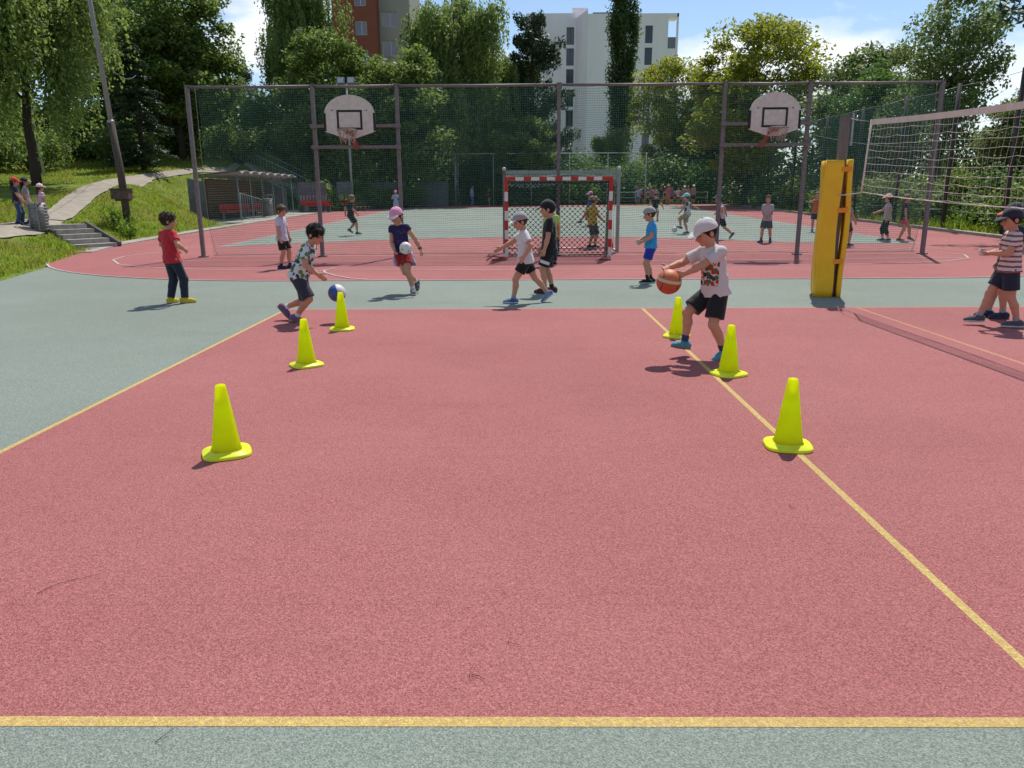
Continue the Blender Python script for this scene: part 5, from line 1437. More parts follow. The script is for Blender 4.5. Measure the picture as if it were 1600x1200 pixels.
        B.ell(hc + hf * 0.064 * HH - hu * 0.048 * HH, Mh, np.array([0.016, 0.007, 0.007]) * HH, 0.008)                                         # lips
    for q, cu in ((J['L'], curl[0]), (J['R'], curl[1])):
        s = q['s']
        B.ell(q['sh'], np.eye(3), np.array([0.034] * 3) * H, 0.025); B.cone(neck - su * 0.012 * H, q['sh'] + su * 0.002 * H, 0.030 * H, 0.028 * H, 0.02)
        B.cone(q['sh'], q['el'], 0.033 * H, 0.026 * H, 0.015); B.cone(q['el'], q['el'] + (q['wr'] - q['el']) * 0.4, 0.026 * H, 0.0265 * H, 0.012); B.cone(q['el'] + (q['wr'] - q['el']) * 0.4, q['wr'], 0.0265 * H, 0.0185 * H, 0.012)
        hd = unit(q['wr'] - q['el']); side = unit(np.cross(hd, l * s + u * 0.01) if abs(hd @ l) < 0.9 else np.cross(hd, u))
        # palm faces the thigh; the thumb side looks forward
        th = side if side @ f > 0 else -side
        if abs(side @ f) < 0.25: th = unit(f - (f @ hd) * hd)
        pn = np.cross(hd, th); pn = pn if pn @ (-l * s) > 0 else -pn
        q.update(hd=hd, th=th, pn=pn)
        Mp = np.stack([th, pn, hd]); pc = q['wr'] + hd * 0.030 * H
        B.ell(pc, Mp, np.array([0.023, 0.012, 0.034]) * H, 0.010)
        if fine:
            for i, (off, ln) in enumerate(((0.0165, 0.042), (0.0055, 0.047), (-0.0055, 0.044), (-0.0160, 0.035))):
                p0 = q['wr'] + hd * 0.050 * H + th * off * H
                d1 = unit(hd * math.cos(cu * 0.9) + pn * math.sin(cu * 0.9)); d2 = unit(hd * math.cos(cu * 2.0) + pn * math.sin(cu * 2.0))
                p1 = p0 + d1 * ln * 0.5 * H; p2 = p1 + d2 * ln * 0.5 * H
                B.cone(p0, p1, 0.0062 * H, 0.0058 * H, 0.003); B.cone(p1, p2, 0.0058 * H, 0.0048 * H, 0.003)
            t0 = q['wr'] + hd * 0.014 * H + th * 0.016 * H; t1 = t0 + unit(hd * 0.75 + th * 0.6 + pn * 0.25) * 0.030 * H; t2 = t1 + unit(hd * 0.9 + th * 0.15 + pn * 0.4) * 0.022 * H
            B.cone(t0, t1, 0.0095 * H, 0.0072 * H, 0.006); B.cone(t1, t2, 0.0068 * H, 0.0055 * H, 0.004)
        else:
            B.cone(pc, pc + unit(hd + pn * 0.5) * 0.05 * H, 0.017 * H, 0.012 * H, 0.01)
        B.ell(q['hip'], np.eye(3), np.array([0.055] * 3) * H, 0.02)
        B.cone(q['hip'], q['kn'], 0.056 * H, 0.035 * H, 0.02); ca = q['kn'] + (q['an'] - q['kn']) * 0.32 - (f * 0.010 * H)
        B.cone(q['kn'], ca, 0.034 * H, 0.0345 * H, 0.015); B.cone(ca, q['an'], 0.0345 * H, 0.021 * H, 0.015)
        B.cone(q['an'] - q['fd'] * 0.018 * H - q['fu'] * 0.022 * H, q['an'] + q['fd'] * 0.085 * H - q['fu'] * 0.03 * H, 0.022 * H, 0.016 * H, 0.015)
    V, Q = B.mesh()
    me = mesh_arrays('body', V, [Q], True)
    # skin tone, lips, eyes, brows and flushed cheeks as real colour differences of the skin
    col = np.tile(np.array([*tone, 1.0]), (len(V), 1))
    q = (V - hc) @ Mh.T / HH
    if fine:
        def blob(cx, cy, cz, r, c, w=1.0):
            for s in ((1, -1) if cx else (1,)):
                d = ((q[:, 0] - s * cx) / r[0]) ** 2 + ((q[:, 1] - cy) / r[1]) ** 2 + ((q[:, 2] - cz) / r[2]) ** 2
                k = np.clip(1.6 - d, 0, 1)[:, None] * w; col[:, :3] = col[:, :3] * (1 - k) + np.array(c) * k
        blob(0.030, 0.055, -0.036, (0.018, 0.03, 0.014), (tone[0] * 1.05, tone[1] * 0.78, tone[2] * 0.75), 0.6)
        blob(0.0, 0.066, -0.048, (0.0165, 0.012, 0.0055), (0.36, 0.12, 0.10), 0.9)
        blob(0.024, 0.066, -0.007, (0.010, 0.012, 0.0055), (0.03, 0.022, 0.018), 0.95)
        blob(0.024, 0.066, 0.011, (0.015, 0.014, 0.004), (0.08, 0.05, 0.035), 0.8)
    at = me.color_attributes.new('tone', 'FLOAT_COLOR', 'POINT'); at.data.foreach_set('color', col.astype(np.float32).ravel())
    link('body', me, M_SKIN, root)

    def grown(name, F_, material, parent=root):
        V_, Q_ = F_.mesh()
        if len(Q_) == 0: return None
        return link(name, mesh_arrays(name, V_, [Q_], True), material, parent)
    hc2 = max(h, 0.008) if fine else h
    # ---- shirt
    if 'shirt' in wear:
        w = wear['shirt']; m_ = w[0]; slv = w[1] if len(w) > 1 else 0.6; hem = w[2] if len(w) > 2 else -0.03; loose = w[3] if len(w) > 3 else 1.0
        S = Field(lo, hi, hc2)
        o = 0.010 * loose
        us2 = np.array([hem, 0.0, 0.08, 0.16, 0.235, 0.285, 0.315, 0.335]) * H
        A2 = np.array([0.101 + o, 0.097 + o, 0.084 + o, 0.078 + o, 0.080 + o, 0.076 + 0.008, 0.055, 0.036]) * H; B2 = np.array([0.083 + o, 0.080 + o, 0.069 + o, 0.062 + o, 0.060 + o, 0.052 + 0.008, 0.042, 0.036]) * H
        S.trunk(pelvis, Mt, us2, A2, B2, 0.01, fold=0.05)
        for q in J.values():
            d = unit(q['el'] - q['sh']); e = q['sh'] + (q['el'] - q['sh']) * min(slv, 1.0)
            if slv > 0.05:
                S.cone(neck - su * 0.014 * H, q['sh'] + su * 0.002 * H, 0.034 * H, 0.034 * H, 0.02)
                S.cone(q['sh'], e + d * 0.05, 0.0385 * H, ((0.0425 + 0.004 * loose) if slv <= 1 else 0.036) * H, 0.03, cut=[(e, d)] if slv <= 1 else None)
                if slv > 1: 
                    d2 = unit(q['wr'] - q['el']); e2 = q['el'] + (q['wr'] - q['el']) * (slv - 1); S.cone(q['el'], e2 + d2 * 0.05, 0.036 * H, 0.028 * H, 0.02, cut=[(e2, d2)])
        S.ell(neck + su * 0.026 * H + sf * 0.016 * H, Mt, np.array([0.043, 0.044, 0.034]) * H, 0.006, sub=True)      # neck opening
        grown('shirt', S, m_)
    # ---- shorts, trousers or leggings
    if 'legs' in wear:
        m_, ln, loose = wear['legs']      # ln: 0..1 down the thigh, 1..2 down the shin
        S = Field(lo, hi, hc2); o = 0.012 * loose
        us2 = np.array([-0.06, 0.0, 0.07]) * H
        S.trunk(pelvis, Mt, us2, np.array([0.074, 0.089, 0.085]) * H, np.array([0.064, 0.071, 0.067]) * H, 0.015)
        for q in J.values():
            d = unit(q['kn'] - q['hip']); e = q['hip'] + (q['kn'] - q['hip']) * min(ln, 1.0)
            S.cone(q['hip'] + l * (-q['s']) * 0.004 * H, e + d * (0.06 if ln <= 1 else 0), (0.058 + o * 0.4) * H, ((0.052 if ln <= 1 else 0.041) + o) * H, 0.02, cut=[(e, d)] if ln <= 1 else None)
            if ln > 1:
                d2 = unit(q['an'] - q['kn']); e2 = q['kn'] + (q['an'] - q['kn']) * (ln - 1)
                S.cone(q['kn'], e2 + d2 * 0.05, (0.042 + o) * H, (0.034 + o) * H, 0.02, cut=[(e2, d2)]); S.cone(q['kn'], q['kn'] + (q['an'] - q['kn']) * 0.34 - f * 0.010 * H, 0.042 * H, 0.041 * H, 0.02)
        lg = grown('trousers' if ln > 1.3 else 'shorts', S, m_)
        if 'leg_patch' in wear:
            pm, tt, ss = wear['leg_patch']; q = J[ss]; S = Field(lo, hi, hc2); d = unit(q['kn'] - q['hip']); e = q['hip'] + (q['kn'] - q['hip']) * tt; out = unit(l * q['s'])
            S.cone(q['hip'], q['kn'], 0.066 * H + o * 0.7 * H, (0.0585 + o) * H, 0.0, cut=[(e, d), (e - d * 0.035 * H, -d), (e + out * 0.045 * H, -out)]); grown('patch', S, pm, lg)
    if 'waist' in wear:      # jacket tied round the waist
        S = Field(lo, hi, hc2)
        S.trunk(pelvis, Mt, np.array([-0.16, -0.08, 0.0, 0.045]) * H, np.array([0.140, 0.126, 0.108, 0.096]) * H, np.array([0.112, 0.102, 0.090, 0.080]) * H, 0.0, fold=0.06, cut=[(pelvis + sf * 0.05 * H - su * 0.01 * H, unit(sf * 0.9 - su * 0.45))])
        S.trunk(pelvis, Mt, np.array([0.0, 0.022, 0.045]) * H, np.array([0.098, 0.1, 0.096]) * H, np.array([0.082, 0.084, 0.08]) * H, 0.0)
        grown('tied_jacket', S, wear['waist'])
    # ---- socks and shoes
    for q in J.values():
        d = unit(q['kn'] - q['an'])
        if wear.get('socks') is not None:
            S = Field(q['an'] - 0.12 * H, q['an'] + 0.16 * H, max(h * 0.8, 0.006)); e = q['an'] + d * wear.get('sock_h', 0.045) * H
            S.cone(q['an'] - q['fu'] * 0.01 * H, e + d * 0.03, 0.0255 * H, 0.0285 * H, 0.01, cut=[(e, d)]); grown('sock', S, wear['socks'])
        sm_, so_ = wear.get('shoes', (cloth('dark_shoe', (0.02, 0.02, 0.025)), cloth('white_sole', (0.6, 0.6, 0.58))))
        S = Field(q['an'] - 0.16 * H, q['an'] + 0.16 * H, max(h * 0.8, 0.006)); fd, fs, fu = q['fd'], q['fs'], q['fu']
        heel = q['an'] - fd * 0.026 * H - fu * 0.018 * H; ball = q['an'] + fd * 0.060 * H - fu * 0.028 * H; toe_ = q['an'] + fd * 0.098 * H - fu * 0.033 * H
        bot = [(q['an'] - fu * 0.037 * H, -fu)]
        S.cone(heel, ball, 0.033 * H, 0.031 * H, 0.012, bot); S.cone(ball, toe_, 0.031 * H, 0.024 * H, 0.012, bot); S.cone(q['an'] - fu * 0.02 * H, q['an'] + d * 0.012 * H, 0.033 * H, 0.029 * H, 0.015, [(q['an'] + d * 0.012 * H, d)])
        so = grown('shoe', S, sm_)
        S = Field(q['an'] - 0.16 * H, q['an'] + 0.16 * H, max(h * 0.8, 0.006))
        c2 = [(q['an'] - fu * 0.048 * H, -fu), (q['an'] - fu * 0.0335 * H, fu)]
        S.cone(heel - fu * 0.012 * H, ball, 0.0345 * H, 0.0335 * H, 0.012, c2); S.cone(ball, toe_, 0.0335 * H, 0.0265 * H, 0.012, c2)
        if so is not None: grown('sole', S, so_, so)
    # ---- hair and cap
    hh_ = max(h * 0.85, 0.006) if fine else h
    hm, style = wear.get('hair', (HAIR['brown'], 'short'))
    S = Field(hc - 0.13 * HH - (u * 0.16 * HH if style != 'short' else 0), hc + 0.13 * HH, hh_)
    cutp = unit(hf * 0.80 - hu * 0.60)
    c = [(hc + cutp * 0.027 * HH, cutp), (hc - hu * 0.062 * HH, -hu)]
    S.ell(hc + hu * 0.014 * HH - hf * 0.006 * HH, Mh, np.array([0.066, 0.079, 0.077]) * HH * (0.955 if wear.get('cap') else 1.0), 0.0, cut=c)
    if fine and not wear.get('cap'):
        rg = np.random.default_rng(int(abs(X * 100 + Y * 10)))
        for k in range(46):
            v = rg.standard_normal(3); v[2] = abs(v[2]) * 0.9 + 0.05; v /= np.linalg.norm(v)
            p = hc + hu * 0.014 * HH - hf * 0.006 * HH + (hlft * v[0] * 0.064 + hf * v[1] * 0.077 + hu * v[2] * 0.075) * HH
            if (p - hc - cutp * 0.027 * HH) @ cutp > -0.002: continue
            S.cone(p, p + (-hu * 0.02 + hf * 0.012 * rg.standard_normal() + hlft * 0.012 * rg.standard_normal()) * HH, 0.011 * HH, 0.005 * HH, 0.008)
        if True:
            for s in np.linspace(-1, 1, 7):
                p = hc + hlft * s * 0.042 * HH + hf * (0.056 - 0.016 * s * s) * HH + hu * 0.058 * HH; S.cone(p, p - hu * 0.024 * HH + hf * 0.011 * HH, 0.012 * HH, 0.006 * HH, 0.01)
    if style == 'long': S.cone(hc - hf * 0.045 * HH, hc - hf * 0.062 * HH - u * 0.15 * HH, 0.052 * HH, 0.035 * HH, 0.02)
    if style == 'pony': S.cone(hc - hf * 0.07 * HH, hc - hf * 0.085 * HH - u * 0.17 * HH, 0.028 * HH, 0.014 * HH, 0.015)
    ho = grown('hair', S, hm)
    if fine and ho is not None and not wear.get('cap'):      # loose strands break up the outline
        Vh = np.empty(len(ho.data.vertices) * 3, np.float32); ho.data.vertices.foreach_get('co', Vh); Vh = Vh.reshape(-1, 3)
        rg = np.random.default_rng(7 + int(abs(X * 10))); P0 = Vh[rg.integers(len(Vh), size=1300)]; out = P0 - hc; out /= np.linalg.norm(out, axis=1, keepdims=True)
        fl_ = -hu * 0.8 + hf * rg.standard_normal((1300, 1)) * 0.35 + hlft * rg.standard_normal((1300, 1)) * 0.35; fl_ = fl_ - (fl_ * out).sum(1, keepdims=True) * out; fl_ /= np.linalg.norm(fl_, axis=1, keepdims=True) + 1e-6
        ln_ = (0.012 + 0.016 * rg.random((1300, 1))) * HH; sd = np.cross(out, fl_) * 0.0032 * HH; tip = P0 + fl_ * ln_ + out * ln_ * rg.uniform(0.05, 0.42, (1300, 1))
        Vs = np.stack([P0 - out * 0.003 - sd, P0 - out * 0.003 + sd, tip], 1).reshape(-1, 3)
        link('hair_strands', mesh_arrays('hair_strands', Vs, [np.arange(3900).reshape(-1, 3)], True), hm, ho)
    if wear.get('cap'):
        cm, vm, kind = wear['cap']
        S = Field(hc - 0.14 * HH, hc + 0.16 * HH, hh_); cn = unit(-hu + hf * 0.05)
        cc = hc + hu * 0.017 * HH - hf * 0.002 * HH
        S.ell(cc, Mh, np.array([0.0705, 0.0835, 0.080]) * HH, 0.0, cut=[(hc + hu * 0.014 * HH, cn)])
        S.cone(cc + hu * 0.082 * HH, cc + hu * 0.084 * HH, 0.007 * HH, 0.007 * HH, 0.004)
        cap = grown('cap', S, cm)
        S = Field(hc - 0.20 * HH, hc + 0.20 * HH, hh_); vd = unit(hf * 0.96 - hu * 0.28); vu = unit(np.cross(hlft, vd)); vu = vu if vu @ hu > 0 else -vu
        Mv = np.stack([hlft, vd, vu]); vc = hc + hf * 0.058 * HH + hu * 0.018 * HH
        th_ = max(0.0065 * HH, h * 1.1)
        if kind == 'bucket': S.trunk(hc, Mh, np.array([-0.004, 0.03]) * HH, np.array([0.102, 0.078]) * HH, np.array([0.112, 0.09]) * HH, 0.0)
        else: S.ell(vc, Mv, np.array([0.066 * HH, 0.082 * HH, th_ * 2.2]), 0.0, cut=[(vc - vu * th_ * 0.2, -vu), (vc + vd * 0.0, -vd)])
        if cap is not None: grown('visor' if kind != 'bucket' else 'brim', S, vm, cap)
    return root, J, dict(hc=hc, neck=neck, pelvis=pelvis, f=f, l=l)
# ------------------------------------------------------------------ clothes with printed patterns
def print_cloth(name, base, cells, scale, amount=0.5, center=None, size=None, base2=None):
    """base cloth with a printed all-over or placed pattern of coloured cells"""
    M = bpy.data.materials.new('cloth_' + name); M.use_nodes = True; N, L = M.node_tree.nodes, M.node_tree.links
    b = N['Principled BSDF']; b.inputs['Roughness'].default_value = 0.85; b.inputs['Specular IOR Level'].default_value = 0.2
    tc = N.new('ShaderNodeTexCoord'); vo = N.new('ShaderNodeTexVoronoi'); vo.inputs['Scale'].default_value = scale; L.new(tc.outputs['Object'], vo.inputs['Vector'])
    sp = N.new('ShaderNodeSeparateColor'); L.new(vo.outputs['Color'], sp.inputs['Color'])
    rp = N.new('ShaderNodeValToRGB'); rp.color_ramp.interpolation = 'CONSTANT'
    while len(rp.color_ramp.elements) < len(cells): rp.color_ramp.elements.new(0.5)
    for k, c in enumerate(cells): rp.color_ramp.elements[k].position = k / len(cells); rp.color_ramp.elements[k].color = (*c, 1)
    L.new(sp.outputs['Green'], rp.inputs['Fac'])
    m1 = N.new('ShaderNodeMath'); m1.operation = 'LESS_THAN'; m1.inputs[1].default_value = amount; L.new(vo.outputs['Distance'], m1.inputs[0])
    fac = m1.outputs[0]
    if center is not None:
        sub = N.new('ShaderNodeVectorMath'); sub.operation = 'SUBTRACT'; sub.inputs[1].default_value = center; L.new(tc.outputs['Object'], sub.inputs[0])
        dv = N.new('ShaderNodeVectorMath'); dv.operation = 'DIVIDE'; dv.inputs[1].default_value = size; L.new(sub.outputs[0], dv.inputs[0])
        ab = N.new('ShaderNodeVectorMath'); ab.operation = 'ABSOLUTE'; L.new(dv.outputs[0], ab.inputs[0])
        sx = N.new('ShaderNodeSeparateXYZ'); L.new(ab.outputs[0], sx.inputs[0])
        a1 = N.new('ShaderNodeMath'); a1.operation = 'MAXIMUM'; L.new(sx.outputs[0], a1.inputs[0]); L.new(sx.outputs[1], a1.inputs[1])
        a2 = N.new('ShaderNodeMath'); a2.operation = 'MAXIMUM'; L.new(a1.outputs[0], a2.inputs[0]); L.new(sx.outputs[2], a2.inputs[1])
        a3 = N.new('ShaderNodeMath'); a3.operation = 'LESS_THAN'; a3.inputs[1].default_value = 1.0; L.new(a2.outputs[0], a3.inputs[0])
        a4 = N.new('ShaderNodeMath'); a4.operation = 'MULTIPLY'; L.new(a3.outputs[0], a4.inputs[0]); L.new(fac, a4.inputs[1]); fac = a4.outputs[0]
    mx = N.new('ShaderNodeMixRGB'); mx.inputs['Color1'].default_value = (*base, 1); L.new(fac, mx.inputs['Fac']); L.new(rp.outputs['Color'], mx.inputs['Color2']); L.new(mx.outputs['Color'], b.inputs['Base Color'])
    no = N.new('ShaderNodeTexNoise'); no.inputs['Scale'].default_value = 11; L.new(tc.outputs['Object'], no.inputs['Vector']); bp = N.new('ShaderNodeBump'); bp.inputs['Strength'].default_value = 0.75; bp.inputs['Distance'].default_value = 0.02; L.new(no.outputs['Fac'], bp.inputs['Height']); L.new(bp.outputs['Normal'], b.inputs['Normal'])
    return M
def stripe_cloth(name, c1, c2, period, duty=0.5):
    M = bpy.data.materials.new('cloth_' + name); M.use_nodes = True; N, L = M.node_tree.nodes, M.node_tree.links
    b = N['Principled BSDF']; b.inputs['Roughness'].default_value = 0.85; b.inputs['Specular IOR Level'].default_value = 0.2
    tc = N.new('ShaderNodeTexCoord'); sp = N.new('ShaderNodeSeparateXYZ'); no = N.new('ShaderNodeTexNoise'); no.inputs['Scale'].default_value = 9; L.new(tc.outputs['Object'], no.inputs['Vector'])
    L.new(tc.outputs['Object'], sp.inputs[0]); ad = N.new('ShaderNodeMath'); ad.operation = 'MULTIPLY_ADD'; ad.inputs[1].default_value = 0.02; L.new(no.outputs['Fac'], ad.inputs[0]); L.new(sp.outputs[2], ad.inputs[2])
    d = N.new('ShaderNodeMath'); d.operation = 'DIVIDE'; d.inputs[1].default_value = period; L.new(ad.outputs[0], d.inputs[0]); fr_ = N.new('ShaderNodeMath'); fr_.operation = 'FRACT'; L.new(d.outputs[0], fr_.inputs[0])
    lt = N.new('ShaderNodeMath'); lt.operation = 'LESS_THAN'; lt.inputs[1].default_value = duty; L.new(fr_.outputs[0], lt.inputs[0])
    mx = N.new('ShaderNodeMixRGB'); mx.inputs['Color1'].default_value = (*c1, 1); mx.inputs['Color2'].default_value = (*c2, 1); L.new(lt.outputs[0], mx.inputs['Fac']); L.new(mx.outputs['Color'], b.inputs['Base Color'])
    return M
BLACK = cloth('black', (0.012, 0.012, 0.014)); NAVY = cloth('navy', (0.02, 0.024, 0.045)); WHITE = cloth('white', (0.66, 0.61, 0.62), 0.06); RED = cloth('red', (0.52, 0.02, 0.035)); DRED = cloth('dark_red', (0.30, 0.008, 0.015))
GREY = cloth('grey', (0.33, 0.30, 0.31)); BLUE = cloth('sky_blue', (0.03, 0.30, 0.62)); ROYAL = cloth('royal_blue', (0.02, 0.035, 0.32)); PINK = cloth('pink', (0.72, 0.30, 0.46)); LILAC = cloth('lilac', (0.36, 0.33, 0.52)); YEL = cloth('yellow', (0.55, 0.42, 0.04))
LIME = cloth('lime', (0.36, 0.55, 0.12)); JEANS = cloth('jeans', (0.05, 0.085, 0.17)); CYAN = cloth('cyan', (0.25, 0.62, 0.60)); BEIGE = cloth('beige', (0.36, 0.28, 0.18)); PURP = cloth('purple', (0.16, 0.06, 0.20)); ORANGE = cloth('orange_red', (0.62, 0.09, 0.03)); PALEB = cloth('pale_blue', (0.36, 0.42, 0.60)); TEAL = cloth('teal', (0.03, 0.16, 0.2)); OLIVE = cloth('olive', (0.10, 0.11, 0.07))
SOLEW = cloth('white_sole', (0.6, 0.6, 0.58)); SH_BLK = (cloth('black_shoe', (0.015, 0.015, 0.018)), SOLEW); SH_BLU = (cloth('blue_shoe', (0.025, 0.075, 0.24), 0.5, (0.2, 0.25, 0.4)), SOLEW); SH_YEL = (cloth('yellow_shoe', (0.62, 0.46, 0.02)), cloth('yellow_sole', (0.6, 0.5, 0.12))); SH_GRY = (cloth('grey_shoe', (0.08, 0.08, 0.1)), SOLEW); SH_NVY = (cloth('navy_shoe', (0.02, 0.03, 0.08)), cloth('dark_sole', (0.06, 0.06, 0.07))); SH_TEAL = (cloth('teal_shoe', (0.08, 0.25, 0.33)), cloth('brown_sole', (0.22, 0.16, 0.12)))
HB, HD, HBL = (HAIR['brown'], 'short'), (HAIR['dark'], 'short'), (HAIR['blond'], 'short')
NEAR = 'children on the near court'

# boy in red, back turned, looking to the right
person('boy in red shirt, dark trousers and yellow shoes with his back turned', (-5.22, 11.62), 1.33, 62,
       dict(shirt=(RED, 0.62, -0.035, 1.1), legs=(NAVY, 1.95, 0.5), shoes=SH_YEL, hair=HB, socks=BLACK), lean=(-3, 0), head=(-38, 4, 0), hl=(0.13, 0.13, 0.585), hr=(0.07, -0.145, 0.60), el=(-0.5, 0.8, -0.3), er=(-0.6, -0.6, -0.3), fl=(-0.03, 0.055, 0), fr=(0.05, -0.085, 0), toe=(10, -38), curl=(0.5, 0.7), group=NEAR)
# boy bending over his dribble
FLOR = print_cloth('palm_print', (0.62, 0.62, 0.64), [(0.04, 0.16, 0.07), (0.55, 0.57, 0.6), (0.05, 0.06, 0.12), (0.10, 0.22, 0.10), (0.16, 0.08, 0.08), (0.05, 0.13, 0.10)], 19, 0.56)
person('crouching boy in green leaf print shirt dribbling a blue and white ball', (-2.86, 9.86), 1.37, -8,
       dict(shirt=(FLOR, 0.66, -0.03, 1.5), legs=(cloth('slate', (0.035, 0.036, 0.055)), 0.95, 1.0), shoes=(cloth('blue_red_shoe', (0.05, 0.09, 0.28), 0.6, (0.28, 0.08, 0.05)), cloth('brown_sole', (0.22, 0.16, 0.12))), socks=WHITE, hair=HD), lean=(24, 0), hip=(0.03, 0, -0.07), head=(-8, 24, 0), hr=(0.27, -0.13, 0.455), hl=(0.06, 0.20, 0.50), el=(-0.9, 0.4, 0.2), er=(-0.7, -0.5, -0.4),
       fr=(0.0, -0.05, 0.0), pr=18, fl=(-0.16, 0.06, 0.07), pl=48, curl=(0.6, 0.25), group=NEAR)
person('fair haired boy in white shirt and black shorts standing by the fence', (-5.2, 17.1), 1.36, -14,
       dict(shirt=(cloth('lavender_white', (0.56, 0.52, 0.62), 0.08), 0.65, -0.05, 1.1), legs=(BLACK, 0.8, 1.0), shoes=SH_NVY, hair=(mat('sandy_hair', (0.13, 0.08, 0.045), 0.5, 0.5, 40, bump=0.6, bscale=60), 'short'), socks=NAVY), head=(-6, 6, 0), hl=(0.06, 0.13, 0.47), hr=(0.05, -0.14, 0.455), fl=(0.08, 0.045, 0), fr=(-0.03, -0.05, 0), group=NEAR)
# girl with the football
GTOP = print_cloth('navy_print', (0.028, 0.022, 0.075), [(0.15, 0.03, 0.10), (0.06, 0.04, 0.14)], 26, 0.5, (0, 0, 0.92), (0.16, 0.4, 0.12))
girl, gJ, gi = person('girl in pink cap and red shorts holding a football at her side', (-1.80, 12.62), 1.42, -104,
       dict(shirt=(GTOP, 0.30, 0.0, 0.8), legs=(DRED, 0.62, 1.0), waist=LILAC, shoes=(cloth('black_white_shoe', (0.02, 0.02, 0.03), 0.5, (0.16, 0.16, 0.18)), SOLEW), socks=WHITE, hair=(HAIR['brown'], 'short'), cap=(PINK, cloth('pale_pink', (0.75, 0.52, 0.60)), 'cap')),
       hip=(-0.02, -0.075, -0.03), lean=(8, -3), head=(-8, 16, 0), hl=(0.02, 0.185, 0.475), hr=(0.12, -0.12, 0.51), el=(-0.5, 0.9, 0), fl=(0.05, 0.065, 0.005), fr=(-0.13, 0.045, 0.075), pr=35, toe=(25, 18), curl=(0.9, 0.4), group=NEAR)
q = gJ['L']; d = unit(q['wr'] - q['el']); c = q['wr'] - d * 0.02
mb = MB(); mb.tube([c - d * 0.011, c + d * 0.011], 0.032, 12); mb.build('wrist_watch', BLACK, girl)
# boy with the grey cap walking left
person('boy in grey cap and white shirt striding left past the goal', (0.10, 11.5), 1.33, 184,
       dict(shirt=(WHITE, 0.66, -0.035, 1.3), legs=(BLACK, 0.62, 1.1), shoes=SH_BLU, socks=GREY, hair=HB, cap=(GREY, cloth('white_visor', (0.7, 0.66, 0.66)), 'cap')), lean=(4, 0), hip=(0.0, 0, -0.018), head=(10, 14, 0), hr=(0.27, -0.10, 0.60), hl=(0.03, 0.19, 0.53), el=(-1.0, 0.5, 0), er=(-0.2, -0.5, -0.8),
       fl=(0.14, 0.04, 0.0), fr=(-0.265, -0.05, 0.035), pr=38, curl=(0.4, 0.35), group=NEAR)
person('tall boy in black cap, shirt and shorts facing left by the goal', (0.50, 12.68), 1.46, 176,
       dict(shirt=(BLACK, 0.68, -0.07, 1.2), legs=(BLACK, 0.85, 1.1), leg_patch=(WHITE, 0.72, 'L'), shoes=(cloth('dark_red_shoe', (0.09, 0.02, 0.025)), cloth('dark_sole', (0.06, 0.06, 0.07))), socks=BLACK, hair=HD, cap=(BLACK, BLACK, 'cap')), head=(0, 5, 0), hl=(0.06, 0.13, 0.43), hr=(0.11, -0.11, 0.44), fl=(0.05, 0.05, 0), fr=(-0.035, -0.05, 0), group=NEAR)
bx, bJ, bi = person('boy in sky blue shirt and royal blue shorts holding a white cup', (2.37, 13.98), 1.33, 178,
       dict(shirt=(BLUE, 0.62, -0.02, 1.0), legs=(ROYAL, 0.72, 0.9), shoes=SH_BLK, socks=BLACK, sock_h=0.075, hair=HB, cap=(GREY, cloth('light_grey', (0.5, 0.48, 0.5)), 'cap')), head=(-4, 14, 0), hl=(0.13, 0.09, 0.565), hr=(0.15, -0.06, 0.57), fl=(0.03, 0.045, 0), fr=(-0.03, -0.045, 0), curl=(0.8, 0.8), group=NEAR)
# boy bouncing the basketball
TEE = print_cloth('photo_print', (0.60, 0.52, 0.52), [(0.03, 0.03, 0.035), (0.06, 0.16, 0.06), (0.42, 0.04, 0.04), (0.30, 0.22, 0.07), (0.05, 0.05, 0.06)], 27, 0.62, (-0.11, -0.10, 0.83), (0.10, 0.12, 0.115))
person('running boy in white cap and printed shirt bouncing an orange basketball', (1.93, 7.56), 1.375, 203,
       dict(shirt=(TEE, 0.72, -0.022, 1.7), legs=(BLACK, 0.80, 1.5), shoes=SH_TEAL, socks=cloth('dark_blue', (0.03, 0.05, 0.14)), sock_h=0.06, hair=HD, cap=(cloth('cream_cap', (0.62, 0.55, 0.53), 0.06), cloth('cream_visor', (0.64, 0.57, 0.55)), 'cap')), lean=(10, 0), twist=-10, hip=(-0.0, 0, -0.02), head=(-8, 20, 0),
       hl=(0.285, 0.005, 0.605), hr=(0.31, -0.125, 0.645), el=(-0.2, 0.8, -0.7), er=(-0.3, -0.8, -0.4), fr=(0.175, -0.09, 0.05), pr=-12, fl=(-0.04, 0.085, 0.0), pl=12, toe=(10, 8), curl=(0.25, 0.35), h=0.0068, group=NEAR)
# two boys at the right edge
STR = stripe_cloth('striped', (0.62, 0.53, 0.52), (0.24, 0.085, 0.085), 0.06, 0.42)
rx_, rJ, ri = person('boy in striped shirt and dark cap at the right edge holding a white cup', (5.86, 9.28), 1.38, 168,
       dict(shirt=(STR, 0.62, -0.02, 1.1), legs=(NAVY, 0.72, 1.2), shoes=SH_GRY, socks=GREY, hair=HD, cap=(NAVY, NAVY, 'cap')), lean=(2, 0), head=(6, 8, 0), hl=(0.185, 0.05, 0.635), hr=(0.16, -0.1, 0.62), el=(-0.4, 0.6, -0.6), fl=(-0.10, 0.05, 0), fr=(0.19, -0.04, 0.0), toe=(0, 4), curl=(0.8, 0.8), group=NEAR)
person('boy in orange red cap half hidden behind the striped boy', (6.24, 9.9), 1.42, 176,
       dict(shirt=(NAVY, 0.62, -0.02, 1.0), legs=(BLACK, 0.72, 1.0), shoes=SH_NVY, socks=GREY, hair=HD, cap=(NAVY, ORANGE, 'cap')), head=(0, 4, 0), fl=(0.02, 0.05, 0), fr=(0.10, -0.05, 0), group=NEAR)
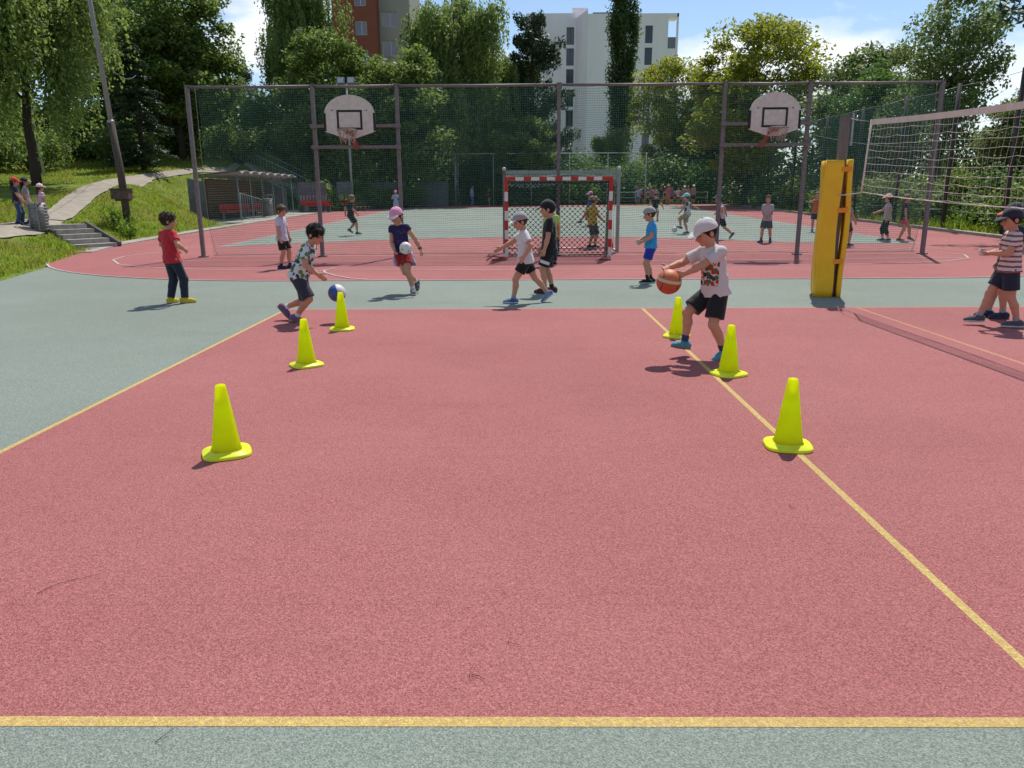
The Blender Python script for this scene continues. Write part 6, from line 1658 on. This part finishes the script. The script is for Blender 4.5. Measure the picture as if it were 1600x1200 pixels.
def held_cup(root, J_, label):
    p = (J_['L']['wr'] + J_['R']['wr']) / 2 + unit(J_['L']['wr'] - J_['L']['el']) * 0.07
    w_ = np.array(root.location) + p
    c_ = empty('paper_cup', tuple(w_ - np.array([0, 0, 0.03])), label=label, cat='cup')
    mb = MB(); mb.lathe([(0.001, 0), (0.026, 0), (0.036, 0.085), (0.034, 0.085), (0.025, 0.004), (0.001, 0.004)], 16); mb.build('cup_wall', WHITE, c_)
    mb = MB(); mb.lathe([(0.034, 0.086), (0.038, 0.083), (0.038, 0.089), (0.034, 0.09), (0.034, 0.086)], 16); mb.build('cup_rim', WHITE, c_)
held_cup(bx, bJ, 'white paper cup in the hands of the sky blue boy'); held_cup(rx_, rJ, 'white paper cup in the hands of the striped boy')

# ------------------------------------------------------------------ balls
def ball_mat(name, kind):
    M = bpy.data.materials.new(name); M.use_nodes = True; N, L = M.node_tree.nodes, M.node_tree.links
    b = N['Principled BSDF']; b.inputs['Roughness'].default_value = 0.55
    tc = N.new('ShaderNodeTexCoord'); sp = N.new('ShaderNodeSeparateXYZ'); L.new(tc.outputs['Object'], sp.inputs[0])
    def mth(op, a, v=None, v2=None):
        n = N.new('ShaderNodeMath'); n.operation = op
        L.new(a, n.inputs[0]) if not isinstance(a, float) else None
        if v is not None:
            if isinstance(v, float): n.inputs[1].default_value = v
            else: L.new(v, n.inputs[1])
        return n.outputs[0]
    def mix(f_, a, c):
        m_ = N.new('ShaderNodeMixRGB'); L.new(f_, m_.inputs['Fac'])
        for s, v in (('Color1', a), ('Color2', c)):
            if isinstance(v, tuple): m_.inputs[s].default_value = (*v, 1)
            else: L.new(v, m_.inputs[s])
        return m_.outputs['Color']
    if kind == 'basket':
        band = mth('LESS_THAN', mth('ABSOLUTE', mth('SUBTRACT', sp.outputs[2], 0.022)), 0.016)
        c = mix(band, (0.52, 0.13, 0.035), (0.62, 0.42, 0.26)); low = mth('LESS_THAN', sp.outputs[2], 0.006); c = mix(low, c, (0.46, 0.075, 0.022))
        seam = mth('LESS_THAN', mth('ABSOLUTE', mth('SUBTRACT', mth('ABSOLUTE', sp.outputs[0]), 0.075)), 0.0035); seam = mth('MULTIPLY', seam, mth('GREATER_THAN', mth('ABSOLUTE', mth('SUBTRACT', sp.outputs[2], 0.022)), 0.016)); c = mix(seam, c, (0.03, 0.02, 0.02))
        edge = mth('LESS_THAN', mth('ABSOLUTE', mth('SUBTRACT', mth('ABSOLUTE', mth('SUBTRACT', sp.outputs[2], 0.022)), 0.018)), 0.003); c = mix(edge, c, (0.25, 0.09, 0.04))
    elif kind == 'tri':
        c = mix(mth('GREATER_THAN', sp.outputs[0], 0.02), (0.03, 0.07, 0.28), (0.6, 0.58, 0.58)); c = mix(mth('LESS_THAN', sp.outputs[2], -0.045), c, (0.32, 0.07, 0.05)); c = mix(mth('LESS_THAN', sp.outputs[0], -0.075), c, (0.22, 0.12, 0.09))
        c = mix(mth('LESS_THAN', mth('ABSOLUTE', mth('SUBTRACT', sp.outputs[0], 0.02)), 0.004), c, (0.02, 0.02, 0.03))
    L.new(c, b.inputs['Base Color']); no = N.new('ShaderNodeTexNoise'); no.inputs['Scale'].default_value = 400; L.new(tc.outputs['Object'], no.inputs['Vector']); bp = N.new('ShaderNodeBump'); bp.inputs['Strength'].default_value = 0.3; bp.inputs['Distance'].default_value = 0.002; L.new(no.outputs['Fac'], bp.inputs['Height']); L.new(bp.outputs['Normal'], b.inputs['Normal'])
    return M
def ball_obj(name, loc, r, material, rot, label):
    mb = MB(); mb.ball((0, 0, 0), r, 32, 20); o = mb.build(name, material); o.location = loc; o.rotation_euler = rot
    return tag(o, label, 'ball')
ball_obj('basketball', (1.445, 7.43, 0.765), 0.121, ball_mat('basketball_skin', 'basket'), (R_(8), R_(10), 0), 'orange basketball with a cream band in the air before the running boy')
ball_obj('volley_ball', (-2.325, 9.78, 0.375), 0.112, ball_mat('tricolour_ball_skin', 'tri'), (R_(20), R_(-20), R_(10)), 'blue, white and red ball bouncing beside the crouching boy')
def football(loc, r, label, rot=(0.4, 0.3, 0.2)):
    o = empty('football', loc, label=label, cat='ball'); o.rotation_euler = rot
    mb = MB(); mb.ball((0, 0, 0), r, 24, 16); mb.build('white_panels', mat('football_white', (0.68, 0.66, 0.62), 0.45), o)
    g_ = (1 + 5 ** 0.5) / 2
    ico = [unit(v) for v in [(0, 1, g_), (0, -1, g_), (0, 1, -g_), (0, -1, -g_), (1, g_, 0), (-1, g_, 0), (1, -g_, 0), (-1, -g_, 0), (g_, 0, 1), (-g_, 0, 1), (g_, 0, -1), (-g_, 0, -1)]]
    for n_ in ico:
        s = unit(np.cross(n_, (0.31, 0.52, 0.8))); t = np.cross(n_, s); v = [n_ * r * 1.02]
        for k in range(5): v.append(unit(n_ + (s * math.cos(k * 1.2566) + t * math.sin(k * 1.2566)) * 0.46) * r * 1.004)
        mb = MB(); mb.add(v, np.array([(0, 1 + k, 1 + (k + 1) % 5) for k in range(5)])); mb.build('black_panel', mat('football_black', (0.02, 0.02, 0.022), 0.45), o)
q = gJ['R']; w_ = np.array(girl.location) + q['wr'] + np.array([0.20, -0.10, 0.03])
football(tuple(w_), 0.098, 'black and white football held by the girl in the pink cap')
football((5.62, 28.3, 0.30), 0.105, 'black and white football rolling before the boy in the cyan cap', (0.9, 0.2, 1.0))

# ------------------------------------------------------------------ children beyond the net
FAR = 'children beyond the net'
HF = 0.0145
def far(label, pos, H, face, wear, **k): 
    k.setdefault('h', HF); k.setdefault('group', FAR)
    return person(label, pos, H, face, wear, **k)
far('boy in black shirt and shorts running, seen left of the left hoop post', (-6.05, 28.2), 1.42, 35, dict(shirt=(stripe_cloth('black_green', (0.014, 0.016, 0.016), (0.03, 0.05, 0.04), 0.12, 0.2), 0.7), legs=(BLACK, 0.8, 1.1), shoes=SH_BLK, hair=HBL), lean=(8, 0), fl=(-0.02, 0.05, 0.10), fr=(0.10, -0.15, 0.03), hl=(-0.05, 0.2, 0.55), hr=(0.1, -0.18, 0.55), pl=30)
far('far child in pink cap and pale blue clothes running near the concrete panels', (-7.55, 48.4), 1.38, -80, dict(shirt=(PALEB, 0.6), legs=(PALEB, 0.8, 1.0), shoes=SH_GRY, cap=(cloth('rose', (0.7, 0.12, 0.25)), cloth('rose', (0.7, 0.12, 0.25)), 'cap')), fl=(0.05, 0.05, 0.0), fr=(-0.12, -0.05, 0.12), hl=(0.1, 0.15, 0.6), hr=(0.15, -0.12, 0.65))
far('adult in pale blue shirt and jeans standing at the far hedge', (-3.82, 64.5), 1.62, -20, dict(shirt=(PALEB, 1.7, -0.05), legs=(cloth('light_jeans', (0.10, 0.17, 0.36)), 1.95, 0.6), hair=(HAIR['brown'], 'long'), shoes=SH_GRY), tone=(0.42, 0.23, 0.15), hl=(0.06, 0.1, 0.5), hr=(0.1, -0.1, 0.55))
far('small child in black top standing right of the adult in pale blue', (-2.38, 64.6), 1.35, 190, dict(shirt=(BLACK, 0.5), legs=(BEIGE, 0.7, 1.0), hair=HBL), hl=(0.2, 0.06, 0.62), hr=(0.18, -0.08, 0.6))
far('child in lime shirt mostly hidden behind the tall boy in black', (0.735, 17.6), 1.36, 100, dict(shirt=(LIME, 0.6), legs=(NAVY, 1.9, 0.5), hair=HB, shoes=SH_BLK), h=0.010)
far('goalkeeper in yellow shirt and camouflage shorts behind the goal', (2.10, 22.3), 1.43, 20, dict(shirt=(print_cloth('yellow_print', (0.52, 0.40, 0.05), [(0.30, 0.16, 0.04), (0.45, 0.34, 0.05)], 18, 0.35), 0.65, -0.04), legs=(cloth('camouflage', (0.08, 0.10, 0.12), 0.6, (0.02, 0.025, 0.04)), 0.95, 1.0), shoes=SH_BLK, hair=HB, cap=(BEIGE, BEIGE, 'cap')), hr=(0.16, -0.12, 0.55), hl=(-0.02, 0.28, 0.60), fl=(-0.04, 0.05, 0), fr=(0.03, -0.05, 0), h=0.011)
far('child in blue shirt stretching a leg for the ball behind the goalkeeper', (3.0, 33.5), 1.42, 195, dict(shirt=(cloth('mid_blue', (0.03, 0.10, 0.36)), 0.62), legs=(cloth('green_shorts', (0.03, 0.14, 0.06)), 0.8, 1.0), shoes=SH_BLK, hair=HB, cap=(PINK, PINK, 'cap')), lean=(-6, 0), fl=(0.30, 0.04, 0.10), fr=(-0.05, -0.05, 0), hl=(0.05, 0.2, 0.6), hr=(-0.02, -0.2, 0.6))
far('child in black shirt bending forward with arms spread, behind the sky blue boy', (6.5, 37.6), 1.45, -95, dict(shirt=(BLACK, 0.6), legs=(GREY, 0.8, 1.0), hair=HB, shoes=SH_GRY), lean=(28, 0), hip=(-0.05, 0, -0.06), hl=(0.16, 0.26, 0.42), hr=(0.16, -0.26, 0.42), el=(0, 1, 0.2), er=(0, -1, 0.2), fl=(0, 0.09, 0), fr=(0, -0.09, 0), head=(0, 20, 0))
far('boy in cyan cap and beige shorts kicking a football', (6.06, 28.3), 1.40, 175, dict(shirt=(print_cloth('white_navy', (0.55, 0.53, 0.52), [(0.04, 0.06, 0.12), (0.04, 0.06, 0.12)], 6, 0.42), 0.7), legs=(BEIGE, 0.85, 1.2), shoes=SH_GRY, socks=WHITE, cap=(CYAN, CYAN, 'cap'), hair=HB), lean=(4, 0), fl=(0.16, 0.04, 0.13), pl=-20, fr=(-0.02, -0.05, 0.0), hl=(0.2, 0.18, 0.56), hr=(-0.26, -0.10, 0.64), el=(-0.5, 0.8, 0.1))
far('boy in blue and white shirt running behind the fence post right of the white cap', (6.55, 25.4), 1.42, 170, dict(shirt=(print_cloth('blue_white', (0.52, 0.48, 0.52), [(0.05, 0.07, 0.30), (0.4, 0.1, 0.12)], 7, 0.4), 0.7), legs=(BLACK, 0.85, 1.0), shoes=SH_GRY, hair=HD, cap=(TEAL, TEAL, 'cap')), lean=(12, 0), fl=(0.12, 0.05, 0.02), fr=(-0.25, -0.05, 0.08), pr=50, hl=(0.12, 0.16, 0.6), hr=(-0.1, -0.18, 0.58))
far('boy in pale shirt and grey shorts standing with hands clasped', (7.6, 24.1), 1.40, -112, dict(shirt=(cloth('pale_mauve', (0.46, 0.38, 0.42)), 0.68), legs=(cloth('dark_grey', (0.06, 0.06, 0.07)), 0.8, 1.1), shoes=SH_NVY, socks=NAVY, sock_h=0.07, hair=HB), head=(0, 0, 0), fl=(0.0, 0.10, 0), fr=(0.05, -0.09, 0), toe=(10, -30), hl=(0.11, 0.03, 0.55), hr=(0.11, -0.02, 0.55))
far('child in red vest with hands raised to the face', (11.0, 29.2), 1.42, -110, dict(shirt=(ORANGE, 0.1), legs=(NAVY, 0.75, 1.0), shoes=SH_BLU, hair=HBL), hl=(0.13, 0.05, 0.80), hr=(0.12, -0.06, 0.80), el=(0, 1, -0.4), er=(0, -1, -0.4), fl=(0.05, 0.08, 0), fr=(-0.02, -0.06, 0))
far('child almost hidden behind the yellow pad', (9.42, 22.6), 1.36, 10, dict(shirt=(GREY, 0.6), legs=(NAVY, 0.8, 1.0), shoes=SH_BLK, hair=HB), fl=(0.03, 0.05, 0), fr=(0.06, -0.05, 0), hr=(0.12, -0.12, 0.5))
far('girl in pink cap and black leggings walking past the right fence post', (11.45, 24.5), 1.40, 165, dict(shirt=(cloth('silver', (0.40, 0.40, 0.42)), 0.3), legs=(BLACK, 1.55, 0.2), shoes=SH_GRY, socks=WHITE, cap=(cloth('salmon', (0.72, 0.36, 0.34)), cloth('salmon', (0.72, 0.36, 0.34)), 'cap'), hair=(HAIR['dark'], 'long')), hr=(0.22, -0.1, 0.62), fl=(-0.06, 0.04, 0), fr=(0.05, -0.04, 0))
far('girl in dark top and pink shorts walking beside the pink capped girl', (11.95, 24.45), 1.40, -20, dict(shirt=(NAVY, 0.4), legs=(cloth('hot_pink', (0.62, 0.06, 0.12)), 0.5, 0.8), shoes=(cloth('brown_shoe', (0.2, 0.08, 0.05)), SOLEW), hair=(HAIR['blond'], 'pony')), fl=(0.16, 0.04, 0.03), pl=20, fr=(-0.06, -0.04, 0))
# the waiting crowd at the far end
CR = 'children waiting at the far end'
crowd = [(-1.75, 'pale blue shirt and teal shorts, leftmost of the far crowd', PALEB, cloth('teal_blue', (0.03, 0.20, 0.34)), None), (-1.20, 'purple top, second from the left in the far crowd', PURP, BLACK, None), (-0.75, 'mauve top and dark skirt, third from the left in the far crowd', cloth('mauve', (0.36, 0.16, 0.26)), BLACK, None),
         (-0.30, 'white and pink top in the middle left of the far crowd', cloth('pale_pink2', (0.55, 0.38, 0.42)), NAVY, None), (0.15, 'navy top beside the tall red one in the far crowd', NAVY, JEANS, None), (0.62, 'red dress and straw hat, tallest in the far crowd', cloth('coral', (0.55, 0.16, 0.16)), cloth('coral', (0.55, 0.16, 0.16)), (BEIGE, BEIGE, 'bucket')),
         (1.10, 'violet top right of the straw hat in the far crowd', cloth('violet', (0.20, 0.12, 0.36)), BLACK, None), (1.48, 'white blouse and dark belt in the far crowd', WHITE, DRED, None), (2.0, 'pale cap and grey clothes, second from right in the far crowd', cloth('stone', (0.34, 0.30, 0.32)), cloth('stone2', (0.30, 0.26, 0.32)), (WHITE, WHITE, 'cap')),
         (2.42, 'red and white shirt, right end of the far crowd', cloth('red_white', (0.5, 0.2, 0.2), 0.6, (0.55, 0.5, 0.5)), PALEB, None)]
for k, (dx, lab, c1, c2, cp) in enumerate(crowd):
    w = dict(shirt=(c1, 0.6, -0.05 if k != 5 else -0.16), legs=(c2, 0.8, 1.0), hair=((HAIR['brown'], HAIR['dark'], HAIR['blond'])[k % 3], 'long' if k % 2 else 'short'), shoes=SH_GRY)
    if cp: w['cap'] = cp
    person('child in ' + lab, (11.55 + dx * 1.0, 65.0 + 0.5 * math.sin(k * 2.3)), 1.42 + 0.07 * math.sin(k * 1.7) + (0.12 if k == 5 else 0), -90 + 40 * math.sin(k * 3.1), w, h=0.024, group=CR, hl=(0.05 + 0.06 * math.sin(k), 0.13, 0.48), hr=(0.08, -0.12, 0.52 + 0.05 * math.cos(k)))
far('child in white cap and black shorts standing apart right of the far crowd', (14.4, 65.4), 1.55, -90, dict(shirt=(GREY, 0.6), legs=(BLACK, 0.9, 1.0), cap=(WHITE, WHITE, 'cap'), hair=HD), h=0.024)
# girls on the path by the bin
PG = 'girls on the path'
person('girl in red cap, navy top and jeans on the path at the left edge', (-14.93, 23.35), 1.33, 20, dict(shirt=(NAVY, 0.55, -0.02), legs=(JEANS, 1.95, 0.4), cap=(cloth('bright_red', (0.6, 0.03, 0.03)), cloth('bright_red', (0.6, 0.03, 0.03)), 'cap'), hair=(HAIR['dark'], 'long'), shoes=SH_NVY), h=0.011, group=PG, hl=(0.12, 0.1, 0.5), hr=(0.14, -0.1, 0.5), fl=(0.04, 0.05, 0), fr=(-0.03, -0.05, 0))
person('girl in dark cap and pale top just behind the red capped girl', (-14.98, 23.9), 1.33, 30, dict(shirt=(GREY, 0.6, -0.02), legs=(cloth('light_jeans', (0.10, 0.17, 0.36)), 1.9, 0.4), cap=(NAVY, GREY, 'cap'), hair=(HAIR['dark'], 'long'), shoes=SH_NVY), h=0.011, group=PG)
person('girl in pink top and white sun cap standing behind the litter bin', (-14.50, 23.85), 1.27, 60, dict(shirt=(cloth('soft_pink', (0.68, 0.45, 0.52)), 0.6, -0.02), legs=(cloth('pink_leggings', (0.45, 0.26, 0.32)), 1.8, 0.2), cap=(cloth('rosy_white', (0.72, 0.56, 0.54)), cloth('rosy_white', (0.72, 0.56, 0.54)), 'cap'), hair=(HAIR['brown'], 'pony'), shoes=SH_GRY), h=0.011, group=PG)
# ------------------------------------------------------------------ fallen twigs on the court
M_TWIG = mat('dry_twig', (0.075, 0.03, 0.022), 0.9, 0.5, 30); M_STALK = mat('pale_stalk', (0.40, 0.26, 0.18), 0.8, 0.3, 20)
def twig(name, pts, r, label, material=M_TWIG, forks=()):
    o = empty(name, (pts[0][0], pts[0][1], 0.004), label=label, cat='twig', group='twigs fallen on the court')
    P = np.array([(x - pts[0][0], y - pts[0][1], r + 0.003 * math.sin(i * 1.7) ** 2) for i, (x, y) in enumerate(pts)])
    mb = MB(); mb.tube(P, np.linspace(r, r * 0.5, len(P)), 5); mb.build('stem', material, o)
    for f_ in forks:
        Q = np.array([(x - pts[0][0], y - pts[0][1], r + 0.012 * i) for i, (x, y) in enumerate(f_)]); mb = MB(); mb.tube(Q, r * 0.6, 5); mb.build('fork', material, o)
twig('twig', [(-1.995, 2.855), (-1.961, 2.919), (-1.916, 2.968), (-1.817, 3.019)], 0.0014, 'long thin dark twig on the red court at the lower left')
twig('twig', [(-0.165, 2.306), (-0.141, 2.295), (-0.120, 2.277)], 0.0014, 'bent pale stalk with a dark stem near the front yellow line', M_TWIG, [[(-0.173, 2.284), (-0.170, 2.317), (-0.158, 2.331)]])
twig('twig', [(-0.043, 2.510), (-0.041, 2.494), (-0.001, 2.482)], 0.0014, 'tiny forked twig right of the bent stalk', M_TWIG)
twig('twig', [(1.413, 3.774), (1.415, 3.724), (1.435, 3.732)], 0.0014, 'short dark twig near the yellow attack line')
twig('twig', [(-1.096, 1.970), (-1.080, 1.998), (-1.066, 2.030)], 0.0014, 'twig lying on the green strip in front')
